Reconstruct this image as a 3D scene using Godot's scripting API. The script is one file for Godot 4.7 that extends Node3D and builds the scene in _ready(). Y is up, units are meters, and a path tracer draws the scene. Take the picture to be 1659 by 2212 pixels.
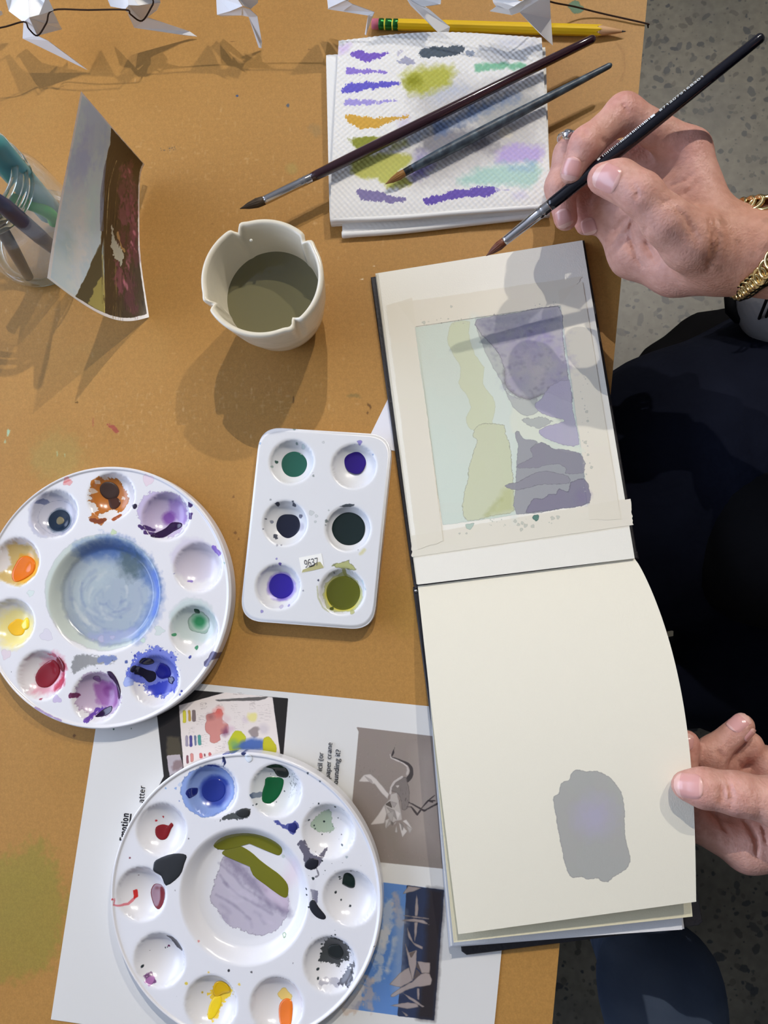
extends Node3D
# A watercolour table seen from above. World: y up, table top at y = 0, metres; the point under the lens is the origin.

const EYE := 0.501            # lens height above the table top
const FOC := 1660.0           # focal length, in pixels of a 1659 x 2212 frame
const FLOOR_Y := -0.73
var ax := Vector3.RIGHT       # the room's axes as the lens sees them (right, down, forward)
var ad := Vector3.BACK
var az := Vector3.UP
var names := {}
var nz := PackedByteArray()   # two tiling noise tables, 256 x 256
var nf := PackedByteArray()
var M := {}                   # shared materials
var rng := RandomNumberGenerator.new()


# ---------- placing ----------
func lens_axes() -> void:
	ad = Vector3(170.0, 194.0, FOC).normalized()
	ax = (Vector3.RIGHT - ad * ad.x).normalized()
	az = ax.cross(-ad)


func P(x: float, y: float, h := 0.0) -> Vector3:      # the point h millimetres above the table under a sight line
	var d := Vector3((x - 829.5) / FOC, (y - 1106.0) / FOC, 1.0)
	var t := (EYE - h * 0.001) / d.dot(ad)
	return Vector3(t * d.dot(ax), h * 0.001, t * d.dot(az))


func Q(x: float, y: float, h := 0.0) -> Vector2:
	var p := P(x, y, h)
	return Vector2(p.x, p.z)


func outline(flat: Array, at: Array, h := 0.0) -> PackedVector2Array:   # survey points -> plan of the table
	var r := PackedVector2Array()
	for i in range(0, flat.size(), 2):
		r.append(Q(at[0] + flat[i] * at[2], at[1] + flat[i + 1] * at[2], h))
	return r


func ring(cx: float, cy: float, r: float, at: Array, h := 0.0, n := 18, wob := 0.0) -> PackedVector2Array:
	var flat := []
	for i in n:
		var a := TAU * i / n
		var k := r * (1.0 + wob * sin(a * 3.0 + cx) + wob * 0.7 * sin(a * 5.0 + cy))
		flat.append_array([cx + cos(a) * k, cy + sin(a) * k])
	return outline(flat, at, h)


const PX := [0.0, 0.0, 1.0]


# ---------- naming ----------
func numbered(called: String) -> String:
	if not names.has(called):
		names[called] = 0
		return called
	names[called] += 1
	return "%s_%03d" % [called, names[called]]


func tag(o: Node, label: String, category: String, group := "") -> Node:
	o.set_meta("label", label)
	o.set_meta("category", category)
	if group:
		o.set_meta("group", group)
	return o


func thing(called: String, label: String, category: String, at := Vector3.ZERO, group := "") -> Node3D:
	var o := Node3D.new()
	o.name = numbered(called)
	o.position = at
	add_child(o)
	tag(o, label, category, group)
	return o


# a mesh whose vertices are given in the room's axes; under a parent it is moved into the parent's axes
func put(called: String, mesh: Mesh, mat: Material, parent: Node3D = null) -> MeshInstance3D:
	var o := MeshInstance3D.new()
	o.mesh = mesh
	o.material_override = mat
	if parent == null:
		o.name = numbered(called)
		add_child(o)
	else:
		o.name = called
		parent.add_child(o, true)
		var where := Vector3.ZERO
		var n: Node = parent
		while n is Node3D and n != self:
			where += n.position
			n = n.get_parent()
		o.position = -where
	return o


func struct(called: String, mesh: Mesh, mat: Material, parent: Node3D = null) -> MeshInstance3D:
	var o := put(called, mesh, mat, parent)
	if parent == null:
		o.set_meta("kind", "structure")
	return o


# ---------- meshes ----------
func begin() -> SurfaceTool:
	var st := SurfaceTool.new()
	st.begin(Mesh.PRIMITIVE_TRIANGLES)
	st.set_smooth_group(0)
	return st


func done(st: SurfaceTool) -> ArrayMesh:
	st.generate_normals()
	return st.commit()


func tri(st: SurfaceTool, a: Vector3, b: Vector3, c: Vector3) -> void:   # a, b, c run counter-clockwise seen from outside
	st.add_vertex(a)
	st.add_vertex(c)
	st.add_vertex(b)


func quad(st: SurfaceTool, a: Vector3, b: Vector3, c: Vector3, d: Vector3) -> void:
	tri(st, a, b, c)
	tri(st, a, c, d)


func box(st: SurfaceTool, lo: Vector3, hi: Vector3, t := Transform3D()) -> void:
	st.set_smooth_group(-1)
	var p := []
	for i in 8:
		p.append(t * Vector3(hi.x if i & 1 else lo.x, hi.y if i & 2 else lo.y, hi.z if i & 4 else lo.z))
	for f in [[4, 5, 7, 6], [1, 0, 2, 3], [5, 1, 3, 7], [0, 4, 6, 2], [6, 7, 3, 2], [0, 1, 5, 4]]:
		quad(st, p[f[0]], p[f[1]], p[f[2]], p[f[3]])


func area2(poly: PackedVector2Array) -> float:
	var s := 0.0
	for i in poly.size():
		var a := poly[i]
		var b := poly[(i + 1) % poly.size()]
		s += a.x * b.y - b.x * a.y
	return s * 0.5


# a plan outline between two heights, with a chamfered upper edge
func slab(st: SurfaceTool, plan: PackedVector2Array, y0: float, y1: float, cham := 0.0) -> void:
	var poly := plan.duplicate()
	if area2(poly) > 0.0:
		poly.reverse()
	var n := poly.size()
	var top := poly
	if cham > 0.0:
		var shrunk := Geometry2D.offset_polygon(poly, -cham)
		if shrunk.size() == 1 and shrunk[0].size() == n:
			top = PackedVector2Array()
			for p in poly:
				var best: Vector2 = shrunk[0][0]
				for q in shrunk[0]:
					if q.distance_squared_to(p) < best.distance_squared_to(p):
						best = q
				top.append(best)
	st.set_smooth_group(-1)
	var ids := Geometry2D.triangulate_polygon(top)
	for i in range(0, ids.size(), 3):
		var a := top[ids[i]]
		var b := top[ids[i + 1]]
		var c := top[ids[i + 2]]
		var v := [Vector3(a.x, y1, a.y), Vector3(b.x, y1, b.y), Vector3(c.x, y1, c.y)]
		if (v[1] - v[0]).cross(v[2] - v[0]).y < 0.0:
			v.reverse()
		tri(st, v[0], v[1], v[2])
		tri(st, Vector3(v[0].x, y0, v[0].z), Vector3(v[2].x, y0, v[2].z), Vector3(v[1].x, y0, v[1].z))
	var ym := y1 - cham
	for i in n:
		var a := poly[i]
		var b := poly[(i + 1) % n]
		quad(st, Vector3(a.x, y0, a.y), Vector3(b.x, y0, b.y), Vector3(b.x, ym, b.y), Vector3(a.x, ym, a.y))
		if cham > 0.0:
			var c := top[i]
			var d := top[(i + 1) % n]
			quad(st, Vector3(a.x, ym, a.y), Vector3(b.x, ym, b.y), Vector3(d.x, y1, d.y), Vector3(c.x, y1, c.y))


# a round bar along a path, one radius per point, closed at both ends
func tube(st: SurfaceTool, path: PackedVector3Array, rad: Array, seg := 14, squash := 1.0, loop := false) -> void:
	st.set_smooth_group(0)
	var n := path.size()
	var up := Vector3.UP
	var rings := []
	for i in n:
		var f := path[(i + 1) % n] - path[i] if loop or i < n - 1 else path[i] - path[i - 1]
		if i > 0 or loop:
			var back := path[i] - path[(i - 1 + n) % n]
			if back.length() > 1e-7 and f.length() > 1e-7:
				f = f.normalized() + back.normalized()
			elif f.length() <= 1e-7:
				f = back
		f = f.normalized()
		if absf(f.dot(up)) > 0.97:
			up = Vector3.BACK if absf(f.z) < 0.9 else Vector3.RIGHT
		var s := f.cross(up).normalized()
		var u := s.cross(f).normalized()
		var ringpts := PackedVector3Array()
		for k in seg:
			var a := TAU * k / seg
			ringpts.append(path[i] + (s * cos(a) + u * sin(a) * squash) * float(rad[mini(i, rad.size() - 1)]))
		rings.append(ringpts)
		up = u
	for i in (n if loop else n - 1):
		for k in seg:
			var j := (k + 1) % seg
			var a: PackedVector3Array = rings[i]
			var b: PackedVector3Array = rings[(i + 1) % n]
			quad(st, a[k], b[k], b[j], a[j])
	if not loop:
		for k in seg:
			var j := (k + 1) % seg
			tri(st, path[0], rings[0][k], rings[0][j])
			tri(st, path[n - 1], rings[n - 1][j], rings[n - 1][k])


# a profile of [radius, along] turned about the line from a to b (along runs 0..1)
func turned(st: SurfaceTool, a: Vector3, b: Vector3, prof: Array, seg := 18) -> void:
	var path := PackedVector3Array()
	var rad := []
	for p in prof:
		path.append(a.lerp(b, p[1]))
		rad.append(p[0])
	tube(st, path, rad, seg)


# a sheet given by a function of (u, v), thickened downwards
func sheet(st: SurfaceTool, nu: int, nv: int, f: Callable, uvf: Callable, thick := 0.0) -> void:
	st.set_smooth_group(0)
	var g := []
	for i in nu + 1:
		var row := PackedVector3Array()
		for j in nv + 1:
			row.append(f.call(float(i) / nu, float(j) / nv))
		g.append(row)
	for i in nu:
		for j in nv:
			var q := [g[i][j], g[i][j + 1], g[i + 1][j + 1], g[i + 1][j]]
			for k in [0, 2, 1, 0, 3, 2]:
				st.set_uv(uvf.call(q[k]))
				st.add_vertex(q[k])
			if thick > 0.0:
				for k in [0, 1, 2, 0, 2, 3]:
					st.set_uv(uvf.call(q[k]))
					st.add_vertex(q[k] - Vector3(0, thick, 0))
	if thick > 0.0:
		st.set_smooth_group(-1)
		var rim := PackedVector3Array()
		for j in nv:
			rim.append(g[0][j])
		for i in nu:
			rim.append(g[i][nv])
		for j in nv:
			rim.append(g[nu][nv - j])
		for i in nu:
			rim.append(g[nu - i][0])
		for i in rim.size():
			var a := rim[i]
			var b := rim[(i + 1) % rim.size()]
			var c := b - Vector3(0, thick, 0)
			var d := a - Vector3(0, thick, 0)
			for p in [a, b, c, a, c, d]:
				st.set_uv(uvf.call(p))
				st.add_vertex(p)


# ---------- materials ----------
func rgb(r: int, g: int, b: int) -> Color:
	return Color(r / 255.0, g / 255.0, b / 255.0)


func mat(c: Color, rough := 0.6, metal := 0.0, spec := 0.5) -> StandardMaterial3D:
	var m := StandardMaterial3D.new()
	m.albedo_color = c
	m.roughness = rough
	m.metallic = metal
	m.metallic_specular = spec
	return m


func noise(freq: float, seed_: int, oct := 3, kind := FastNoiseLite.TYPE_SIMPLEX_SMOOTH) -> FastNoiseLite:
	var n := FastNoiseLite.new()
	n.noise_type = kind
	n.seed = seed_
	n.frequency = freq
	n.fractal_octaves = oct
	return n


func grain_tex(freq: float, seed_: int, lo: Color, hi: Color, side := 256, oct := 4) -> ImageTexture:
	var im := noise(freq, seed_, oct).get_seamless_image(side, side)
	im.convert(Image.FORMAT_RGB8)
	var d := im.get_data()
	for i in side * side:
		var t := d[i * 3] / 255.0
		var c := lo.lerp(hi, t)
		d[i * 3] = int(c.r * 255.0)
		d[i * 3 + 1] = int(c.g * 255.0)
		d[i * 3 + 2] = int(c.b * 255.0)
	return ImageTexture.create_from_image(Image.create_from_data(side, side, false, Image.FORMAT_RGB8, d))


func triplanar(m: StandardMaterial3D, scale: float) -> StandardMaterial3D:
	m.uv1_triplanar = true
	m.uv1_world_triplanar = true
	m.uv1_scale = Vector3(scale, scale, scale)
	return m


func bump(m: StandardMaterial3D, freq: float, seed_: int, cm: float, side := 256) -> StandardMaterial3D:
	m.heightmap_enabled = true
	m.heightmap_texture = grain_tex(freq, seed_, Color.BLACK, Color.WHITE, side, 3)
	m.heightmap_scale = cm
	return m


# ---------- pigment on a plan: a picture of a rectangle of the table, drawn in room coordinates ----------
class Canvas:
	var w := 0
	var h := 0
	var x0 := 0.0
	var z0 := 0.0
	var s := 4000.0
	var d := PackedByteArray()
	var n1 := PackedByteArray()
	var n2 := PackedByteArray()

	func _init(lo: Vector2, hi: Vector2, per_metre: float, base: Color, a: PackedByteArray, b: PackedByteArray) -> void:
		s = per_metre
		x0 = lo.x
		z0 = lo.y
		w = int(ceil((hi.x - lo.x) * s))
		h = int(ceil((hi.y - lo.y) * s))
		n1 = a
		n2 = b
		var im := Image.create(w, h, false, Image.FORMAT_RGB8)
		im.fill(base)
		d = im.get_data()

	func uv(p: Vector3) -> Vector2:
		return Vector2((p.x - x0) * s / w, (p.z - z0) * s / h)

	# closed: fill; open: a stroke of half-width wide. Lengths in millimetres.
	func blob(pts: PackedVector2Array, col: Color, a := 1.0, o := {}) -> void:
		var soft: float = maxf(o.get("soft", 0.3), 0.02) * 0.001 * s
		var wob: float = o.get("wob", 0.5) * 0.001 * s
		var edge: float = o.get("edge", 0.0)
		var ew: float = o.get("ew", 0.6) * 0.001 * s
		var mott: float = o.get("mott", 0.0)
		var wide: float = o.get("wide", 0.0) * 0.001 * s
		var open := wide > 0.0
		var nsc: float = o.get("nsc", 1.0) * 900.0 / s
		var msc: float = o.get("msc", 1.0) * 260.0 / s
		var c2: Color = o.get("c2", col)
		if not open and pts.size() > 7 and not o.get("hard", false):     # rounded outline
			var fine := PackedVector2Array()
			var m := pts.size()
			for i in m:
				fine.append(pts[i])
				fine.append(pts[i].cubic_interpolate(pts[(i + 1) % m], pts[(i - 1 + m) % m], pts[(i + 2) % m], 0.5))
			pts = fine
		if open:
			wob = minf(wob, wide * 0.8)
		var n := pts.size()
		var q := PackedVector2Array()
		var lo := Vector2(1e9, 1e9)
		var hi := -lo
		for p in pts:
			var v := Vector2((p.x - x0) * s, (p.y - z0) * s)
			q.append(v)
			lo = lo.min(v)
			hi = hi.max(v)
		var mg := wob + soft + wide + 2.0
		var ix0 := maxi(0, int(lo.x - mg))
		var iy0 := maxi(0, int(lo.y - mg))
		var ix1 := mini(w - 1, int(hi.x + mg) + 1)
		var iy1 := mini(h - 1, int(hi.y + mg) + 1)
		if ix1 < ix0 or iy1 < iy0:
			return
		var G := 3
		var gw := (ix1 - ix0) / G + 2
		var gh := (iy1 - iy0) / G + 2
		var f := PackedFloat32Array()
		f.resize(gw * gh)
		for gy in gh:
			for gx in gw:
				var p := Vector2(ix0 + gx * G, iy0 + gy * G)
				var best := 1e12
				var inside := false
				for i in (n - 1 if open else n):
					var a0 := q[i]
					var b0 := q[(i + 1) % n]
					var e := b0 - a0
					var r := p - a0
					var t := clampf(r.dot(e) / maxf(e.dot(e), 1e-9), 0.0, 1.0)
					best = minf(best, (r - e * t).length_squared())
					if not open and ((a0.y > p.y) != (b0.y > p.y)) and p.x < e.x * (p.y - a0.y) / e.y + a0.x:
						inside = not inside
				var dist := sqrt(best)
				f[gy * gw + gx] = dist - wide if open else (-dist if inside else dist)
		var cr := col.r * 255.0
		var cg := col.g * 255.0
		var cb := col.b * 255.0
		var dr := c2.r * 255.0 - cr
		var dg := c2.g * 255.0 - cg
		var db := c2.b * 255.0 - cb
		for y in range(iy0, iy1 + 1):
			var gy := (y - iy0) / G
			var fy := float((y - iy0) % G) / G
			var row := gy * gw
			var ny := (int(y * nsc) & 255) * 256
			var ny2 := (int(y * nsc * 4.3 + 19.0) & 255) * 256
			var my := (int(y * msc + 77.0) & 255) * 256
			for x in range(ix0, ix1 + 1):
				var gx := (x - ix0) / G
				var fx := float((x - ix0) % G) / G
				var k := row + gx
				var up := f[k] + (f[k + 1] - f[k]) * fx
				var dn := f[k + gw] + (f[k + gw + 1] - f[k + gw]) * fx
				var dd := up + (dn - up) * fy
				if dd > mg:
					continue
				dd += ((n1[ny + (int(x * nsc) & 255)] - 128) * 0.6 + (n1[ny2 + (int(x * nsc * 4.3 + 31.0) & 255)] - 128) * 0.55) * wob * 0.014
				var al := 0.5 - dd / soft
				if al <= 0.0:
					continue
				al = minf(al, 1.0) * a
				var mm := n2[my + (int(x * msc) & 255)] / 255.0
				if mott > 0.0:
					al *= 1.0 - mott * mm
				var dk := 1.0
				if edge > 0.0 and dd > -ew:
					dk = 1.0 - edge * clampf((dd + ew) / ew, 0.0, 1.0)
				var i := (y * w + x) * 3
				d[i] = clampi(int(d[i] + ((cr + dr * mm) * dk - d[i]) * al), 0, 255)
				d[i + 1] = clampi(int(d[i + 1] + ((cg + dg * mm) * dk - d[i + 1]) * al), 0, 255)
				d[i + 2] = clampi(int(d[i + 2] + ((cb + db * mm) * dk - d[i + 2]) * al), 0, 255)

	func spots(at: Vector2, spread: Vector2, count: int, r0: float, r1: float, col: Color, r: RandomNumberGenerator, a := 1.0) -> void:
		for i in count:
			var p := at + Vector2(r.randf_range(-1, 1) * spread.x, r.randf_range(-1, 1) * spread.y) * 0.001
			var rad := lerpf(r0, r1, pow(r.randf(), 3.0)) * 0.001
			var pts := PackedVector2Array()
			for k in 7:
				pts.append(p + Vector2.from_angle(TAU * k / 7) * rad * r.randf_range(0.7, 1.3))
			blob(pts, col, a, {"wob": 0.0, "soft": 0.25})

	# fine speckle over everything
	func speckle(amount: float, scale: float) -> void:
		for y in h:
			var ny := (int(y * scale) & 255) * 256
			for x in w:
				var k := 1.0 + (n1[ny + (int(x * scale) & 255)] - 128) * amount / 128.0
				var i := (y * w + x) * 3
				d[i] = clampi(int(d[i] * k), 0, 255)
				d[i + 1] = clampi(int(d[i + 1] * k), 0, 255)
				d[i + 2] = clampi(int(d[i + 2] * k), 0, 255)

	func tex() -> ImageTexture:
		return ImageTexture.create_from_image(Image.create_from_data(w, h, false, Image.FORMAT_RGB8, d))


func canvas(lo: Vector2, hi: Vector2, per_metre: float, base: Color) -> Canvas:
	return Canvas.new(lo, hi, per_metre, base, nz, nf)


func painted(c: Canvas, rough := 0.6, spec := 0.5) -> StandardMaterial3D:
	var m := mat(Color.WHITE, rough, 0.0, spec)
	m.albedo_texture = c.tex()
	m.texture_repeat = false
	return m


# ---------- soft bodies: tapered capsules joined by a smooth minimum, meshed as surface nets ----------
# bones: [a, b, ra, rb, blend]; cuts: grooves; tint(p) gives the vertex colour (linear)
var F_f := PackedFloat32Array()
var F_lo := Vector3.ZERO
var F_n := Vector3i.ZERO
var F_cell := 0.002


func skin_hit(x: float, y: float) -> Vector3:              # where a sight line first meets the body last laid out
	var o := Vector3(0, EYE, 0)
	var d := (P(x, y, 0.0) - o).normalized()
	var t := maxf(0.0, (EYE - F_lo.y - F_n.y * F_cell) / -d.y)
	var last := 1.0
	while t < 1.6:
		var p := o + d * t
		var g := (p - F_lo) / F_cell
		if g.y < 0.0:
			break
		var ix := int(g.x)
		var iy := int(g.y)
		var iz := int(g.z)
		if g.x >= 0.0 and g.z >= 0.0 and ix < F_n.x - 1 and iy < F_n.y - 1 and iz < F_n.z - 1:
			var v := field(g)
			if v < 0.0:
				return p + d * (v if last > 0.5 else F_cell * 0.5 * v / maxf(last - v, 1e-9))
			last = v
		t += F_cell * 0.5
	return Vector3(0, -9, 0)


func field(g: Vector3) -> float:
	var ix := clampi(int(g.x), 0, F_n.x - 2)
	var iy := clampi(int(g.y), 0, F_n.y - 2)
	var iz := clampi(int(g.z), 0, F_n.z - 2)
	var fx := g.x - ix
	var fy := g.y - iy
	var fz := g.z - iz
	var sx := F_n.y * F_n.z
	var sy := F_n.z
	var i := ix * sx + iy * sy + iz
	var a := lerpf(lerpf(F_f[i], F_f[i + 1], fz), lerpf(F_f[i + sy], F_f[i + sy + 1], fz), fy)
	var b := lerpf(lerpf(F_f[i + sx], F_f[i + sx + 1], fz), lerpf(F_f[i + sx + sy], F_f[i + sx + sy + 1], fz), fy)
	return lerpf(a, b, fx)


func skin_normal(p: Vector3) -> Vector3:
	var g := (p - F_lo) / F_cell
	var e := 1.2
	return Vector3(field(g + Vector3(e, 0, 0)) - field(g - Vector3(e, 0, 0)), field(g + Vector3(0, e, 0)) - field(g - Vector3(0, e, 0)), field(g + Vector3(0, 0, e)) - field(g - Vector3(0, 0, e))).normalized()


func carve(q: Vector3, r: float) -> void:
	var g := (q - F_lo) / F_cell
	var m := int((r + 0.0016) / F_cell) + 2
	var sx := F_n.y * F_n.z
	var kk := 0.0016
	for ix in range(maxi(0, int(g.x) - m), mini(F_n.x, int(g.x) + m + 1)):
		for iy in range(maxi(0, int(g.y) - m), mini(F_n.y, int(g.y) + m + 1)):
			for iz in range(maxi(0, int(g.z) - m), mini(F_n.z, int(g.z) + m + 1)):
				var dd := r - (F_lo + Vector3(ix, iy, iz) * F_cell).distance_to(q)
				var i := ix * sx + iy * F_n.z + iz
				var h := maxf(kk - absf(F_f[i] - dd), 0.0) / kk
				F_f[i] = maxf(F_f[i], dd) + h * h * kk * 0.25


func flesh(st: SurfaceTool, bones: Array, cell: float, k: float, cuts: Array, tint: Callable, lim := AABB()) -> void:
	var lo := Vector3(1e9, 1e9, 1e9)
	var hi := -lo
	for b in bones:
		var r: float = maxf(b[2], b[3]) + cell * 2.5
		lo = lo.min(b[0] - Vector3(r, r, r)).min(b[1] - Vector3(r, r, r))
		hi = hi.max(b[0] + Vector3(r, r, r)).max(b[1] + Vector3(r, r, r))
	if lim.size.x > 0.0:
		lo = lo.max(lim.position)
		hi = hi.min(lim.end)
	var nx := int((hi.x - lo.x) / cell) + 2
	var ny := int((hi.y - lo.y) / cell) + 2
	var nzz := int((hi.z - lo.z) / cell) + 2
	var f := PackedFloat32Array()
	f.resize(nx * ny * nzz)
	f.fill(1.0)
	var sx := ny * nzz
	for b in bones:
		var a0: Vector3 = b[0]
		var e: Vector3 = b[1] - a0
		var ra: float = b[2]
		var rb: float = b[3]
		var kk: float = b[4] if b.size() > 4 else k
		var ee := maxf(e.length_squared(), 1e-12)
		var m := maxf(ra, rb) + kk + cell * 2.0
		var l0 := (a0.min(b[1]) - Vector3(m, m, m) - lo) / cell
		var l1 := (a0.max(b[1]) + Vector3(m, m, m) - lo) / cell
		for ix in range(maxi(0, int(l0.x)), mini(nx, int(l1.x) + 2)):
			for iy in range(maxi(0, int(l0.y)), mini(ny, int(l1.y) + 2)):
				var o := ix * sx + iy * nzz
				var p := Vector3(lo.x + ix * cell, lo.y + iy * cell, 0.0)
				for iz in range(maxi(0, int(l0.z)), mini(nzz, int(l1.z) + 2)):
					p.z = lo.z + iz * cell
					var v := p - a0
					var t := clampf(v.dot(e) / ee, 0.0, 1.0)
					var dd := (v - e * t).length() - (ra + (rb - ra) * t)
					if dd > m:
						continue
					var g := f[o + iz]
					var hh := maxf(kk - absf(g - dd), 0.0) / kk
					f[o + iz] = minf(g, dd) - hh * hh * kk * 0.25
	F_f = f
	F_lo = lo
	F_n = Vector3i(nx, ny, nzz)
	F_cell = cell
	for c in cuts:                                        # creases follow the skin: [survey points, radius mm, fade at the ends]
		var line: Array = c[0]
		var steps := 0
		for i in range(0, line.size() - 2, 2):
			steps += int(Vector2(line[i + 2] - line[i], line[i + 3] - line[i + 1]).length() / 2.2) + 1
		var done_ := 0
		for i in range(0, line.size() - 2, 2):
			var m := int(Vector2(line[i + 2] - line[i], line[i + 3] - line[i + 1]).length() / 2.2) + 1
			for s in m:
				var t := float(s) / m
				var q := skin_hit(lerpf(line[i], line[i + 2], t), lerpf(line[i + 1], line[i + 3], t))
				done_ += 1
				if q.y < -5.0:
					continue
				var ff := sin(PI * clampf(float(done_) / steps, 0.04, 0.96))
				var r: float = float(c[1]) * 0.001 * (0.45 + 0.55 * ff)
				carve(q, r)
	f = F_f
	var verts := PackedVector3Array()
	var at := PackedInt32Array()
	at.resize(f.size())
	at.fill(-1)
	var co := [0, sx, nzz, nzz + sx, 1, sx + 1, nzz + 1, nzz + sx + 1]
	var eg := [[0, 1], [2, 3], [4, 5], [6, 7], [0, 2], [1, 3], [4, 6], [5, 7], [0, 4], [1, 5], [2, 6], [3, 7]]
	for ix in nx - 1:
		for iy in ny - 1:
			var o := ix * sx + iy * nzz
			for iz in nzz - 1:
				var i := o + iz
				var f0 := f[i]
				if f0 > cell * 2.0:
					continue
				var s := int(f0 < 0.0) + int(f[i + sx] < 0.0) + int(f[i + nzz] < 0.0) + int(f[i + nzz + sx] < 0.0) + int(f[i + 1] < 0.0) + int(f[i + sx + 1] < 0.0) + int(f[i + nzz + 1] < 0.0) + int(f[i + nzz + sx + 1] < 0.0)
				if s == 0 or s == 8:
					continue
				var sum := Vector3.ZERO
				var cnt := 0
				for q in eg:
					var u := f[i + co[q[0]]]
					var v := f[i + co[q[1]]]
					if (u < 0.0) != (v < 0.0):
						var t := u / (u - v)
						var c0 := Vector3(q[0] & 1, (q[0] >> 1) & 1, q[0] >> 2)
						var c1 := Vector3(q[1] & 1, (q[1] >> 1) & 1, q[1] >> 2)
						sum += c0.lerp(c1, t)
						cnt += 1
				at[i] = verts.size()
				verts.append(lo + (Vector3(ix, iy, iz) + sum / cnt) * cell)
	var nrm := PackedVector3Array()
	nrm.resize(verts.size())
	var tris := PackedInt32Array()
	for ix in range(1, nx - 1):
		for iy in range(1, ny - 1):
			for iz in range(1, nzz - 1):
				var i := ix * sx + iy * nzz + iz
				var a := f[i] < 0.0
				for axis in 3:
					var step: int = [sx, nzz, 1][axis]
					if a == (f[i + step] < 0.0):
						continue
					var u: int = [nzz, 1, sx][axis]
					var v: int = [1, sx, nzz][axis]
					var q := [at[i - u - v], at[i - v], at[i], at[i - u]]
					if q[0] < 0 or q[1] < 0 or q[2] < 0 or q[3] < 0:
						continue
					if a:
						q = [q[0], q[3], q[2], q[1]]
					for z in [0, 1, 2, 0, 2, 3]:
						tris.append(q[z])
	for i in range(0, tris.size(), 3):
		var g := (verts[tris[i + 2]] - verts[tris[i]]).cross(verts[tris[i + 1]] - verts[tris[i]])
		for z in 3:
			nrm[tris[i + z]] += g
	for i in tris.size():
		var v := verts[tris[i]]
		st.set_normal(nrm[tris[i]].normalized())
		st.set_color(tint.call(v))
		st.add_vertex(v)


func _ready() -> void:
	lens_axes()
	# ----- camera -----
	var cam := Camera3D.new()
	cam.name = "camera"
	cam.fov = rad_to_deg(2.0 * atan(1106.0 / FOC))
	cam.near = 0.02
	cam.far = 30.0
	cam.transform = Transform3D(Basis(Vector3(ax.x, -ad.x, az.x), -Vector3(ax.y, -ad.y, az.y), -Vector3(ax.z, -ad.z, az.z)), Vector3(0, EYE, 0))
	add_child(cam)
	cam.current = true
	# ----- sky beyond the window, exposure -----
	var env := Environment.new()
	env.background_mode = Environment.BG_COLOR
	env.background_color = rgb(205, 222, 250)
	env.background_energy_multiplier = 1.0
	env.tonemap_mode = Environment.TONE_MAPPER_LINEAR
	env.tonemap_exposure = 1.0
	env.sdfgi_enabled = true
	env.ssao_enabled = true
	env.ssil_enabled = true
	var we := WorldEnvironment.new()
	we.name = "world"
	we.environment = env
	add_child(we)
	# ----- daylight through the window on the left -----
	var day := AreaLight3D.new()
	day.name = "window_daylight"
	day.area_size = Vector2(2.7, 1.5)
	day.light_color = rgb(208, 222, 252)
	day.light_energy = 7.4
	day.shadow_enabled = true
	day.position = Vector3(-2.3, 0.95, -0.4)
	day.rotation = Vector3(0, -PI / 2, 0)
	add_child(day)

	rng.seed = 11
	nz = noise(0.045, 5, 3).get_seamless_image(256, 256).get_data()
	nf = noise(0.014, 9, 4).get_seamless_image(256, 256).get_data()
	setting()
	table()
	handout()
	sketchbook()
	round_palette_one()
	round_palette_two()
	tray()
	cup()
	jar()
	photo_card()
	towel()
	brushes()
	pencil()
	cranes()
	painter()
	neighbour()


# ---------- the room ----------
const LAMPS := [[0.14, 1.72, -1.47, 21.5], [0.81, 1.70, -1.62, 3.8], [1.18, 1.70, -1.74, 3.5]]

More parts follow.
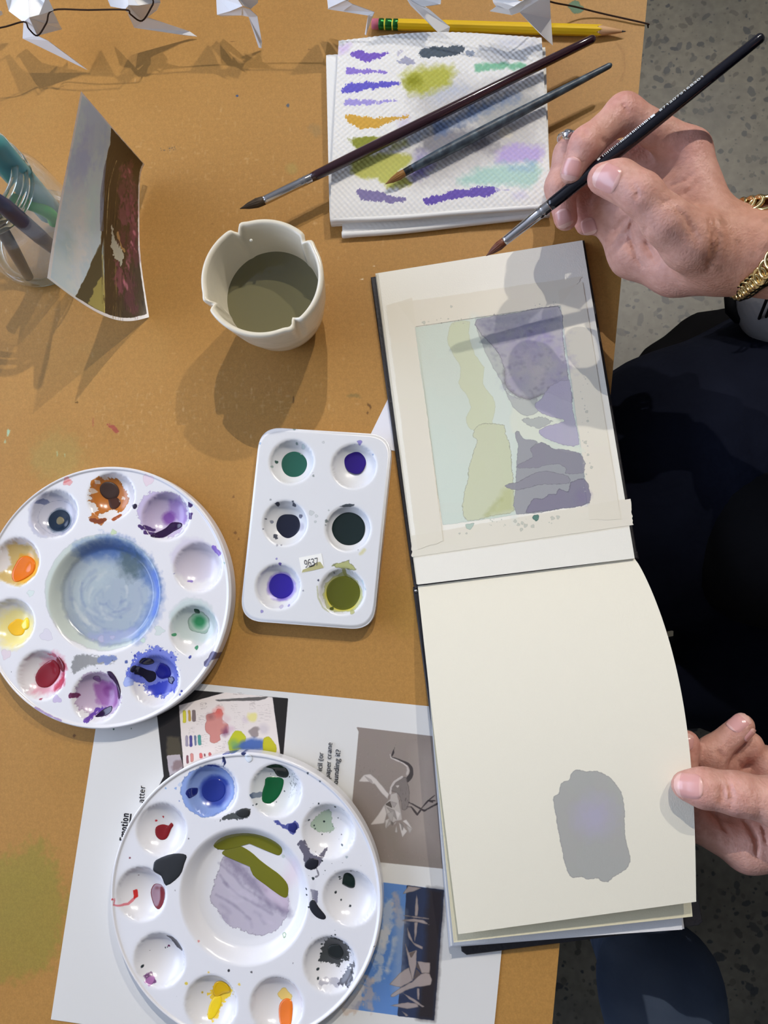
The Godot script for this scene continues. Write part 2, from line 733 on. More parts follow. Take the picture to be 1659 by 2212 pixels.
func setting() -> void:
	var wall := mat(rgb(205, 200, 190), 0.8)
	bump(triplanar(wall, 2.0), 0.06, 3, 0.05)
	var st := begin()
	# polished concrete with dark aggregate
	var lo := Vector2(-0.1, -0.9)
	var c := canvas(Vector2(0.05, -0.85), Vector2(0.85, 0.75), 1250.0, rgb(92, 87, 74))
	for i in 200:
		var p := Vector2(rng.randf_range(0.05, 0.85), rng.randf_range(-0.85, 0.75))
		var pts := PackedVector2Array()
		var r := rng.randf_range(0.02, 0.07)
		for k in 9:
			pts.append(p + Vector2.from_angle(TAU * k / 9) * r * rng.randf_range(0.6, 1.4))
		c.blob(pts, rgb(98, 93, 80) if i % 2 else rgb(76, 73, 65), 0.35, {"soft": 18.0, "wob": 5.0})
	for i in 7200:
		var p := Vector2(rng.randf_range(0.05, 0.85), rng.randf_range(-0.85, 0.75))
		var r := lerpf(0.0011, 0.0062, pow(rng.randf(), 2.6))
		var turn := rng.randf() * TAU
		var long := rng.randf_range(1.0, 1.9)
		var pts := PackedVector2Array()
		for k in 7:
			var v := Vector2.from_angle(TAU * k / 7) * r * rng.randf_range(0.7, 1.25)
			v.x *= long
			pts.append(p + v.rotated(turn))
		var tones := [rgb(38, 39, 40), rgb(48, 48, 46), rgb(58, 54, 47), rgb(32, 35, 39), rgb(66, 62, 53)]
		c.blob(pts, tones[i % 5], rng.randf_range(0.5, 1.0), {"soft": 0.8, "wob": 0.6, "hard": true})
	c.speckle(0.10, 0.9)
	var fm := painted(c, 0.42)
	fm.texture_repeat = true
	var n := 2
	sheet(st, n, n, func(u, v): return Vector3(lerpf(-2.7, 3.1, u), FLOOR_Y, lerpf(-3.1, 2.7, v)), func(p): return c.uv(p), 0.1)
	struct("floor", done(st), fm)
	st = begin()
	box(st, Vector3(-2.7, 1.95, -3.1), Vector3(3.1, 2.05, 2.7))
	struct("ceiling", done(st), mat(rgb(214, 212, 206), 0.9))
	for w in [["wall_back", Vector3(-2.7, FLOOR_Y, -3.1), Vector3(3.1, 1.95, -3.0)], ["wall_front", Vector3(-2.7, FLOOR_Y, 2.6), Vector3(3.1, 1.95, 2.7)], ["wall_right", Vector3(3.0, FLOOR_Y, -3.0), Vector3(3.1, 1.95, 2.6)]]:
		st = begin()
		box(st, w[1], w[2])
		struct(w[0], done(st), wall)
	st = begin()                                           # the left wall, with its window opening
	box(st, Vector3(-2.7, FLOOR_Y, -3.0), Vector3(-2.6, 0.15, 2.6))
	box(st, Vector3(-2.7, 1.75, -3.0), Vector3(-2.6, 1.95, 2.6))
	box(st, Vector3(-2.7, 0.15, -3.0), Vector3(-2.6, 1.75, -1.8))
	box(st, Vector3(-2.7, 0.15, 1.0), Vector3(-2.6, 1.75, 2.6))
	struct("wall_left", done(st), wall)
	var win := Node3D.new()
	win.name = "window_1"
	win.position = Vector3(-2.65, 0.15, -0.4)
	win.set_meta("kind", "structure")
	add_child(win)
	st = begin()
	for z in [-1.8, -0.42, 0.96]:
		box(st, Vector3(-2.68, 0.15, z), Vector3(-2.62, 1.75, z + 0.04))
	for y in [0.15, 1.71]:
		box(st, Vector3(-2.68, y, -1.8), Vector3(-2.62, y + 0.04, 1.0))
	put("window_frame", done(st), mat(rgb(60, 62, 64), 0.5), win)
	var glass := mat(Color(0.9, 0.95, 1.0, 0.06), 0.02)
	glass.transparency = BaseMaterial3D.TRANSPARENCY_ALPHA
	for z in [-1.76, -0.38]:
		st = begin()
		box(st, Vector3(-2.653, 0.19, z), Vector3(-2.647, 1.71, z + 1.34))
		put("pane", done(st), glass, win)
	# ceiling spotlights on a track
	st = begin()
	box(st, Vector3(-0.3, 1.915, -1.66), Vector3(1.7, 1.95, -1.60))
	tag(put("lamp_track", done(st), mat(rgb(235, 235, 232), 0.5)), "white ceiling track that carries the spotlights, above the far side of table", "track")
	var shade := mat(rgb(230, 230, 228), 0.5)
	for i in 3:
		var l: Array = LAMPS[i]
		var at := Vector3(l[0], l[1], l[2])
		var aim := (Vector3(0.0, 0.0, 0.0) - at).normalized()
		var t := thing("spotlight", ["brightest white spotlight nearest the window end of the track", "middle white spotlight on the ceiling track", "white spotlight at the end of the track farthest from window"][i], "spotlight", at, "spotlights on the ceiling track")
		st = begin()
		turned(st, at - aim * 0.15, at, [[0.004, 0.0], [0.036, 0.02], [0.042, 0.1], [0.042, 0.96], [0.046, 0.98], [0.046, 1.0], [0.040, 0.995], [0.036, 0.93]], 24)
		put("lamp_housing", done(st), shade, t)
		st = begin()
		tube(st, PackedVector3Array([at - aim * 0.08, Vector3(l[0], 1.92, -1.63)]), [0.008], 10)
		put("stem", done(st), shade, t)
		st = begin()
		turned(st, at - aim * 0.012, at - aim * 0.004, [[0.002, 0.0], [0.036, 0.01], [0.036, 0.9], [0.002, 1.0]], 24)
		var gm := mat(rgb(255, 244, 222), 0.5)
		gm.emission_enabled = true
		gm.emission = rgb(255, 240, 214)
		gm.emission_energy_multiplier = 3.0
		put("lamp_glass", done(st), gm, t)
		var sp := SpotLight3D.new()
		sp.name = "spot_beam"
		sp.light_color = rgb(255, 247, 236)
		sp.light_energy = l[3]
		sp.light_size = 0.02
		sp.spot_range = 8.0
		sp.spot_attenuation = 2.0
		sp.spot_angle = 42.0
		sp.spot_angle_attenuation = 0.6
		sp.shadow_enabled = true
		sp.look_at_from_position(at + aim * 0.02, Vector3.ZERO, Vector3.UP)
		add_child(sp)


func table() -> void:
	var a := Q(1398, 0)
	var b := Q(1193, 2212)
	var dir := (b - a).normalized()
	var far := a - dir * 0.22
	var near := b + dir * 0.16
	var side := Vector2(-dir.y, dir.x)                      # towards the left
	if side.x > 0.0:
		side = -side
	var plan := PackedVector2Array([far, near, near + side * 0.86, far + side * 0.86])
	var lo := Vector2(-0.42, -0.52)
	var hi := Vector2(0.24, 0.46)
	var c := canvas(lo, hi, 1750.0, rgb(172, 128, 68))
	for i in 150:                                           # uneven tone of the board
		var p := Vector2(rng.randf_range(lo.x, hi.x), rng.randf_range(lo.y, hi.y))
		var pts := PackedVector2Array()
		var r := rng.randf_range(0.012, 0.05)
		for k in 8:
			pts.append(p + Vector2.from_angle(TAU * k / 8) * r * rng.randf_range(0.5, 1.4))
		c.blob(pts, [rgb(157, 114, 55), rgb(184, 142, 82), rgb(163, 120, 60)][i % 3], 0.16, {"soft": 16.0, "wob": 4.0, "mott": 0.5})
	for q in [[620, 480, 260, 190], [420, 330, 200, 130], [560, 860, 200, 90], [330, 900, 160, 90], [100, 620, 120, 120]]:   # pale scuffed patches
		for i in 260:
			var p := Q(q[0] + rng.randfn() * q[2] * 0.5, q[1] + rng.randfn() * q[3] * 0.5)
			var l := rng.randf_range(0.0006, 0.004)
			var t := rng.randf_range(-0.35, 0.35) + (PI / 2 if i % 3 else 0.0)
			c.blob(PackedVector2Array([p, p + Vector2.from_angle(t) * l]), rgb(226, 196, 150), rng.randf_range(0.06, 0.32), {"wide": rng.randf_range(0.12, 0.5), "soft": 1.1, "wob": 0.7})
	for i in 340:
		var p := Vector2(rng.randf_range(lo.x, hi.x), rng.randf_range(lo.y, hi.y))
		c.blob(PackedVector2Array([p, p + Vector2.from_angle(rng.randf() * TAU) * rng.randf_range(0.0005, 0.003)]), [rgb(225, 196, 152), rgb(112, 74, 38)][int(i % 4 == 0)], rng.randf_range(0.12, 0.4), {"wide": rng.randf_range(0.15, 0.5), "soft": 0.7})
	# drips and marks that stay on the board
	for s in [[511, 206, 3, 5, 30, 60, 120], [621, 227, 5, 2, 70, 85, 110], [781, 602, 4, 3, 240, 235, 215], [806, 573, 3, 2, 240, 235, 215], [668, 105, 3, 2, 60, 40, 30], [165, 868, 3, 4, 90, 62, 20], [503, 1072, 4, 4, 120, 85, 50], [508, 1150, 5, 4, 120, 85, 50], [515, 1163, 4, 3, 120, 85, 50], [160, 1588, 5, 4, 110, 74, 40], [1112, 2180, 3, 2, 60, 40, 20], [1163, 2123, 3, 5, 70, 45, 25]]:
		c.blob(ring(s[0], s[1], s[2] * 0.8 + s[3] * 0.2, PX, 0.0, 9, 0.15), rgb(s[4], s[5], s[6]), 0.85, {"soft": 0.25, "wob": 0.2})
	for s in [[360, 322, 16, 5, 45], [372, 320, 10, 4, 30]]:
		c.spots(Q(s[0], s[1]), Vector2(s[2], s[3]) * 0.3, s[4], 0.1, 0.5, rgb(52, 60, 82), rng, 0.7)
	c.blob(outline([233, 917, 252, 930], PX), rgb(150, 40, 62), 0.75, {"wide": 1.1, "wob": 1.4, "mott": 0.7, "nsc": 3.0})
	c.blob(outline([199, 895, 200, 920], PX), rgb(158, 60, 62), 0.6, {"wide": 0.5, "wob": 0.9, "mott": 0.7, "nsc": 3.0})
	c.blob(outline([286, 858, 287, 872], PX), rgb(158, 60, 72), 0.5, {"wide": 0.5, "wob": 0.6, "mott": 0.6})
	for s in [[18, 928, 10, 955], [16, 935, 20, 929], [122, 975, 124, 984], [138, 980, 139, 983]]:
		c.blob(outline(s, PX), rgb(165, 208, 182), 0.7, {"wide": 0.8, "wob": 0.8, "mott": 0.5})
	c.blob(ring(120, 985, 55, PX), rgb(150, 160, 96), 0.22, {"soft": 12.0, "wob": 4.0})
	c.blob(outline([-60, 1880, 0, 1850, 60, 1822, 112, 1850, 138, 1950, 120, 2060, 40, 2110, -60, 2110], PX), rgb(120, 132, 50), 0.55, {"soft": 9.0, "wob": 6.0, "mott": 0.5})
	c.blob(ring(470, 1320, 60, PX), rgb(150, 140, 60), 0.2, {"soft": 12.0, "wob": 4.0})
	c.blob(ring(880, 1310, 60, PX), rgb(150, 120, 50), 0.3, {"soft": 12.0, "wob": 4.0})
	c.blob(ring(630, 363, 12, PX), rgb(160, 160, 90), 0.3, {"soft": 3.0})
	c.blob(ring(680, 280, 16, PX), rgb(140, 120, 84), 0.35, {"soft": 3.0, "wob": 2.0})
	c.blob(outline([748, 852, 772, 850, 776, 858, 752, 860], PX), rgb(110, 100, 62), 0.5, {"soft": 1.0, "wob": 1.2})
	c.blob(outline([795, 872, 800, 880, 792, 893], PX), rgb(60, 38, 18), 0.8, {"wide": 0.6, "wob": 1.0, "mott": 0.5})
	c.blob(outline([762, 916, 812, 917], PX), rgb(80, 52, 26), 0.5, {"wide": 0.25, "wob": 0.9, "mott": 0.7})
	c.blob(outline([632, 855, 634, 866, 630, 872], PX), rgb(60, 38, 18), 0.7, {"wide": 0.35, "wob": 0.8, "mott": 0.5})
	c.blob(outline([466, 887, 472, 883], PX), rgb(60, 38, 18), 0.8, {"wide": 0.4, "wob": 0.4})
	c.blob(outline([478, 87, 520, 90], PX), rgb(96, 66, 36), 0.6, {"wide": 0.35, "wob": 0.4})
	c.blob(outline([1330, 92, 1345, 110, 1348, 150, 1340, 175], PX), rgb(140, 96, 48), 0.45, {"wide": 0.6, "soft": 1.2})
	# the green leaf-shaped paint mark by the cord
	c.blob(outline([1228, 12, 1240, 2, 1250, 0, 1251, 10, 1262, 16, 1260, 24, 1248, 30, 1236, 25], PX), rgb(58, 110, 92), 0.85, {"wob": 0.8, "mott": 0.2, "edge": 0.2})
	c.speckle(0.06, 9.3)
	c.speckle(0.035, 3.1)
	var m := painted(c, 0.5, 0.35)
	m.texture_repeat = true
	var t := thing("table", "large table with scuffed brown hardboard top that everything rests on", "table", Vector3(plan[0].x, FLOOR_Y, plan[0].y))
	var st := begin()
	slab(st, plan, -0.016, 0.0)
	var mesh := done(st)
	var arr := mesh.surface_get_arrays(0)
	var uv := PackedVector2Array()
	for v in arr[Mesh.ARRAY_VERTEX]:
		uv.append(c.uv(v))
	arr[Mesh.ARRAY_TEX_UV] = uv
	var am := ArrayMesh.new()
	am.add_surface_from_arrays(Mesh.PRIMITIVE_TRIANGLES, arr)
	put("tabletop", am, m, t)
	var steel := mat(rgb(60, 60, 62), 0.45, 0.6)
	for q in [far + dir * 0.1 + side * 0.4, near - dir * 0.1 + side * 0.4, near - dir * 0.08 + side * 0.8, far + dir * 0.08 + side * 0.8]:
		st = begin()
		turned(st, Vector3(q.x, FLOOR_Y, q.y), Vector3(q.x, -0.016, q.y), [[0.018, 0.0], [0.02, 0.01], [0.02, 0.98], [0.03, 0.99], [0.03, 1.0]], 16)
		put("leg", done(st), steel, t)


# ---------- paper ----------
func handout() -> void:
	var tl := Q(226, 1456)
	var tr := Q(1133, 1546)
	var bl := Q(111, 2201)
	var br := bl + (tr - tl)
	var lo := tl.min(bl).min(tr).min(br)
	var hi := tl.max(bl).max(tr).max(br)
	var c := canvas(lo, hi, 4200.0, rgb(214, 213, 210))
	var z6 := [100.0, 1440.0, 0.5304]
	var zA := [340.0, 1460.0, 0.19289]
	var zB := [690.0, 1580.0, 0.16878]
	var zC := [740.0, 1860.0, 0.15912]
	# picture one: notebook of colour swatches on a dark desk
	c.blob(outline([440, 80, 985, 128, 955, 480, 420, 560, 480, 445], z6), rgb(46, 44, 44), 1.0, {"wob": 0.0})
	c.blob(outline([245, 325, 770, 180, 1290, 235, 1380, 900, 1380, 1100, 300, 1100], zA), rgb(226, 216, 210), 1.0, {"wob": 0.1})
	c.blob(outline([110, 680, 250, 680, 290, 900, 110, 900], zA), rgb(84, 78, 64), 0.9, {"soft": 1.5})
	c.blob(outline([110, 890, 260, 870, 290, 1030, 140, 1120], zA), rgb(190, 180, 184), 0.9, {"wob": 0.3})
	c.blob(outline([185, 960, 270, 930, 290, 1020, 180, 1050], zA), rgb(110, 84, 82), 0.7, {"soft": 2.0, "wob": 1.0, "mott": 0.4})
	for s in [[285, 375, 325, 525, 206, 198, 40], [345, 375, 378, 510, 188, 150, 50], [388, 370, 432, 510, 104, 88, 88], [318, 660, 345, 785, 150, 140, 160], [362, 660, 392, 790, 60, 56, 130], [415, 660, 438, 780, 90, 104, 140], [455, 655, 490, 775, 60, 140, 130], [325, 880, 352, 980, 120, 66, 74], [370, 860, 405, 960, 206, 130, 120], [472, 855, 505, 920, 216, 90, 90], [522, 862, 540, 900, 120, 60, 70], [572, 850, 606, 900, 200, 90, 90]]:
		c.blob(outline([s[0], s[1] + 8, (s[0] + s[2]) / 2, s[1], s[2], s[1] + 10, s[2] + 4, s[3] - 8, (s[0] + s[2]) / 2, s[3], s[0] + 4, s[3] - 8], zA), rgb(s[4], s[5], s[6]), 0.95, {"wob": 0.2, "mott": 0.25, "edge": 0.15})
	c.blob(outline([600, 410, 650, 405, 670, 365, 720, 370, 745, 420, 730, 480, 800, 540, 800, 630, 710, 660, 720, 720, 640, 760, 590, 730, 590, 670, 540, 600, 535, 540, 560, 500, 555, 440], zA), rgb(198, 118, 108), 0.92, {"wob": 0.5, "edge": 0.18, "mott": 0.25})
	c.blob(ring(690, 400, 50, zA, 0.0, 12, 0.1), rgb(222, 82, 72), 0.6, {"soft": 4.0})
	c.blob(ring(600, 450, 38, zA), rgb(140, 92, 92), 0.6, {"soft": 3.0})
	c.blob(outline([720, 600, 770, 560, 810, 590, 800, 650, 760, 680, 720, 660], zA), rgb(112, 62, 96), 0.8, {"soft": 3.0, "mott": 0.2})
	c.blob(ring(775, 480, 48, zA, 0.0, 14, 0.1), rgb(218, 196, 196), 0.8, {"soft": 2.0})
	c.blob(ring(825, 590, 44, zA, 0.0, 14, 0.1), rgb(212, 180, 192), 0.7, {"soft": 2.0})
	c.blob(ring(1060, 465, 55, zA, 0.0, 14, 0.12), rgb(226, 216, 136), 0.85, {"soft": 2.0, "wob": 1.0})
	c.blob(ring(985, 490, 36, zA), rgb(206, 188, 198), 0.6, {"soft": 2.5})
	c.blob(ring(1085, 620, 66, zA, 0.0, 14, 0.12), rgb(106, 92, 92), 0.9, {"soft": 1.0, "wob": 0.6, "mott": 0.5})
	c.blob(ring(1190, 590, 56, zA), rgb(196, 186, 192), 0.6, {"soft": 3.0})
	c.blob(outline([800, 720, 850, 630, 900, 600, 970, 650, 1000, 690, 960, 800, 850, 830, 800, 800], zA), rgb(186, 190, 36), 0.9, {"wob": 0.6, "edge": 0.1})
	c.blob(outline([860, 800, 960, 720, 1060, 690, 1200, 710, 1200, 830, 1000, 830], zA), rgb(74, 102, 166), 0.95, {"soft": 3.0})
	c.blob(ring(860, 760, 50, zA), rgb(110, 160, 110), 0.7, {"soft": 4.0})
	c.blob(outline([1180, 690, 1240, 680, 1330, 770, 1330, 850, 1180, 840], zA), rgb(190, 184, 44), 0.95, {"wob": 0.5, "edge": 0.1})
	c.blob(outline([650, 265, 690, 262, 860, 248, 1230, 228, 1235, 236, 1150, 270, 860, 276, 690, 280], zA), rgb(96, 92, 90), 0.95, {"wob": 0.15})
	c.blob(outline([700, 258, 860, 244], zA), rgb(206, 202, 198), 0.8, {"wide": 0.35})
	for l in [[480, 300, 560, 380, 9], [440, 420, 540, 560, 7], [350, 580, 420, 650, 6], [490, 650, 570, 800, 6], [640, 730, 770, 850, 8], [860, 400, 980, 600, 10], [820, 280, 900, 400, 6], [1120, 320, 1290, 510, 9], [650, 320, 740, 350, 4], [1030, 280, 1100, 380, 5], [850, 195, 985, 215, 4]]:
		for i in l[4]:
			var y: float = lerpf(l[1], l[3], (i + 0.5) / l[4])
			var pts := []
			for k in 9:
				pts.append_array([lerpf(l[0], l[2], k / 8.0), y + rng.randf_range(-7, 7) - k * 2.0])
			c.blob(outline(pts, zA), rgb(150, 138, 134), 0.6, {"wide": 0.13, "wob": 0.3, "soft": 0.25})
	# picture two: pencil drawing of a bird beside a folded paper bird
	c.blob(outline([500, 0, 470, -60, 1480, 60, 1600, 1750, 640, 1655, 420, 880], zB), rgb(150, 138, 130), 1.0, {"wob": 0.0, "mott": 0.2, "c2": rgb(118, 106, 98)})
	c.blob(outline([1250, 250, 1500, 250, 1560, 1500, 1100, 1400], zB), rgb(172, 160, 152), 0.5, {"soft": 16.0})
	c.blob(outline([440, 900, 700, 1300, 760, 1640, 600, 1640, 400, 1000], zB), rgb(104, 92, 86), 0.5, {"soft": 12.0})
	for i in 500:
		var x := rng.randf_range(450, 1580)
		var y := rng.randf_range(30, 1700)
		if x > 420 + (y - 1655) * -0.05 and x > 500 - y * 0.09 + maxf(0, y - 880) * 0.27:
			c.blob(outline([x, y, x + rng.randf_range(-14, 14), y + rng.randf_range(8, 30)], zB), [rgb(112, 100, 94), rgb(180, 168, 160)][i % 2], 0.35, {"wide": 0.12, "soft": 0.3})
	var dusk := rgb(60, 56, 56)
	c.blob(outline([918, 315, 1010, 345, 1090, 375, 1140, 400, 1185, 450, 1200, 510, 1190, 570, 1160, 620, 1125, 650, 1105, 600, 1150, 540, 1155, 480, 1125, 430, 1060, 390, 980, 355, 925, 335], zB), dusk, 0.95, {"wob": 0.15, "mott": 0.15})
	c.blob(outline([990, 130, 965, 200, 955, 250, 960, 268, 935, 315, 910, 320, 930, 260], zB), dusk, 0.95, {"wob": 0.1, "hard": true})
	c.blob(outline([905, 290, 915, 335, 1000, 370, 1075, 405, 1115, 440], zB), rgb(206, 198, 192), 0.8, {"wide": 0.5, "wob": 0.2})
	c.blob(outline([1120, 440, 1135, 500, 1115, 545], zB), rgb(196, 188, 182), 0.7, {"wide": 0.5, "soft": 0.8})
	c.blob(outline([1080, 575, 1120, 600, 1125, 650, 1155, 780, 1132, 980, 1050, 995, 1045, 900, 1010, 800, 950, 770, 905, 740, 960, 640], zB), rgb(92, 86, 84), 0.95, {"mott": 0.35, "wob": 0.3, "edge": 0.3, "c2": rgb(126, 118, 114)})
	for i in 40:
		var x := rng.randf_range(1020, 1130)
		var y := rng.randf_range(700, 970)
		c.blob(outline([x, y, x + rng.randf_range(-8, 4), y + rng.randf_range(20, 60)], zB), [rgb(58, 54, 54), rgb(150, 142, 136)][i % 2], 0.45, {"wide": 0.15, "soft": 0.3})
	c.blob(outline([905, 790, 915, 710, 960, 640, 1060, 575], zB), rgb(200, 192, 186), 0.8, {"wide": 0.6, "wob": 0.2})
	c.blob(outline([970, 690, 1030, 680, 1060, 640, 1000, 720], zB), rgb(196, 188, 182), 0.8, {"wob": 0.1})
	for l in [[1125, 960, 1175, 960, 1250, 1060, 1290, 1005], [1145, 905, 1190, 925, 1340, 1010, 1430, 960, 1530, 905], [1310, 970, 1390, 880, 1480, 880], [1390, 880, 1475, 810], [1390, 880, 1450, 900]]:
		c.blob(outline(l, zB), rgb(66, 60, 60), 0.92, {"wide": 0.5 if l.size() > 6 else 0.3, "wob": 0.2})
	var pale := rgb(204, 196, 190)
	c.blob(outline([490, 640, 570, 555, 650, 545, 720, 600, 890, 800, 870, 860, 800, 790, 700, 660, 690, 670, 640, 640], zB), pale, 0.95, {"wob": 0.15, "edge": 0.15, "hard": true})
	c.blob(outline([575, 565, 660, 610, 690, 665, 640, 640, 610, 610], zB), rgb(150, 142, 138), 0.7, {"wob": 0.15, "hard": true})
	c.blob(outline([650, 1190, 750, 1060, 830, 930, 860, 1050, 830, 1170], zB), pale, 0.95, {"wob": 0.1, "edge": 0.15, "hard": true})
	c.blob(outline([830, 930, 900, 860, 905, 800, 990, 775, 1040, 1000, 1060, 1130, 990, 1140, 910, 1180, 860, 1050], zB), rgb(186, 178, 172), 0.95, {"wob": 0.1, "edge": 0.15, "hard": true, "mott": 0.15})
	for q in [[835, 930, 905, 885, 935, 980, 84], [905, 885, 1000, 910, 950, 980, 158], [990, 775, 1020, 900, 1040, 1000, 214], [840, 950, 960, 1000, 1000, 1150, 150], [860, 1050, 960, 1000, 930, 1190, 166], [960, 990, 1040, 1040, 1000, 1140, 206], [840, 1130, 900, 1100, 845, 1250, 196], [850, 1240, 915, 1180, 890, 1130, 180], [900, 1130, 950, 1160, 930, 1220, 120], [940, 1220, 1000, 1140, 960, 1160, 200], [980, 1180, 1000, 1290, 965, 1285, 190], [1010, 1150, 1060, 1350, 1120, 1270, 208], [1030, 1140, 1060, 1280, 1075, 1200, 140], [1060, 1140, 1110, 1120, 1185, 1240, 210], [1110, 1200, 1185, 1240, 1155, 1300, 176]]:
		c.blob(outline([q[0], q[1], q[2], q[3], q[4], q[5]], zB), rgb(q[6], q[6] - 7, q[6] - 12), 0.9, {"wob": 0.12, "edge": 0.12})
	# picture three: a row of paper birds under a blue sky
	c.blob(outline([500, 275, 1378, 380, 1240, 2150, 0, 1980, 250, 1500, 480, 900], zC), rgb(70, 112, 178), 1.0, {"wob": 0.0, "c2": rgb(108, 146, 202), "mott": 0.05})
	c.blob(outline([868, 320, 1378, 380, 1240, 2150, 745, 2085, 820, 1100], zC), rgb(52, 60, 84), 1.0, {"wob": 0.2})
	c.blob(outline([1150, 352, 1378, 380, 1240, 2150, 1010, 2120, 1130, 1100], zC), rgb(50, 44, 44), 0.95, {"soft": 4.0, "mott": 0.2})
	for q in [[560, 1000, 520, 1300, 500, 1600, 7], [640, 550, 600, 800, 560, 1100, 5], [360, 1650, 380, 1850, 360, 2000, 6], [700, 1050, 650, 1300, 600, 1500, 3], [720, 480, 740, 640, 780, 800, 4], [180, 1900, 120, 1980, 60, 2000, 6], [240, 1600, 160, 1800, 60, 1950, 5]]:
		c.blob(outline([q[0], q[1], q[2], q[3], q[4], q[5]], zC), [rgb(196, 170, 150), rgb(200, 196, 190)][int(q[6]) % 2], 0.75, {"wide": q[6] * 0.55, "soft": 2.5, "wob": 3.0, "mott": 0.4})
	c.blob(outline([790, 700, 760, 1200, 745, 1700], zC), rgb(150, 164, 186), 0.6, {"wide": 3.0, "soft": 5.0, "wob": 1.0})
	var fold := rgb(172, 158, 152)
	for q in [[810, 440, 890, 330, 1080, 355, 940, 410], [1008, 390, 1030, 640, 1015, 735, 980, 735, 985, 560], [800, 735, 850, 720, 1180, 765, 1175, 780, 1020, 765], [755, 795, 960, 770, 1100, 790, 1180, 855, 1000, 815], [975, 820, 1020, 820, 1000, 1000, 970, 1115], [870, 870, 960, 1090, 1090, 1150, 1085, 1190, 980, 1140, 890, 1020], [845, 1095, 900, 1230, 1010, 1190, 1000, 1400, 950, 1620, 900, 1400], [625, 1665, 780, 1500, 900, 1430, 950, 1610, 790, 1705], [1010, 1345, 1190, 1365, 1180, 1510, 1070, 1510], [650, 1810, 790, 1700, 950, 1620, 1060, 1520, 1180, 1515, 1200, 1665, 1000, 1700, 830, 1760, 700, 1830], [1005, 1710, 1045, 1710, 1040, 1880, 1010, 1860], [640, 1945, 880, 1900, 1010, 1920, 1040, 1970, 880, 1995], [810, 1770, 960, 1850, 1110, 1960, 1080, 1975, 900, 1860], [800, 2020, 900, 2080, 860, 2095]]:
		c.blob(outline(q, zC), fold, 0.97, {"wob": 0.2, "edge": 0.3, "mott": 0.22})
	for q in [[900, 1240, 1000, 1200, 930, 1310], [1015, 1350, 1070, 1500, 1000, 1430], [960, 1600, 1060, 1520, 1000, 1440]]:
		c.blob(outline(q, zC), rgb(96, 84, 80), 0.85, {"wob": 0.2})
	c.spots(Q(290, 1700), Vector2(60, 60), 10, 0.2, 0.6, rgb(80, 84, 90), rng)
	c.spots(Q(230, 1600), Vector2(20, 14), 4, 0.4, 1.0, rgb(70, 100, 84), rng)
	var m := painted(c, 0.75, 0.2)
	var t := thing("handout", "white printed handout with crane pictures, lying under the round palette", "paper", Vector3(tl.x, 0, tl.y))
	var st := begin()
	sheet(st, 24, 18, func(u, v):
		var p: Vector2 = tl + (tr - tl) * u + (bl - tl) * v
		return Vector3(p.x, 0.0006 + 0.0004 * sin(u * 7.0 + v * 3.0), p.y), func(p): return c.uv(p), 0.0002)
	put("printed_sheet", done(st), m, t)
	# lettering runs up the sheet
	var run := (tl - bl).normalized()
	var ink := mat(rgb(34, 32, 36), 0.7, 0.0, 0.2)
	var font := SystemFont.new()
	font.font_names = PackedStringArray(["Droid Sans"])
	var bold := SystemFont.new()
	bold.font_names = PackedStringArray(["Droid Sans"])
	bold.font_weight = 700
	for l in [["Emotion", 274, 1816, 281, 1757, bold, 1.35], ["atter", 313, 1734, 316, 1697, font, 1.0], ["icil (or", 697, 1664, 700, 1625, font, 1.0], ["paper crane", 714, 1681, 719, 1604, font, 1.0], ["ounding it?", 731, 1693, 737, 1619, font, 1.0]]:
		var tm := TextMesh.new()
		tm.text = l[0]
		tm.font = l[5]
		tm.font_size = 64
		tm.pixel_size = 0.001
		tm.depth = 0.004
		tm.curve_step = 1.0
		tm.horizontal_alignment = HORIZONTAL_ALIGNMENT_LEFT
		tm.vertical_alignment = VERTICAL_ALIGNMENT_BOTTOM
		var o := MeshInstance3D.new()
		o.name = "lettering"
		o.mesh = tm
		o.material_override = ink
		t.add_child(o, true)
		var q := Q(l[1], l[2])
		var e := Q(l[3], l[4])
		var dir := (e - q).normalized()
		var box_ := tm.get_aabb()
		var k: float = q.distance_to(e) / box_.size.x
		var b := Basis(Vector3(dir.x, 0, dir.y) * k, Vector3(dir.y, 0, -dir.x) * k * float(l[6]), Vector3(0, 1, 0) * k)
		o.transform = Transform3D(b, Vector3(q.x, 0.0011, q.y) - t.position - b * Vector3(box_.position.x, 13.0 * 0.001, 0))
	st = begin()
	slab(st, outline([283, 1757, 286, 1757, 279, 1816, 276, 1816], PX), 0.0009, 0.0012)
	put("underline", done(st), ink, t)
	# a second sheet showing between the tray and the sketchbook
	st = begin()
	var s2 := outline([850, 838, 798, 944, 842, 972, 930, 990, 930, 838], PX)
	slab(st, s2, 0.0002, 0.0005)
	tag(put("paper_slip", done(st), mat(rgb(226, 226, 234), 0.75)), "white corner of loose paper showing between the six-well tray and black sketchbook", "paper")


func rough_edge(a: Vector2, b: Vector2, n: int, amp: float) -> PackedVector2Array:
	var r := PackedVector2Array()
	var nrm := (b - a).orthogonal().normalized()
	for i in n:
		r.append(a.lerp(b, float(i) / n) + nrm * rng.randf_range(-amp, amp) * (1.0 if i > 0 else 0.0))
	return r


func paper_bump(m: StandardMaterial3D, cm: float) -> StandardMaterial3D:
	m.heightmap_enabled = true
	m.heightmap_texture = M.paper_relief
	m.heightmap_scale = cm
	return m


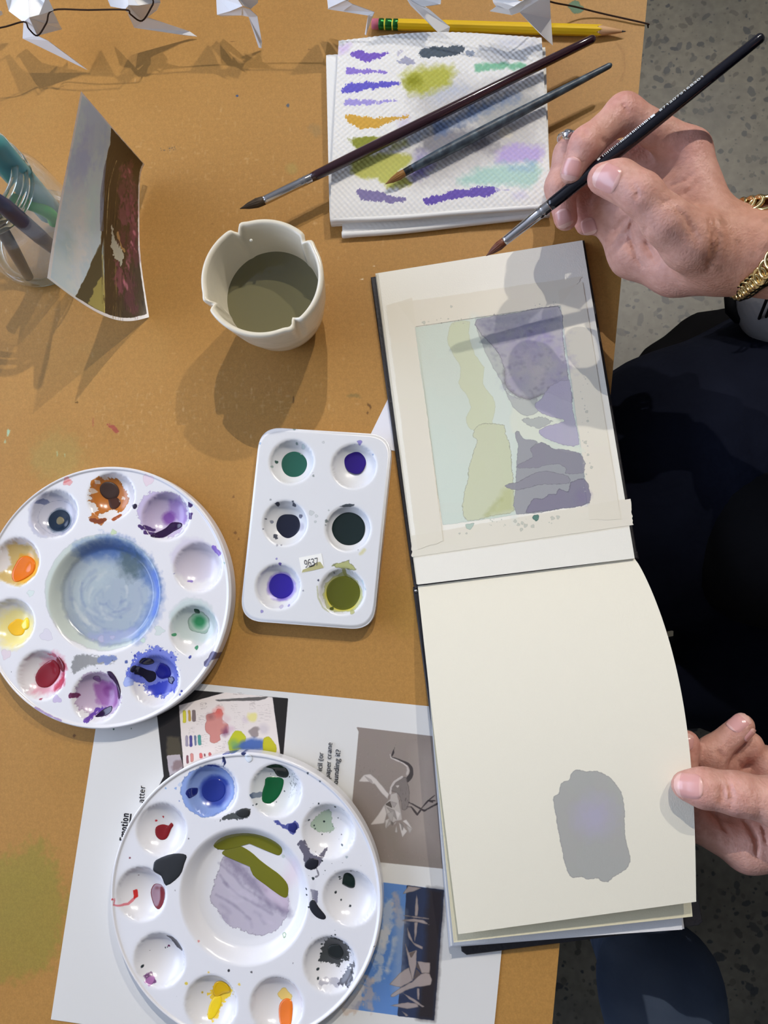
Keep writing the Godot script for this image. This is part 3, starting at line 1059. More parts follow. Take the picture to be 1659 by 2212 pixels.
func sketchbook() -> void:
	var t := thing("sketchbook", "open black sketchbook with a taped watercolour on its upper page", "sketchbook", P(1136, 1233))
	var black := mat(rgb(26, 24, 30), 0.55)
	bump(triplanar(black, 14.0), 0.08, 4, 0.02)
	var im := noise(0.16, 21, 2).get_seamless_image(1024, 1024)
	im.convert(Image.FORMAT_L8)
	M.paper_relief = ImageTexture.create_from_image(im)
	# covers
	var st := begin()
	slab(st, outline([801, 600, 1262, 520, 1376, 1196, 894, 1264], PX, 2.0), 0.0008, 0.0032, 0.0006)
	put("cover", done(st), black, t)
	st = begin()
	slab(st, outline([892, 1268, 1376, 1206, 1517, 1990, 1508, 1998, 1008, 2062, 997, 2054], PX, 2.0), 0.0010, 0.0032, 0.0006)
	put("cover", done(st), black, t)
	st = begin()
	slab(st, outline([894, 1256, 1375, 1192, 1378, 1208, 897, 1274], PX, 2.0), 0.0006, 0.0058, 0.001)
	put("spine", done(st), black, t)
	st = begin()                                       # small steel eyelet at the edge of the spine
	turned(st, P(899, 1276, 3.0), P(899, 1276, 4.6), [[0.0005, 0.0], [0.0012, 0.05], [0.0012, 0.7], [0.0009, 1.0]], 12)
	put("eyelet", done(st), mat(rgb(190, 190, 190), 0.25, 1.0), t)
	# the upper leaves
	var cream := mat(rgb(226, 221, 204), 0.85, 0.0, 0.2)
	st = begin()
	for i in 4:
		var h := 3.4 + i * 1.0
		slab(st, outline([811 + i, 592, 1256, 521, 1370, 1205, 900, 1262], PX, h), h * 0.001, (h + 0.9) * 0.001)
	put("page_block", done(st), cream, t)
	var H1 := 8.0
	var pg := outline([817, 590, 1258, 519, 1371, 1206, 902, 1263], PX, H1)
	var lo := pg[0].min(pg[1]).min(pg[3])
	var hi := pg[2].max(pg[1]).max(pg[3])
	var c := canvas(lo, hi, 4600.0, rgb(237, 234, 222))
	painting(c, H1)
	var m := paper_bump(painted(c, 0.8, 0.3), 0.008)
	st = begin()
	sheet(st, 12, 16, func(u, v):
		var a := pg[0].lerp(pg[1], u)
		var b := pg[3].lerp(pg[2], u)
		var q := a.lerp(b, v)
		return Vector3(q.x, H1 * 0.001, q.y), func(p): return c.uv(p), 0.0003)
	put("painted_page", done(st), m, t).set_meta("label", "page with a green and purple watercolour landscape")
	# masking tape around the painting, torn at its ends
	var z4 := [780.0, 500.0, 0.3858]
	var tape := painted(c, 0.55, 0.4)
	var k := 0
	for q in [[134, 1700 - 10, 1510, 1495, 1525, 1645, 285, 1825], [200, 405, 1240, 255, 1115, 415, 300, 533], [1100, 330, 1240, 285, 1455, 1612, 1278, 1612], [140, 415, 285, 372, 460, 1735, 315, 1780]]:
		if k == 0:
			q = [280, 1702, 1508, 1497, 1525, 1643, 285, 1823]
		var o := outline(q, z4, H1)
		var plan := PackedVector2Array()
		var torn := [1, 3] if k < 2 else [0, 2]
		for e in 4:
			plan.append_array(rough_edge(o[e], o[(e + 1) % 4], 12 if e in torn else 5, 0.0005 if e in torn else 0.00006))
		st = begin()
		slab(st, plan, (H1 - 0.02) * 0.001, (H1 + 0.16 + k * 0.07) * 0.001)
		var mesh := done(st)
		var arr := mesh.surface_get_arrays(0)
		var uv := PackedVector2Array()
		for v in arr[Mesh.ARRAY_VERTEX]:
			uv.append(c.uv(v))
		arr[Mesh.ARRAY_TEX_UV] = uv
		var am := ArrayMesh.new()
		am.add_surface_from_arrays(Mesh.PRIMITIVE_TRIANGLES, arr)
		put("tape_strip", am, tape, t)
		k += 1
	# the lower leaves, fanned
	st = begin()
	for i in 6:
		var h := 3.4 + i * 0.34
		slab(st, outline([909 + i * 0.3, 1266, 1371, 1208, 1478 - i * 2, 2006 - i, 970 + i, 2046 - i * 0.6], PX, h), h * 0.001, (h + 0.28) * 0.001)
	put("page_block", done(st), mat(rgb(222, 222, 224), 0.85, 0.0, 0.2), t)
	var leaves := [
		[[908, 1264], [1371, 1208], [1474, 2008], [973, 2043], 9.5, 6.0, rgb(226, 226, 226)],
		[[906, 1263], [1370, 1207], [1496, 1980], [980, 2036], 17.0, 8.0, rgb(226, 218, 186)],
		[[902, 1262], [1370, 1205], [1504, 1948], [990, 2018], 25.0, 10.0, rgb(228, 223, 205)]]
	k = 0
	for L in leaves:
		var he: float = L[4]                             # height at the free end
		var a0 := Q(L[0][0], L[0][1], 6.0)
		var a1 := Q(L[1][0], L[1][1], 6.0)
		var b1 := Q(L[2][0], L[2][1], he + (3.0 if k == 2 else 0.0))
		var b0 := Q(L[3][0], L[3][1], he - (2.0 if k == 2 else 0.0))
		var bow: float = L[5]
		var l2 := a0.min(b0).min(a1)
		var h2 := b1.max(a1).max(b0)
		var c2 := canvas(l2 - Vector2(0.004, 0.004), h2 + Vector2(0.004, 0.004), 4200.0 if k == 2 else 300.0, L[6])
		if k == 2:
			var z7 := [1150.0, 1450.0, 0.3444]
			var at := [235, 640, 265, 612, 330, 622, 400, 620, 480, 655, 530, 720, 562, 790, 570, 900, 578, 1050, 605, 1150, 598, 1210, 560, 1250, 500, 1285, 470, 1315, 420, 1310, 410, 1292, 340, 1300, 310, 1282, 250, 1290, 215, 1250, 185, 1130, 160, 1000, 140, 880, 125, 800, 138, 775, 165, 762, 170, 710, 190, 686, 225, 678]
			c2.blob(outline(at, z7, 26.0), rgb(162, 162, 157), 0.95, {"wob": 0.3, "edge": 0.18, "ew": 0.5, "mott": 0.12, "nsc": 2.2})
			c2.blob(ring(390, 900, 110, z7, 26.0), rgb(172, 164, 194), 0.55, {"soft": 14.0, "wob": 2.0})
			c2.blob(ring(545, 613, 2.5, z7, 26.0), rgb(70, 66, 70), 0.9, {"wob": 0.0})
		var hh := he
		var kk := k
		var lf := func(u: float, v: float) -> Vector3:
			var e := 1.0 - pow(1.0 - v, 2.3)             # rises steeply off the spine, then levels
			var a := a0.lerp(a1, u)
			var b := b0.lerp(b1, u)
			var q := a.lerp(b, v)
			var side: Vector2 = (a1 - a0).normalized()
			q += side * (0.010 if kk == 2 else 0.004) * sin(PI * pow(v, 0.75)) * u * u
			var y := 5.5 + (hh - 5.5) * e + bow * sin(PI * pow(v, 0.88)) * (0.35 + 0.65 * u) * 0.75
			if kk == 2:
				y += 3.0 * v * (u - 0.4) * 1.6
			return Vector3(q.x, y * 0.001, q.y)
		st = begin()
		sheet(st, 24, 48, lf, func(p): return c2.uv(p), 0.0003)
		var pm := paper_bump(painted(c2, 0.85, 0.2), 0.007)
		put("leaf", done(st), pm, t).set_meta("label", ["white leaf lying lowest of the fanned pages", "cream leaf under the top page", "lifted top page with one grey wash test patch"][k])
		k += 1


func painting(c: Canvas, h: float) -> void:
	var z := [780.0, 500.0, 0.3858]
	# tape tone under the strips
	for q in [[200, 400, 1240, 250, 1115, 415, 300, 535], [140, 415, 285, 370, 460, 1735, 315, 1780], [1100, 330, 1240, 280, 1455, 1615, 1278, 1615], [270, 1705, 1520, 1490, 1535, 1650, 275, 1830]]:
		c.blob(outline(q, z, h), rgb(225, 219, 201), 0.9, {"wob": 0.2, "soft": 0.5, "mott": 0.2})
	var mint := outline([300, 535, 1115, 415, 1275, 1525, 455, 1645], z, h)
	c.blob(mint, rgb(206, 217, 204), 1.0, {"wob": 0.25, "edge": 0.14, "ew": 0.35, "c2": rgb(215, 221, 208), "msc": 0.6})
	c.blob(outline([610, 500, 650, 490, 660, 600, 760, 760, 840, 960, 870, 1150, 840, 1560, 860, 1580, 700, 1080, 690, 900], z, h), rgb(214, 224, 214), 0.6, {"soft": 5.0})
	c.blob(outline([1000, 1000, 1150, 1060, 1000, 1120, 1060, 1190, 1230, 1210, 1230, 1240, 1000, 1180, 850, 1120, 850, 980], z, h), rgb(219, 224, 207), 0.9, {"wob": 0.5, "soft": 2.0})
	c.blob(outline([510, 512, 605, 503, 602, 570, 640, 690, 690, 760, 680, 850, 735, 930, 752, 980, 735, 1060, 735, 1080, 640, 1112, 600, 1090, 588, 1040, 615, 985, 580, 900, 543, 850, 558, 760, 520, 700, 485, 620, 488, 570], z, h), rgb(207, 212, 180), 0.92, {"wob": 0.4, "edge": 0.06, "mott": 0.18})
	c.blob(outline([628, 1130, 640, 1098, 690, 1074, 750, 1075, 800, 1086, 808, 1130, 835, 1215, 848, 1380, 856, 1560, 800, 1582, 740, 1592, 595, 1622, 568, 1560, 572, 1490, 592, 1400, 605, 1300, 650, 1172, 628, 1150], z, h), rgb(204, 208, 176), 0.95, {"wob": 0.5, "edge": 0.32, "ew": 0.45, "mott": 0.15, "nsc": 2.0})
	c.blob(outline([720, 1580, 760, 1540, 790, 1450, 850, 1420, 852, 1560], z, h), rgb(188, 192, 140), 0.75, {"wob": 0.7, "soft": 4.0, "mott": 0.3})
	c.blob(outline([700, 1590, 740, 1540, 780, 1500], z, h), rgb(174, 178, 124), 0.5, {"wide": 1.2, "soft": 2.5, "wob": 0.8})
	c.blob(outline([640, 490, 700, 600, 775, 690, 800, 790, 810, 890, 870, 930, 980, 930, 975, 965, 990, 1005, 930, 1035, 850, 985, 790, 850, 740, 760, 700, 690, 660, 590], z, h), rgb(183, 187, 182), 0.92, {"wob": 0.4, "edge": 0.2, "ew": 0.4})
	c.blob(outline([645, 492, 870, 455, 1105, 418, 1128, 570, 1160, 830, 1185, 960, 1062, 905, 1020, 908, 945, 938, 880, 925, 830, 890, 805, 850, 800, 770, 772, 685, 700, 605, 660, 555], z, h), rgb(160, 158, 168), 0.96, {"wob": 0.35, "edge": 0.35, "ew": 0.5, "c2": rgb(190, 186, 188), "msc": 0.9, "nsc": 2.4})
	c.blob(outline([650, 492, 1104, 420, 1112, 500, 800, 560, 700, 560], z, h), rgb(140, 142, 158), 0.7, {"soft": 4.0, "mott": 0.3})
	for q in [[840, 610, 60], [960, 660, 70], [1090, 640, 50], [1080, 830, 60], [870, 840, 50], [1010, 560, 50], [1120, 740, 50], [900, 720, 40]]:
		c.blob(ring(q[0], q[1], q[2], z, h, 14, 0.3), rgb(146, 136, 186), 0.42, {"soft": 9.0, "wob": 4.0, "mott": 0.5})
	for q in [[930, 770, 70], [1050, 730, 60], [880, 690, 40], [1000, 840, 50], [820, 560, 40]]:
		c.blob(ring(q[0], q[1], q[2], z, h, 14, 0.3), rgb(196, 190, 186), 0.4, {"soft": 9.0, "wob": 4.0, "mott": 0.4})
	for i in 260:
		var a := rng.randf_range(660, 1140)
		var e := rng.randf_range(470, 920)
		if a > 640 + (e - 490) * 0.42:
			c.blob(outline([a, e, a + rng.randf_range(-16, 16), e + rng.randf_range(-8, 8)], z, h), [rgb(128, 124, 150), rgb(204, 200, 198), rgb(112, 112, 120)][i % 3], 0.2, {"wide": 0.5, "soft": 1.4})
	c.blob(outline([800, 770, 805, 850, 830, 890, 880, 925, 945, 938, 1020, 908], z, h), rgb(134, 131, 133), 0.6, {"wide": 0.8, "soft": 2.0, "wob": 1.2, "nsc": 2.5})
	c.blob(outline([1060, 862, 1165, 830, 1175, 930, 1200, 1080, 1222, 1192, 1150, 1196, 1060, 1172, 1010, 1140, 995, 1112, 1060, 1082, 1140, 1062, 1110, 1046, 1040, 1030, 985, 1000, 975, 962, 1010, 935], z, h), rgb(172, 165, 194), 0.95, {"wob": 0.4, "edge": 0.22, "ew": 0.4, "mott": 0.1, "c2": rgb(181, 178, 187), "nsc": 2.0})
	c.blob(outline([895, 1052, 925, 1044, 960, 1050, 1010, 1038, 1040, 1050, 1076, 1064, 1040, 1080, 1000, 1105, 960, 1090, 930, 1082], z, h), rgb(180, 183, 178), 0.95, {"wob": 0.7, "edge": 0.25, "ew": 0.35, "nsc": 2.0})
	c.blob(outline([862, 1125, 885, 1118, 905, 1160, 960, 1166, 985, 1178, 950, 1215, 1010, 1180, 1080, 1215, 1150, 1238, 1230, 1242, 1245, 1340, 1250, 1385, 1272, 1450, 1272, 1520, 1100, 1555, 870, 1582, 862, 1450, 875, 1250, 876, 1195], z, h), rgb(158, 159, 162), 0.97, {"wob": 0.35, "edge": 0.2, "ew": 0.4, "mott": 0.06, "nsc": 2.0})
	c.blob(outline([945, 1215, 1010, 1180, 1080, 1215, 1230, 1242, 1246, 1350, 1140, 1355, 1150, 1330, 1110, 1302, 1050, 1305, 980, 1322, 885, 1325, 880, 1305, 960, 1262], z, h), rgb(144, 142, 151), 0.9, {"wob": 0.4, "edge": 0.22, "ew": 0.35, "nsc": 2.0})
	c.blob(outline([803, 1425, 820, 1412, 880, 1400, 960, 1358, 1040, 1336, 1090, 1352, 1130, 1358, 1160, 1372, 1165, 1410, 1060, 1415, 980, 1420, 880, 1447, 830, 1440], z, h), rgb(146, 145, 153), 0.92, {"wob": 0.35, "edge": 0.3, "ew": 0.35, "nsc": 2.0})
	c.blob(outline([928, 1560, 955, 1500, 985, 1492, 1010, 1500, 1050, 1470, 1090, 1468, 1110, 1440, 1160, 1455, 1172, 1400, 1246, 1385, 1276, 1440, 1276, 1518, 1150, 1548, 935, 1574], z, h), rgb(134, 130, 146), 0.95, {"wob": 0.4, "edge": 0.3, "ew": 0.5, "mott": 0.12, "nsc": 2.2})
	c.blob(ring(1240, 1490, 36, z, h), rgb(132, 123, 150), 0.6, {"soft": 6.0, "wob": 1.5})
	# drips and dry specks on the tape
	c.blob(ring(978, 1602, 19, z, h, 12, 0.12), rgb(74, 118, 106), 0.95, {"wob": 0.2, "edge": 0.3, "c2": rgb(110, 150, 136)})
	c.blob(outline([583, 1640, 632, 1632, 625, 1650, 610, 1668, 590, 1662], z, h), rgb(176, 196, 180), 0.9, {"wob": 0.3, "edge": 0.35, "ew": 0.25})
	for q in [[550, 1690, 8], [590, 1690, 6], [860, 1622, 10], [880, 1640, 9], [900, 1630, 8], [920, 1645, 10], [895, 1668, 8], [1070, 1605, 11], [1102, 1598, 10], [960, 1650, 9], [1262, 1010, 8], [1268, 1060, 7], [1255, 1180, 9], [1270, 1250, 7], [1290, 1320, 9], [350, 510, 10], [505, 420, 7]]:
		c.blob(ring(q[0], q[1], q[2], z, h, 9, 0.25), rgb(192, 194, 178), 0.8, {"wob": 0.3, "edge": 0.22, "ew": 0.2})
	c.spots(Q(780 + 0.3858 * 480, 500 + 0.3858 * 500, h), Vector2(18, 2.5), 60, 0.15, 0.6, rgb(176, 176, 160), rng, 0.8)
	c.spots(Q(780 + 0.3858 * 1040, 500 + 0.3858 * 420, h), Vector2(9, 3.0), 60, 0.15, 0.5, rgb(150, 150, 150), rng, 0.8)
	c.spots(Q(780 + 0.3858 * 780, 500 + 0.3858 * 1625, h), Vector2(34, 3.0), 110, 0.15, 0.5, rgb(180, 184, 168), rng, 0.8)
	c.spots(Q(780 + 0.3858 * 1255, 500 + 0.3858 * 1150, h), Vector2(2.5, 40), 90, 0.15, 0.6, rgb(186, 186, 176), rng, 0.8)
	c.spots(Q(780 + 0.3858 * 742, 500 + 0.3858 * 464, h), Vector2(0.3, 0.3), 3, 0.3, 0.5, rgb(46, 46, 60), rng, 1.0)
	c.spots(Q(780 + 0.3858 * 1110, 500 + 0.3858 * 424, h), Vector2(0.2, 0.2), 3, 0.3, 0.4, rgb(46, 46, 60), rng, 1.0)
	c.spots(Q(780 + 0.3858 * 510, 500 + 0.3858 * 1118, h), Vector2(0.2, 0.2), 2, 0.2, 0.3, rgb(90, 110, 110), rng, 1.0)


# ---------- palettes ----------
# a moulded plastic dish: plan radius by angle, surface height by place, closed underneath
func dish(st: SurfaceTool, mid: Vector2, reach: Callable, surf: Callable, nr: int, na: int, c: Canvas, base_y: float) -> void:
	var pos := PackedVector3Array()
	var nrm := PackedVector3Array()
	for i in nr + 1:
		var f := float(i) / nr
		for k in na:
			var a := TAU * k / na
			var q: Vector2 = mid + Vector2.from_angle(a) * float(reach.call(a)) * f
			var y: float = surf.call(q)
			var e := 0.0004
			var dx: float = surf.call(q + Vector2(e, 0)) - surf.call(q - Vector2(e, 0))
			var dz: float = surf.call(q + Vector2(0, e)) - surf.call(q - Vector2(0, e))
			pos.append(Vector3(q.x, y, q.y))
			nrm.append(Vector3(-dx, 2.0 * e, -dz).normalized())
	for i in nr:
		for k in na:
			var j := (k + 1) % na
			var q := [i * na + k, i * na + j, (i + 1) * na + j, (i + 1) * na + k]
			for z in [0, 2, 1, 0, 3, 2]:                  # angle grows clockwise seen from above
				st.set_normal(nrm[q[z]])
				st.set_uv(c.uv(pos[q[z]]))
				st.add_vertex(pos[q[z]])
	for k in na:                                          # outer wall, turned under
		var j := (k + 1) % na
		var a := pos[nr * na + k]
		var b := pos[nr * na + j]
		var la := Vector3(a.x, base_y, a.z)
		var lb := Vector3(b.x, base_y, b.z)
		var out := Vector3(a.x - mid.x, 0, a.z - mid.y).normalized()
		var out2 := Vector3(b.x - mid.x, 0, b.z - mid.y).normalized()
		var seq := [[a, out], [lb, out2], [b, out2], [a, out], [la, out], [lb, out2]]
		for v in seq:
			st.set_normal(v[1])
			st.set_uv(c.uv(v[0]))
			st.add_vertex(v[0])
		var ia := Vector3(lerpf(la.x, mid.x, 0.025), base_y, lerpf(la.z, mid.y, 0.025))
		var ib := Vector3(lerpf(lb.x, mid.x, 0.025), base_y, lerpf(lb.z, mid.y, 0.025))
		var ua := Vector3(ia.x, a.y - 0.0016, ia.z)
		var ub := Vector3(ib.x, b.y - 0.0016, ib.z)
		for v in [[la, Vector3.DOWN], [ib, Vector3.DOWN], [lb, Vector3.DOWN], [la, Vector3.DOWN], [ia, Vector3.DOWN], [ib, Vector3.DOWN], [ia, -out], [ub, -out2], [ib, -out2], [ia, -out], [ua, -out], [ub, -out2]]:
			st.set_normal(v[1])
			st.set_uv(c.uv(v[0]))
			st.add_vertex(v[0])
	for i in range(0, nr, 2):                             # the underside follows the wells
		for k in range(0, na, 2):
			var j := (k + 2) % na
			var i2 := mini(i + 2, nr)
			var q := [i * na + k, i2 * na + k, i2 * na + j, i * na + j]
			for z in [0, 2, 1, 0, 3, 2]:
				var p := pos[q[z]]
				p.y = maxf(p.y - 0.0016, 0.0004)
				p.x = lerpf(p.x, mid.x, 0.01)
				p.z = lerpf(p.z, mid.y, 0.01)
				st.set_normal(-nrm[q[z]])
				st.set_uv(c.uv(p))
				st.add_vertex(p)


func well_depth(d: float, r: float, deep: float) -> float:   # a rounded bowl with a softened lip
	var lip := 0.0011
	if d > r + lip:
		return 0.0
	if d > r - lip:
		var t := (r + lip - d) / (2.0 * lip)
		return t * t * lip * 0.75
	var b := d / (r - lip)
	return lip * 0.75 + (deep - lip * 0.75) * pow(maxf(1.0 - b * b, 0.0), 0.62)


func pool(parent: Node3D, called: String, plan: PackedVector2Array, surf: Callable, thick: float, m: Material, level := -1.0) -> void:
	var smooth := PackedVector2Array()                     # rounded outline
	var n := plan.size()
	for i in n:
		for s in 3:
			smooth.append(plan[i].cubic_interpolate(plan[(i + 1) % n], plan[(i - 1 + n) % n], plan[(i + 2) % n], s / 3.0))
	n = smooth.size()
	var mid := Vector2.ZERO
	for p in smooth:
		mid += p
	mid /= n
	var st := begin()
	var nr := 7
	var ringpts := []
	for i in nr + 1:
		var f := sin(float(i) / nr * PI * 0.5)
		var row := PackedVector3Array()
		for k in n:
			var q := mid.lerp(smooth[k], f)
			var y: float = surf.call(q)
			var dome := thick * sqrt(maxf(1.0 - pow(f, 3.0), 0.0))
			if level > 0.0:
				y = maxf(y + 0.00008, level + thick * pow(f, 8.0)) if i < nr else y + 0.00006
			else:
				y += 0.00008 + dome
			row.append(Vector3(q.x, y, q.y))
		ringpts.append(row)
	var cw := area2(smooth) > 0.0
	for i in nr:
		for k in n:
			var j := (k + 1) % n
			if cw:
				quad(st, ringpts[i][k], ringpts[i + 1][k], ringpts[i + 1][j], ringpts[i][j])
			else:
				quad(st, ringpts[i][k], ringpts[i][j], ringpts[i + 1][j], ringpts[i + 1][k])
	put(called, done(st), m, parent)


func gloss(r: int, g: int, b: int, rough := 0.12) -> StandardMaterial3D:
	return mat(rgb(r, g, b), rough, 0.0, 0.5)


const PTOP := 12.0

func palette_shape(mid: Vector2, first: float, c_r: float) -> Array:
	var wells := []
	for k in 10:
		wells.append(mid + Vector2.from_angle(deg_to_rad(first + 36.0 * k - 90.0)) * 0.0662)
	var surf := func(q: Vector2) -> float:
		var r := q.distance_to(mid)
		var y := PTOP * 0.001
		if r > 0.0835:                                     # raised outer lip
			y += 0.0010 * smoothstep(0.0837, 0.0846, r) - 0.0022 * smoothstep(0.0854, 0.0864, r)
		if r < c_r + 0.002:                                # sloping middle basin
			y -= 0.0078 * smoothstep(c_r + 0.0015, c_r - 0.0075, r) + 0.0006 * smoothstep(c_r - 0.006, c_r - 0.012, r)
		for w in wells:
			var d: float = q.distance_to(w)
			if d < 0.019:
				y -= well_depth(d, 0.0166, 0.0092)
		return y
	return [surf, wells]


func round_palette_one() -> void:
	var mid := Q(224, 1286, PTOP)
	var ps := palette_shape(mid, 2.0, 0.0375)
	var surf: Callable = ps[0]
	var wells: Array = ps[1]
	var c := canvas(mid - Vector2(0.089, 0.089), mid + Vector2(0.089, 0.089), 4600.0, rgb(225, 224, 227))
	var z := [0.0, 980.0, 0.31344]
	var hb := 4.6
	# stains dried into the plastic
	c.blob(ring(745, 955, 395, z, hb, 26), rgb(192, 203, 194), 0.8, {"soft": 1.2, "wob": 0.5, "edge": 0.2, "ew": 0.5})
	c.blob(ring(775, 975, 345, z, hb, 26), rgb(146, 162, 184), 0.97, {"soft": 2.0, "wob": 0.5, "c2": rgb(184, 193, 194), "msc": 0.8, "edge": 0.18, "ew": 1.5})
	c.blob(outline([600, 680, 720, 640, 840, 640, 960, 705, 1060, 830, 1095, 960, 1060, 1110, 970, 1225], z, hb), rgb(66, 100, 172), 0.8, {"wide": 5.0, "soft": 8.0, "wob": 2.0, "mott": 0.35})
	c.blob(outline([720, 660, 860, 670, 970, 740, 1040, 850], z, hb), rgb(62, 96, 160), 0.7, {"wide": 7.0, "soft": 9.0, "wob": 2.5, "mott": 0.45})
	c.blob(outline([1085, 830, 1112, 960, 1085, 1090], z, hb), rgb(60, 100, 200), 0.7, {"wide": 2.2, "soft": 4.0, "wob": 0.8})
	c.blob(outline([840, 690, 960, 700, 1000, 790, 930, 850, 850, 820, 820, 750], z, hb), rgb(82, 100, 104), 0.8, {"soft": 9.0, "wob": 3.0})
	c.blob(outline([450, 900, 560, 800, 700, 740, 790, 800, 720, 900, 640, 1000, 560, 1080, 470, 1060], z, hb), rgb(184, 198, 200), 0.6, {"soft": 9.0, "wob": 3.0, "mott": 0.3})
	for i in 90:                                           # brush swirls
		var a := rng.randf_range(-0.8, 4.2)
		var r := rng.randf_range(60, 325)
		var turn := rng.randf_range(0.05, 0.16)
		var dr := rng.randf_range(-6, 6)
		var pts := []
		for k in 6:
			pts.append_array([772 + cos(a + k * turn) * (r + k * dr), 985 + sin(a + k * turn) * (r + k * dr)])
		c.blob(outline(pts, z, hb), [rgb(112, 130, 172), rgb(208, 213, 208), rgb(140, 152, 180), rgb(176, 186, 190)][i % 4], rng.randf_range(0.2, 0.5), {"wide": rng.randf_range(0.2, 1.1), "soft": 1.6, "wob": 1.6, "mott": 0.4})
	c.blob(outline([600, 1240, 760, 1210, 930, 1200, 960, 1240, 840, 1290, 700, 1310, 620, 1290], z, hb), rgb(156, 164, 204), 0.7, {"soft": 3.0, "wob": 1.5, "mott": 0.3})
	for q in [[690, 1275, 26], [770, 1265, 18], [640, 1280, 14]]:
		c.blob(ring(q[0], q[1], q[2], z, hb, 10, 0.2), rgb(190, 184, 210), 0.6, {"wob": 0.6, "edge": 0.12})
	# well one: grey-blue wash with a dark ring
	c.blob(ring(372, 430, 152, z, 6.0, 18, 0.04), rgb(184, 184, 202), 0.85, {"soft": 1.5, "wob": 1.0, "edge": 0.1, "mott": 0.3})
	c.blob(outline([260, 320, 300, 300, 325, 330, 300, 348, 250, 345], z, 9.0), rgb(92, 102, 142), 0.85, {"wob": 0.8, "mott": 0.3})
	c.blob(ring(415, 462, 84, z, 4.0, 18, 0.02), rgb(88, 104, 124), 0.95, {"soft": 1.4, "wob": 0.3})
	for q in [[415, 462, 92, 120, 134, 152], [400, 440, 120, 150, 156, 178]]:
		var loop := ring(q[0], q[1], q[2], z, 5.0, 20, 0.02)
		loop.append(loop[0])
		c.blob(loop, rgb(q[3], q[4], q[5]), 0.6, {"wide": 0.25, "wob": 0.2})
	# well two: burnt orange
	c.blob(outline([640, 240, 670, 190, 730, 160, 800, 175, 850, 230, 885, 300, 870, 350, 820, 400, 770, 385, 720, 400, 690, 440, 740, 470, 720, 490, 650, 460, 640, 430, 690, 390, 640, 330], z, 6.0), rgb(176, 98, 34), 0.97, {"wob": 1.3, "edge": 0.25, "nsc": 2.2, "c2": rgb(196, 122, 50)})
	for q in [[655, 260, 22], [680, 200, 16], [735, 168, 14], [830, 300, 12]]:
		c.blob(ring(q[0], q[1], q[2], z, 7.0, 9, 0.3), rgb(226, 214, 206), 0.85, {"wob": 0.8})
	c.blob(outline([660, 465, 730, 472, 742, 460], z, 6.0), rgb(120, 54, 20), 0.9, {"wide": 1.2, "wob": 1.0})
	c.blob(outline([800, 450, 825, 430], z, 8.0), rgb(150, 66, 24), 0.9, {"wide": 1.6, "wob": 0.6})
	# well three: violet
	c.blob(ring(1128, 415, 162, z, 7.0, 18, 0.03), rgb(158, 128, 198), 0.85, {"wob": 1.3, "edge": 0.2, "mott": 0.35, "nsc": 2.0, "c2": rgb(190, 176, 206)})
	c.blob(outline([1170, 320, 1240, 310, 1285, 380, 1270, 460, 1220, 480, 1120, 400], z, 7.0), rgb(120, 80, 180), 0.6, {"soft": 3.0, "wob": 1.5, "mott": 0.4})
	c.blob(ring(1160, 440, 48, z, 4.0, 14), rgb(104, 44, 150), 0.7, {"soft": 2.5, "wob": 0.6})
	c.blob(outline([1290, 400, 1330, 410, 1318, 450, 1290, 446], z, 12.0), rgb(60, 30, 100), 0.95, {"wob": 0.8})
	c.blob(ring(1308, 352, 18, z, 12.0, 9, 0.2), rgb(50, 30, 90), 0.95, {"wob": 0.4})
	c.blob(ring(927, 361, 19, z, 12.0, 9, 0.15), rgb(34, 22, 48), 1.0, {"wob": 0.3})
	for q in [[1000, 505, 1045, 525], [1008, 545, 1050, 552], [970, 500, 985, 515]]:
		c.blob(outline(q, z, 10.0), rgb(58, 30, 90), 0.9, {"wide": 1.0, "wob": 0.5})
	# well four and five: pale washes
	c.blob(ring(1350, 735, 150, z, 6.0, 18), rgb(202, 194, 214), 0.75, {"soft": 3.0, "wob": 1.0, "mott": 0.2})
	c.blob(outline([1470, 645, 1510, 685], z, 11.0), rgb(118, 84, 190), 0.8, {"wide": 1.2, "wob": 0.8})
	c.blob(outline([1285, 875, 1305, 878], z, 10.0), rgb(100, 70, 180), 0.7, {"wide": 0.9, "wob": 0.5})
	c.blob(ring(1345, 1155, 152, z, 6.0, 18), rgb(184, 202, 198), 0.8, {"soft": 3.0, "wob": 1.0, "edge": 0.08, "mott": 0.25})
	c.blob(ring(1375, 1165, 76, z, 4.2, 16, 0.06), rgb(150, 178, 162), 0.9, {"wob": 0.5, "edge": 0.35, "ew": 0.5})
	c.blob(ring(1375, 1160, 62, z, 4.2, 16, 0.05), rgb(200, 210, 202), 0.9, {"soft": 1.0})
	c.blob(ring(1372, 1155, 46, z, 4.2, 14), rgb(44, 134, 84), 0.95, {"soft": 4.0, "wob": 0.4})
	c.blob(ring(1198, 1246, 10, z, 10.0, 8, 0.3), rgb(60, 140, 90), 0.9)
	# well six: ultramarine, with spatter
	c.blob(ring(1085, 1500, 168, z, 7.0, 20, 0.07), rgb(58, 72, 188), 0.94, {"wob": 2.0, "edge": 0.2, "mott": 0.2, "nsc": 2.4, "c2": rgb(120, 134, 214)})
	c.blob(outline([1010, 1600, 1090, 1580, 1200, 1560, 1180, 1640, 1060, 1670, 1010, 1650], z, 6.0), rgb(30, 44, 176), 0.9, {"wob": 1.2, "mott": 0.2})
	c.spots(Q(1085 * 0.31344, 980 + 1480 * 0.31344, 11.0), Vector2(19, 17), 60, 0.2, 0.9, rgb(40, 48, 150), rng, 0.85)
	c.blob(ring(880, 1575, 34, z, 12.0, 12, 0.1), rgb(160, 176, 232), 0.9, {"wob": 0.4, "edge": 0.1})
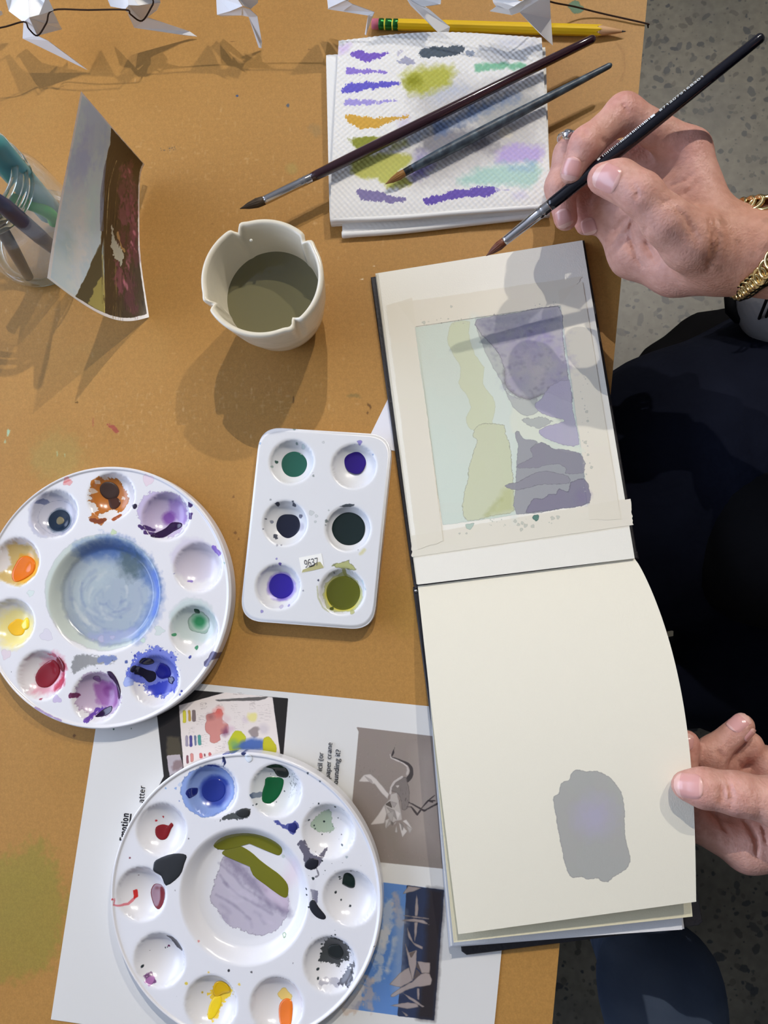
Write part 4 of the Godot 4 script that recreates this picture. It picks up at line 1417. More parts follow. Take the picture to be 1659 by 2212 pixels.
	# well seven: magenta
	c.blob(ring(692, 1655, 160, z, 7.0, 18, 0.03), rgb(186, 164, 192), 0.85, {"wob": 1.4, "edge": 0.2, "mott": 0.3, "nsc": 2.2})
	c.blob(outline([650, 1600, 700, 1560, 790, 1560, 830, 1640, 810, 1720, 740, 1750, 660, 1720], z, 4.6), rgb(146, 84, 158), 0.85, {"soft": 2.5, "wob": 1.2, "mott": 0.2})
	c.blob(ring(745, 1640, 40, z, 4.0, 14), rgb(112, 40, 120), 0.5, {"soft": 2.0})
	c.blob(ring(658, 1552, 21, z, 9.0, 10, 0.15), rgb(140, 92, 152), 0.9, {"wob": 0.4, "edge": 0.35})
	c.blob(outline([480, 1668, 515, 1662], z, 12.0), rgb(96, 30, 70), 0.9, {"wide": 1.5, "wob": 1.2})
	c.blob(outline([602, 1830, 640, 1770, 700, 1775], z, 11.0), rgb(84, 44, 150), 0.85, {"wide": 1.8, "wob": 1.4, "nsc": 2.0})
	# grey smear between the wells and the middle
	c.blob(outline([490, 1440, 520, 1390, 600, 1380, 680, 1400, 780, 1390, 790, 1430, 720, 1445, 650, 1450, 560, 1480, 510, 1510, 488, 1490], z, 12.0), rgb(112, 112, 112), 0.85, {"wob": 1.2, "soft": 1.2, "mott": 0.5, "nsc": 2.0, "c2": rgb(170, 172, 170)})
	c.blob(outline([690, 1420, 780, 1410, 730, 1440], z, 12.0), rgb(120, 136, 190), 0.8, {"wide": 1.6, "wob": 1.0})
	# well eight: crimson; nine: yellow; ten: orange
	c.blob(outline([240, 1560, 300, 1420, 400, 1370, 470, 1440, 450, 1560, 390, 1640, 330, 1660, 240, 1640], z, 6.0), rgb(214, 140, 160), 0.7, {"soft": 4.0, "wob": 2.0, "mott": 0.4})
	c.blob(outline([420, 1440, 460, 1480, 450, 1560, 400, 1600], z, 6.0), rgb(178, 30, 58), 0.8, {"soft": 2.0, "wob": 1.4, "mott": 0.3, "wide": 3.0})
	c.blob(outline([330, 1385, 390, 1390], z, 9.0), rgb(200, 90, 110), 0.7, {"wide": 1.0, "wob": 0.8, "mott": 0.4})
	c.blob(ring(120, 1200, 132, z, 5.0, 16), rgb(236, 222, 130), 0.8, {"soft": 5.0, "wob": 1.5, "mott": 0.25})
	c.blob(outline([60, 640, 200, 620, 275, 720, 280, 820, 210, 890, 120, 900, 20, 860, 60, 760], z, 6.0), rgb(206, 176, 96), 0.85, {"soft": 1.5, "wob": 1.2, "mott": 0.2})
	c.blob(outline([90, 780, 130, 690, 200, 680, 265, 740, 270, 820, 200, 890, 110, 880], z, 5.0), rgb(232, 170, 50), 0.9, {"soft": 2.0, "wob": 0.8})
	# loose drips on the flat
	for q in [[465, 190, 32, 226, 160, 160], [1020, 180, 40, 226, 206, 216], [780, 540, 20, 196, 214, 170], [390, 1690, 30, 196, 180, 214], [1095, 1220, 36, 206, 216, 212], [985, 1285, 16, 200, 222, 208], [210, 960, 26, 214, 226, 222], [77, 1503, 6, 50, 50, 60], [872, 1434, 9, 60, 80, 150], [1308, 1400, 9, 40, 50, 130], [1190, 758, 6, 50, 50, 120], [1198, 828, 8, 70, 70, 170], [1548, 755, 8, 160, 200, 180], [275, 1692, 12, 160, 40, 70], [1330, 1340, 10, 50, 130, 90], [40, 1380, 30, 222, 206, 212], [320, 1250, 40, 216, 212, 222]]:
		c.blob(ring(q[0], q[1], q[2], z, 12.0, 10, 0.2), rgb(q[3], q[4], q[5]), 0.85, {"wob": 0.5, "edge": 0.15, "ew": 0.3})
	c.blob(outline([440, 196, 480, 180, 498, 168], z, 12.0), rgb(214, 120, 120), 0.7, {"wide": 0.6, "wob": 0.5})
	c.spots(mid, Vector2(80, 80), 90, 0.1, 0.35, rgb(120, 116, 150), rng, 0.6)
	c.spots(Q(700 * 0.31344, 980 + 1440 * 0.31344, 12.0), Vector2(14, 8), 40, 0.1, 0.4, rgb(60, 60, 70), rng, 0.8)
	c.blob(outline([1415, 1450, 1470, 1380], z, 13.0), rgb(52, 48, 92), 0.9, {"wide": 1.8, "wob": 0.8, "mott": 0.3})
	c.blob(outline([240, 1748, 330, 1800, 420, 1840], z, 13.0), rgb(120, 90, 160), 0.6, {"wide": 0.5, "wob": 0.6, "mott": 0.5})
	var t := thing("round_palette", "round white palette with blue-grey mixing pool, left of the six-well tray", "palette", Vector3(mid.x, 0, mid.y), "round paint palettes")
	var st := SurfaceTool.new()
	st.begin(Mesh.PRIMITIVE_TRIANGLES)
	dish(st, mid, func(a): return 0.0862, surf, 80, 260, c, 0.0015)
	M.plastic1 = painted(c, 0.22, 0.5)
	put("dish", st.commit(), M.plastic1, t)
	var navy := gloss(24, 22, 52)
	pool(t, "paint", ring(415, 462, 74, z, 3.4), surf, 0.0006, gloss(26, 42, 64))
	pool(t, "paint", ring(416, 462, 30, z, 3.8, 10, 0.05), surf, 0.0012, gloss(120, 112, 84, 0.4))
	pool(t, "paint", ring(755, 255, 60, z, 5.0), surf, 0.0016, gloss(66, 48, 42, 0.45))
	pool(t, "paint", outline([745, 300, 800, 300, 828, 340, 800, 380, 760, 370], z, 4.2), surf, 0.0008, gloss(70, 40, 26))
	pool(t, "paint", outline([1070, 580, 1060, 560, 1130, 510, 1170, 470, 1240, 475, 1245, 505, 1190, 535, 1130, 580], z, 7.0), surf, 0.0005, gloss(44, 22, 62))
	pool(t, "paint", outline([975, 1430, 1000, 1405, 1045, 1412, 1056, 1440, 1020, 1455, 985, 1450], z, 8.0), surf, 0.0006, navy)
	pool(t, "paint", outline([915, 1475, 950, 1455, 1000, 1490, 1050, 1510, 1052, 1560, 1010, 1580, 975, 1540, 920, 1500], z, 8.0), surf, 0.0006, gloss(22, 20, 44))
	pool(t, "paint", ring(1125, 1500, 55, z, 4.2, 14, 0.06), surf, 0.0009, gloss(22, 26, 130))
	pool(t, "paint", ring(1178, 1560, 26, z, 5.0, 10, 0.1), surf, 0.0006, gloss(26, 34, 90))
	pool(t, "paint", outline([660, 1805, 700, 1765, 760, 1740, 768, 1775, 730, 1805, 670, 1815], z, 7.0), surf, 0.0005, gloss(40, 22, 58))
	pool(t, "paint", outline([755, 1500, 790, 1500, 830, 1560, 850, 1640, 830, 1690, 808, 1680, 812, 1600, 780, 1540], z, 8.0), surf, 0.0005, gloss(48, 26, 62))
	pool(t, "paint", outline([245, 1540, 280, 1470, 360, 1420, 400, 1440, 420, 1500, 380, 1570, 330, 1610, 270, 1600], z, 4.2), surf, 0.0014, gloss(132, 18, 36))
	pool(t, "paint", outline([385, 1420, 430, 1395, 468, 1440, 465, 1490, 420, 1500], z, 7.0), surf, 0.0008, gloss(112, 22, 40))
	pool(t, "paint", ring(118, 1198, 58, z, 4.0, 14, 0.06), surf, 0.0010, gloss(240, 188, 26))
	pool(t, "paint", outline([135, 1180, 180, 1130, 200, 1150, 200, 1200, 160, 1215], z, 4.2), surf, 0.0014, gloss(246, 218, 50))
	pool(t, "paint", outline([100, 860, 92, 800, 130, 720, 190, 705, 245, 745, 245, 810, 205, 850, 140, 885], z, 4.0), surf, 0.0018, gloss(226, 116, 10))
	pool(t, "paint", outline([1345, 1070, 1375, 1075, 1375, 1100, 1345, 1095], z, 6.0), surf, 0.0005, gloss(20, 66, 50))


func round_palette_two() -> void:
	var mid := Q(527, 1935, PTOP)
	var ps := palette_shape(mid, 16.8, 0.0400)
	var surf: Callable = ps[0]
	var c := canvas(mid - Vector2(0.089, 0.089), mid + Vector2(0.089, 0.089), 4600.0, rgb(224, 224, 228))
	var z := [100.0, 1440.0, 0.5304]
	var hb := 4.4
	c.blob(outline([715, 780, 760, 770, 830, 790, 900, 860, 960, 920, 985, 940, 982, 1000, 940, 1070, 890, 1095, 830, 1090, 780, 1065, 740, 1060, 700, 1000, 665, 950, 680, 880, 700, 830], z, hb), rgb(180, 172, 188), 0.95, {"wob": 0.9, "edge": 0.28, "ew": 0.5, "nsc": 2.0, "c2": rgb(196, 190, 204)})
	c.blob(outline([740, 780, 800, 840, 850, 900, 900, 960, 980, 1000], z, hb), rgb(132, 124, 146), 0.75, {"wide": 2.0, "soft": 5.0, "wob": 2.5})
	c.blob(outline([860, 880, 930, 900, 985, 940, 980, 990, 900, 950], z, hb), rgb(206, 184, 206), 0.6, {"soft": 4.0, "wob": 1.0})
	for v in [[700, 800, 760, 850, 800, 900, 850, 930, 930, 985], [720, 880, 780, 930, 850, 970, 920, 1010], [690, 930, 760, 970, 830, 1030], [770, 790, 840, 870, 880, 930, 960, 1000], [705, 850, 740, 900]]:
		c.blob(outline(v, z, hb), rgb(126, 118, 142), 0.5, {"wide": 0.5, "soft": 1.6, "wob": 1.2, "mott": 0.4})
	for i in 14:
		var x := rng.randf_range(700, 930)
		var y := rng.randf_range(830, 1040)
		c.blob(outline([x, y, x + 20, y + 14, x + rng.randf_range(20, 60), y + rng.randf_range(10, 50)], z, hb), [rgb(150, 142, 164), rgb(206, 198, 214)][i % 2], 0.4, {"wide": rng.randf_range(0.4, 1.2), "soft": 2.5, "wob": 1.4})
	c.blob(outline([975, 880, 1000, 850, 1010, 800], z, 6.0), rgb(226, 204, 216), 0.5, {"wide": 4.0, "soft": 6.0})
	# wells
	c.blob(ring(663, 500, 104, z, 7.0, 22, 0.015), rgb(104, 134, 202), 0.95, {"wob": 0.7, "edge": 0.2, "mott": 0.15, "c2": rgb(150, 172, 222), "nsc": 2.0})
	c.blob(ring(690, 503, 62, z, 3.8, 18), rgb(44, 66, 160), 0.95, {"soft": 2.5})
	c.blob(outline([660, 400, 715, 410, 722, 380], z, 10.0), rgb(36, 48, 130), 0.8, {"wide": 0.9, "wob": 0.8})
	c.blob(outline([830, 515, 880, 520, 870, 535, 840, 530], z, 9.0), rgb(26, 44, 80), 0.95, {"wob": 0.9})
	c.blob(ring(930, 500, 90, z, 6.0, 18), rgb(206, 214, 214), 0.5, {"soft": 4.0})
	for i in 40:
		var x := rng.randf_range(985, 1018)
		var y := rng.randf_range(430, 530)
		c.blob(outline([x, y, x + rng.randf_range(-8, 8), y + rng.randf_range(4, 14)], z, 9.0), rgb(40, 52, 56), 0.6, {"wide": 0.2, "soft": 0.3})
	c.blob(outline([1080, 630, 1110, 600, 1145, 575, 1160, 610, 1160, 640, 1178, 660, 1150, 680, 1110, 675, 1090, 660], z, 4.4), rgb(128, 158, 144), 0.92, {"wob": 1.0, "edge": 0.2, "mott": 0.25, "nsc": 2.2, "c2": rgb(168, 190, 160)})
	for q in [[1130, 640, 44, 50, 46], [1220, 885, 40, 55, 36], [1165, 1165, 50, 60, 30], [925, 510, 46, 50, 24], [470, 1190, 50, 55, 12], [695, 1350, 40, 50, 20], [690, 740, 24, 20, 6], [1110, 800, 22, 30, 24], [1080, 930, 12, 20, 16]]:
		c.spots(Q(100 + q[0] * 0.5304, 1440 + q[1] * 0.5304, 7.0), Vector2(q[2], q[3]) * 0.27, q[4], 0.12, 0.85, rgb(26, 34, 38) if q[0] != 695 else rgb(200, 170, 60), rng, 0.9)
	c.blob(outline([885, 612, 940, 625, 975, 650, 1010, 630, 1025, 655, 1005, 682, 980, 660, 930, 635], z, 12.0), rgb(38, 46, 130), 0.9, {"wob": 0.9, "mott": 0.25})
	c.blob(outline([690, 628, 740, 600, 800, 575, 828, 580, 825, 610, 790, 620, 730, 620], z, 12.0), rgb(48, 52, 52), 0.95, {"wob": 0.9, "mott": 0.3, "nsc": 2.0})
	c.blob(outline([1020, 720, 1050, 705, 1070, 750, 1105, 770, 1140, 745, 1110, 800, 1080, 830, 1050, 800, 1045, 760], z, 12.0), rgb(54, 50, 70), 0.92, {"wob": 1.0, "mott": 0.3, "nsc": 2.0})
	c.blob(outline([1075, 905, 1105, 910, 1100, 960, 1080, 940], z, 12.0), rgb(60, 58, 84), 0.8, {"wob": 0.9, "mott": 0.4})
	c.blob(outline([1100, 820, 1110, 850, 1095, 855], z, 12.0), rgb(54, 50, 60), 0.8, {"wide": 0.6, "wob": 0.8, "mott": 0.4})
	c.blob(outline([1085, 1010, 1080, 940, 1090, 880], z, 12.0), rgb(200, 200, 206), 0.5, {"wide": 1.2, "soft": 2.0, "mott": 0.6})
	c.blob(outline([1105, 1200, 1140, 1100, 1180, 1090, 1225, 1130, 1235, 1190, 1180, 1220, 1140, 1210], z, 5.0), rgb(46, 50, 52), 0.96, {"wob": 1.8, "mott": 0.15, "nsc": 2.4})
	c.blob(outline([1185, 1300, 1220, 1250, 1250, 1210, 1255, 1260, 1230, 1300], z, 10.0), rgb(50, 52, 60), 0.95, {"wob": 1.4, "mott": 0.3, "nsc": 2.2})
	c.blob(outline([1120, 1285, 1180, 1290], z, 9.0), rgb(110, 110, 130), 0.6, {"wide": 1.4, "wob": 1.0, "mott": 0.6})
	c.blob(outline([478, 1095, 520, 1100, 555, 1140, 550, 1160, 520, 1150, 500, 1120], z, 9.0), rgb(58, 60, 70), 0.95, {"wob": 0.7, "mott": 0.2})
	c.blob(outline([400, 1255, 420, 1245, 450, 1285, 430, 1292, 410, 1275], z, 9.0), rgb(96, 52, 104), 0.9, {"wob": 0.8, "mott": 0.2})
	c.blob(ring(425, 1275, 16, z, 9.0, 8, 0.2), rgb(190, 130, 190), 0.7)
	c.blob(outline([290, 935, 286, 960, 330, 968, 355, 945], z, 8.0), rgb(206, 70, 84), 0.7, {"wide": 0.45, "wob": 0.6, "mott": 0.3})
	c.blob(outline([350, 915, 362, 910, 366, 940, 354, 945], z, 6.0), rgb(200, 40, 36), 0.95, {"wob": 0.4})
	c.blob(ring(434, 635, 7, z, 9.0, 8, 0.2), rgb(180, 30, 40), 0.95)
	c.blob(ring(462, 620, 6, z, 9.0, 8, 0.2), rgb(160, 40, 50), 0.95)
	for q in [[485, 494, 6, 130, 170, 210], [526, 495, 5, 140, 170, 220], [545, 480, 9, 196, 206, 226], [542, 547, 4, 60, 90, 170], [580, 700, 4, 50, 50, 60], [358, 863, 4, 50, 30, 40], [524, 911, 4, 30, 30, 36], [742, 1237, 4, 30, 30, 36], [835, 1243, 5, 80, 80, 84], [1003, 1207, 4, 90, 90, 96], [270, 946, 5, 200, 60, 70], [258, 884, 5, 200, 60, 70], [952, 788, 7, 190, 200, 196], [1222, 774, 5, 160, 170, 176], [1336, 1138, 3, 40, 40, 44], [618, 1120, 5, 210, 120, 120], [570, 1290, 6, 214, 190, 70], [660, 1245, 5, 220, 190, 90], [785, 1293, 5, 230, 200, 90], [1115, 465, 5, 60, 70, 80], [1065, 432, 5, 60, 70, 80], [340, 778, 4, 120, 60, 70], [478, 1160, 5, 90, 30, 70], [295, 1150, 8, 170, 140, 190]]:
		c.blob(ring(q[0], q[1], q[2], z, 12.0, 8, 0.2), rgb(q[3], q[4], q[5]), 0.9, {"wob": 0.3})
	c.blob(ring(959, 1110, 9, z, 12.0, 10, 0.1), rgb(130, 160, 110), 0.9, {"edge": 0.2})
	c.blob(ring(959, 1110, 6, z, 12.0, 10, 0.1), rgb(214, 222, 200), 0.95)
	c.blob(outline([705, 352, 770, 342, 772, 350, 708, 360], z, 13.0), rgb(38, 56, 140), 0.95, {"wob": 0.7, "mott": 0.2})
	c.blob(outline([785, 350, 812, 352, 800, 362], z, 13.0), rgb(36, 44, 90), 0.95, {"wob": 0.6})
	c.blob(outline([722, 372, 726, 392, 718, 408], z, 12.0), rgb(32, 40, 84), 0.95, {"wide": 1.0, "wob": 0.5})
	c.spots(mid, Vector2(78, 78), 60, 0.1, 0.3, rgb(90, 90, 110), rng, 0.6)
	c.blob(outline([700, 1300, 740, 1285, 755, 1330, 720, 1370, 690, 1430, 660, 1425, 670, 1380, 655, 1340], z, 6.0), rgb(238, 200, 40), 0.9, {"wob": 1.6, "mott": 0.15, "nsc": 2.0})
	c.blob(outline([930, 1340, 960, 1310, 1000, 1340, 1000, 1370, 950, 1370], z, 6.0), rgb(240, 206, 110), 0.9, {"wob": 0.8, "edge": 0.15})
	var t := thing("round_palette", "round white palette with olive and lilac pools, lying on the printed handout", "palette", Vector3(mid.x, 0, mid.y), "round paint palettes")
	var st := SurfaceTool.new()
	st.begin(Mesh.PRIMITIVE_TRIANGLES)
	dish(st, mid, func(a): return 0.0862, surf, 80, 260, c, 0.0022)
	put("dish", st.commit(), painted(c, 0.22, 0.5), t)
	# wet paint
	pool(t, "paint", ring(683, 502, 47, z, 3.6, 16), surf, 0.0006, gloss(28, 48, 140))
	pool(t, "paint", ring(600, 507, 19, z, 6.0, 10, 0.08), surf, 0.0006, gloss(28, 38, 110))
	pool(t, "paint", outline([900, 405, 940, 392, 975, 410, 985, 440, 970, 458, 935, 450, 920, 420], z, 8.0), surf, 0.0007, gloss(22, 34, 32))
	pool(t, "paint", outline([900, 450, 960, 455, 962, 490, 945, 530, 915, 555, 885, 545, 882, 510, 890, 480], z, 4.4), surf, 0.0009, gloss(14, 92, 52))
	pool(t, "paint", outline([445, 655, 470, 645, 495, 650, 505, 638, 515, 648, 505, 665, 490, 700, 465, 705, 445, 685], z, 4.6), surf, 0.0010, gloss(128, 20, 26))
	pool(t, "paint", outline([415, 930, 430, 895, 460, 890, 486, 905, 486, 950, 465, 983, 435, 975], z, 7.0), surf, 0.0007, gloss(108, 22, 36))
	pool(t, "paint", outline([438, 815, 450, 785, 520, 760, 572, 765, 565, 800, 545, 850, 490, 890, 470, 850, 440, 840], z, 11.0), surf, 0.0005, gloss(42, 44, 48, 0.3))
	pool(t, "paint", outline([1205, 880, 1215, 840, 1235, 835, 1255, 860, 1255, 900, 1235, 905, 1210, 890], z, 4.6), surf, 0.0009, gloss(20, 40, 36))
	pool(t, "paint", outline([1150, 1140, 1190, 1130, 1210, 1165, 1190, 1195, 1150, 1180], z, 4.2), surf, 0.0010, gloss(36, 42, 44, 0.25))
	pool(t, "paint", outline([1060, 790, 1085, 780, 1108, 790, 1100, 820, 1070, 826, 1052, 812], z, 12.0), surf, 0.0005, gloss(26, 26, 38, 0.3))
	pool(t, "paint", outline([1072, 960, 1090, 950, 1110, 980, 1138, 1015, 1130, 1030, 1100, 1020, 1075, 990], z, 12.0), surf, 0.0005, gloss(32, 34, 42, 0.3))
	pool(t, "paint", ring(1003, 655, 20, z, 12.0, 10, 0.1), surf, 0.0004, gloss(36, 42, 110, 0.25))
	pool(t, "paint", outline([770, 595, 800, 578, 828, 585, 824, 608, 795, 615], z, 12.0), surf, 0.0005, gloss(40, 42, 42, 0.35))
	pool(t, "paint", outline([685, 1290, 715, 1275, 745, 1290, 752, 1320, 720, 1335, 690, 1350, 675, 1330], z, 4.6), surf, 0.0014, gloss(226, 180, 22))
	pool(t, "paint", outline([658, 1400, 672, 1360, 700, 1345, 712, 1370, 690, 1420, 664, 1430], z, 5.0), surf, 0.0012, gloss(236, 206, 30))
	pool(t, "paint", outline([950, 1375, 975, 1355, 1000, 1365, 1004, 1410, 998, 1450, 960, 1450, 946, 1410], z, 4.6), surf, 0.0012, gloss(222, 112, 24))
	# olive pool curling round the basin, and the dry leaf-shaped gap in it
	var olive := gloss(112, 112, 26, 0.15)
	pool(t, "paint", outline([715, 765, 730, 745, 780, 730, 830, 755, 870, 790, 910, 820, 950, 850, 982, 890, 982, 935, 965, 942, 930, 920, 890, 890, 840, 850, 815, 790, 760, 785], z, hb), surf, 0.0004, olive)
	pool(t, "paint", outline([684, 725, 720, 690, 780, 676, 850, 678, 920, 700, 958, 730, 958, 760, 940, 770, 915, 745, 860, 718, 790, 705, 760, 715, 745, 745, 700, 745], z, hb), surf, 0.0004, olive)
	pool(t, "water_drop", outline([808, 368, 818, 355, 835, 365, 838, 382, 824, 392, 812, 382], z, 13.0), surf, 0.0006, mat(rgb(222, 230, 240), 0.05))


func tray() -> void:
	var h := 11.0
	var quadp := outline([561, 921, 848, 939, 806, 1362, 516, 1340], PX, h)
	var plan := PackedVector2Array()                       # rounded corners
	for i in 4:
		var p := quadp[i]
		var a := (quadp[(i + 3) % 4] - p).normalized()
		var b := (quadp[(i + 1) % 4] - p).normalized()
		for s in 9:
			var t := s / 8.0
			plan.append((p + a * 0.0150).lerp(p, t).lerp(p.lerp(p + b * 0.0150, t), t))
	var mid := (quadp[0] + quadp[1] + quadp[2] + quadp[3]) * 0.25
	var z := [400.0, 440.0, 0.43403]
	var wells := []
	for q in [[530, 1283], [840, 1305], [497, 1590], [811, 1616], [462, 1906], [781, 1930]]:
		wells.append(Q(400 + q[0] * z[2], 440 + q[1] * z[2], h))
	var reach := func(a: float) -> float:
		var d := Vector2.from_angle(a)
		var best := 0.02
		for i in plan.size():
			var hit = Geometry2D.segment_intersects_segment(mid, mid + d * 0.2, plan[i], plan[(i + 1) % plan.size()])
			if hit != null:
				best = maxf(best, mid.distance_to(hit))
		return best
	var radii := PackedFloat32Array()
	for k in 240:
		radii.append(reach.call(TAU * k / 240))
	var lookup := func(a: float) -> float: return radii[int(round(a / TAU * 240.0)) % 240]
	var surf := func(q: Vector2) -> float:
		var y := h * 0.001
		var v := q - mid
		var far: float = v.length() / radii[int(round(fposmod(v.angle(), TAU) / TAU * 240.0)) % 240]
		if far > 0.965:
			y -= 0.0012 * smoothstep(0.965, 1.0, far)
		for w in wells:
			var d: float = q.distance_to(w)
			if d < 0.018:
				y -= well_depth(d, 0.0152, 0.0088)
		return y
	var c := canvas(mid - Vector2(0.056, 0.076), mid + Vector2(0.056, 0.076), 4600.0, rgb(219, 220, 222))
	var wet := [[542, 1297, 64, 38, 92, 78], [846, 1290, 54, 44, 22, 120], [512, 1602, 60, 26, 30, 50], [815, 1619, 82, 24, 38, 38], [478, 1903, 62, 46, 30, 150], [788, 1938, 84, 88, 92, 20]]
	c.blob(ring(478, 1905, 74, z, 4.4, 18, 0.02), rgb(168, 156, 214), 0.9, {"soft": 1.5, "edge": 0.12})
	c.blob(ring(478, 1905, 64, z, 4.4, 18), rgb(96, 70, 190), 0.9, {"soft": 2.5})
	c.blob(ring(786, 1938, 96, z, 5.0, 18, 0.03), rgb(176, 178, 110), 0.75, {"wob": 0.7, "edge": 0.2, "ew": 0.4, "mott": 0.3})
	c.blob(ring(786, 1940, 86, z, 4.4, 18), rgb(206, 196, 70), 0.9, {"soft": 0.8})
	c.blob(outline([725, 1805, 730, 1790, 770, 1785, 800, 1775, 815, 1772, 820, 1790, 840, 1800, 852, 1825, 810, 1815, 770, 1812], z, h), rgb(168, 172, 108), 0.9, {"wob": 0.6, "edge": 0.5, "ew": 0.5, "nsc": 2.0})
	c.blob(outline([790, 1825, 800, 1860], z, 8.0), rgb(150, 146, 70), 0.7, {"wide": 0.7, "wob": 0.6})
	c.blob(outline([872, 1740, 890, 1720], z, h), rgb(206, 196, 110), 0.6, {"wide": 1.0, "soft": 1.5})
	c.blob(ring(572, 1607, 20, z, 5.0, 10), rgb(170, 168, 186), 0.8, {"soft": 2.0})
	c.blob(outline([430, 1490, 475, 1480, 462, 1510, 445, 1500], z, 9.0), rgb(40, 46, 66), 0.95, {"wob": 0.7})
	c.blob(outline([765, 1508, 800, 1497, 850, 1498, 830, 1505, 790, 1512], z, 9.0), rgb(60, 66, 72), 0.9, {"wob": 0.5})
	for q in [[870, 1190, 13, 130, 120, 190], [845, 1200, 4, 110, 90, 180], [585, 1207, 11, 190, 204, 204], [553, 1192, 5, 120, 140, 140], [449, 1281, 8, 30, 66, 56], [432, 1309, 5, 150, 170, 164], [640, 1356, 6, 130, 140, 140], [638, 1340, 3, 110, 120, 120], [544, 1122, 7, 120, 150, 140], [375, 1195, 7, 160, 190, 222], [540, 1497, 10, 60, 66, 80], [537, 1483, 6, 60, 66, 80], [424, 1580, 7, 120, 124, 140], [401, 1568, 4, 60, 60, 80], [391, 1620, 4, 40, 40, 60], [442, 1650, 9, 40, 44, 60], [448, 1662, 5, 40, 44, 60], [568, 1552, 9, 60, 60, 84], [480, 1700, 4, 120, 120, 130], [460, 1700, 5, 150, 150, 160], [428, 1475, 6, 150, 154, 160], [705, 1580, 9, 110, 120, 120], [700, 1600, 6, 130, 140, 140], [717, 1528, 6, 170, 180, 176], [863, 1723, 4, 26, 26, 50], [665, 1874, 5, 30, 34, 60], [474, 1792, 9, 84, 66, 150], [458, 1768, 5, 130, 120, 190], [516, 1998, 7, 140, 130, 190], [476, 2005, 9, 190, 184, 210], [385, 2028, 6, 140, 130, 190], [728, 2014, 8, 60, 70, 20], [831, 2032, 10, 170, 170, 110], [740, 1836, 5, 110, 110, 120], [630, 1540, 14, 196, 200, 200], [655, 1555, 9, 200, 204, 204], [650, 1584, 7, 190, 196, 196], [690, 1190, 6, 200, 204, 206], [590, 1925, 4, 140, 140, 160], [935, 1250, 3, 130, 160, 200]]:
		c.blob(ring(q[0], q[1], q[2], z, 9.0, 9, 0.18), rgb(q[3], q[4], q[5]), 0.85, {"wob": 0.25, "edge": 0.25, "ew": 0.25})
	c.spots(mid, Vector2(40, 60), 70, 0.1, 0.3, rgb(170, 172, 178), rng, 0.6)
	c.blob(outline([660, 1905, 665, 1960, 690, 2010, 720, 2030], z, 8.0), rgb(170, 172, 130), 0.6, {"wide": 0.35, "wob": 0.5})
	c.blob(outline([880, 1870, 898, 1920], z, 9.0), rgb(150, 180, 190), 0.6, {"wide": 0.4, "wob": 0.4})
	var t := thing("six_well_tray", "white rectangular six-well paint tray with a price sticker", "paint tray", Vector3(mid.x, 0, mid.y))
	var st := SurfaceTool.new()
	st.begin(Mesh.PRIMITIVE_TRIANGLES)
	dish(st, mid, lookup, surf, 72, 240, c, 0.0008)
	put("tray_body", st.commit(), painted(c, 0.3, 0.5), t)
	for q in wet:
		var k := wet.find(q)
		var plan2 := ring(q[0], q[1], q[2], z, 4.6, 16, 0.03 if k in [1, 2] else 0.008)
		var lv := 0.0
		for p in plan2:
			lv += surf.call(p) / plan2.size()
		pool(t, "paint", plan2, surf, 0.00015, gloss(q[3], q[4], q[5], 0.06), lv)
	# paper price sticker
	var s := outline([565, 1762, 677, 1740, 690, 1812, 580, 1838], z, h + 0.3)
	st = begin()
	slab(st, s, (h - 0.02) * 0.001, (h + 0.18) * 0.001)
	var stk := put("price_sticker", done(st), mat(rgb(240, 240, 234), 0.5), t)
	st = begin()
	slab(st, outline([580, 1836, 585, 1822, 610, 1812, 640, 1805, 655, 1785, 672, 1782, 688, 1806, 688, 1812, 640, 1824], z, h + 0.3), (h + 0.15) * 0.001, (h + 0.2) * 0.001)
	put("paint_stain", done(st), mat(rgb(176, 172, 122), 0.5), stk)
	var tm := TextMesh.new()
	tm.text = "9637"
	var font := SystemFont.new()
	font.font_names = PackedStringArray(["Droid Sans"])
	tm.font = font
	tm.font_size = 64
	tm.pixel_size = 0.001
	tm.depth = 0.003
	tm.curve_step = 1.0
	var o := MeshInstance3D.new()
	o.name = "lettering"
	o.mesh = tm
	o.material_override = mat(rgb(70, 70, 76), 0.6)
	stk.add_child(o, true)
	var run := (s[1] - s[0]).normalized()
	var cen := Q(400 + 628 * z[2], 440 + 1787 * z[2], h)
	var k: float = Q(400 + 595 * z[2], 440 + 1795 * z[2], h).distance_to(Q(400 + 662 * z[2], 440 + 1780 * z[2], h)) / tm.get_aabb().size.x
	o.transform = Transform3D(Basis(Vector3(run.x, 0, run.y) * k, Vector3(run.y, 0, -run.x) * k * 1.6, Vector3(0, 1, 0) * k), Vector3(cen.x, (h + 0.32) * 0.001, cen.y))


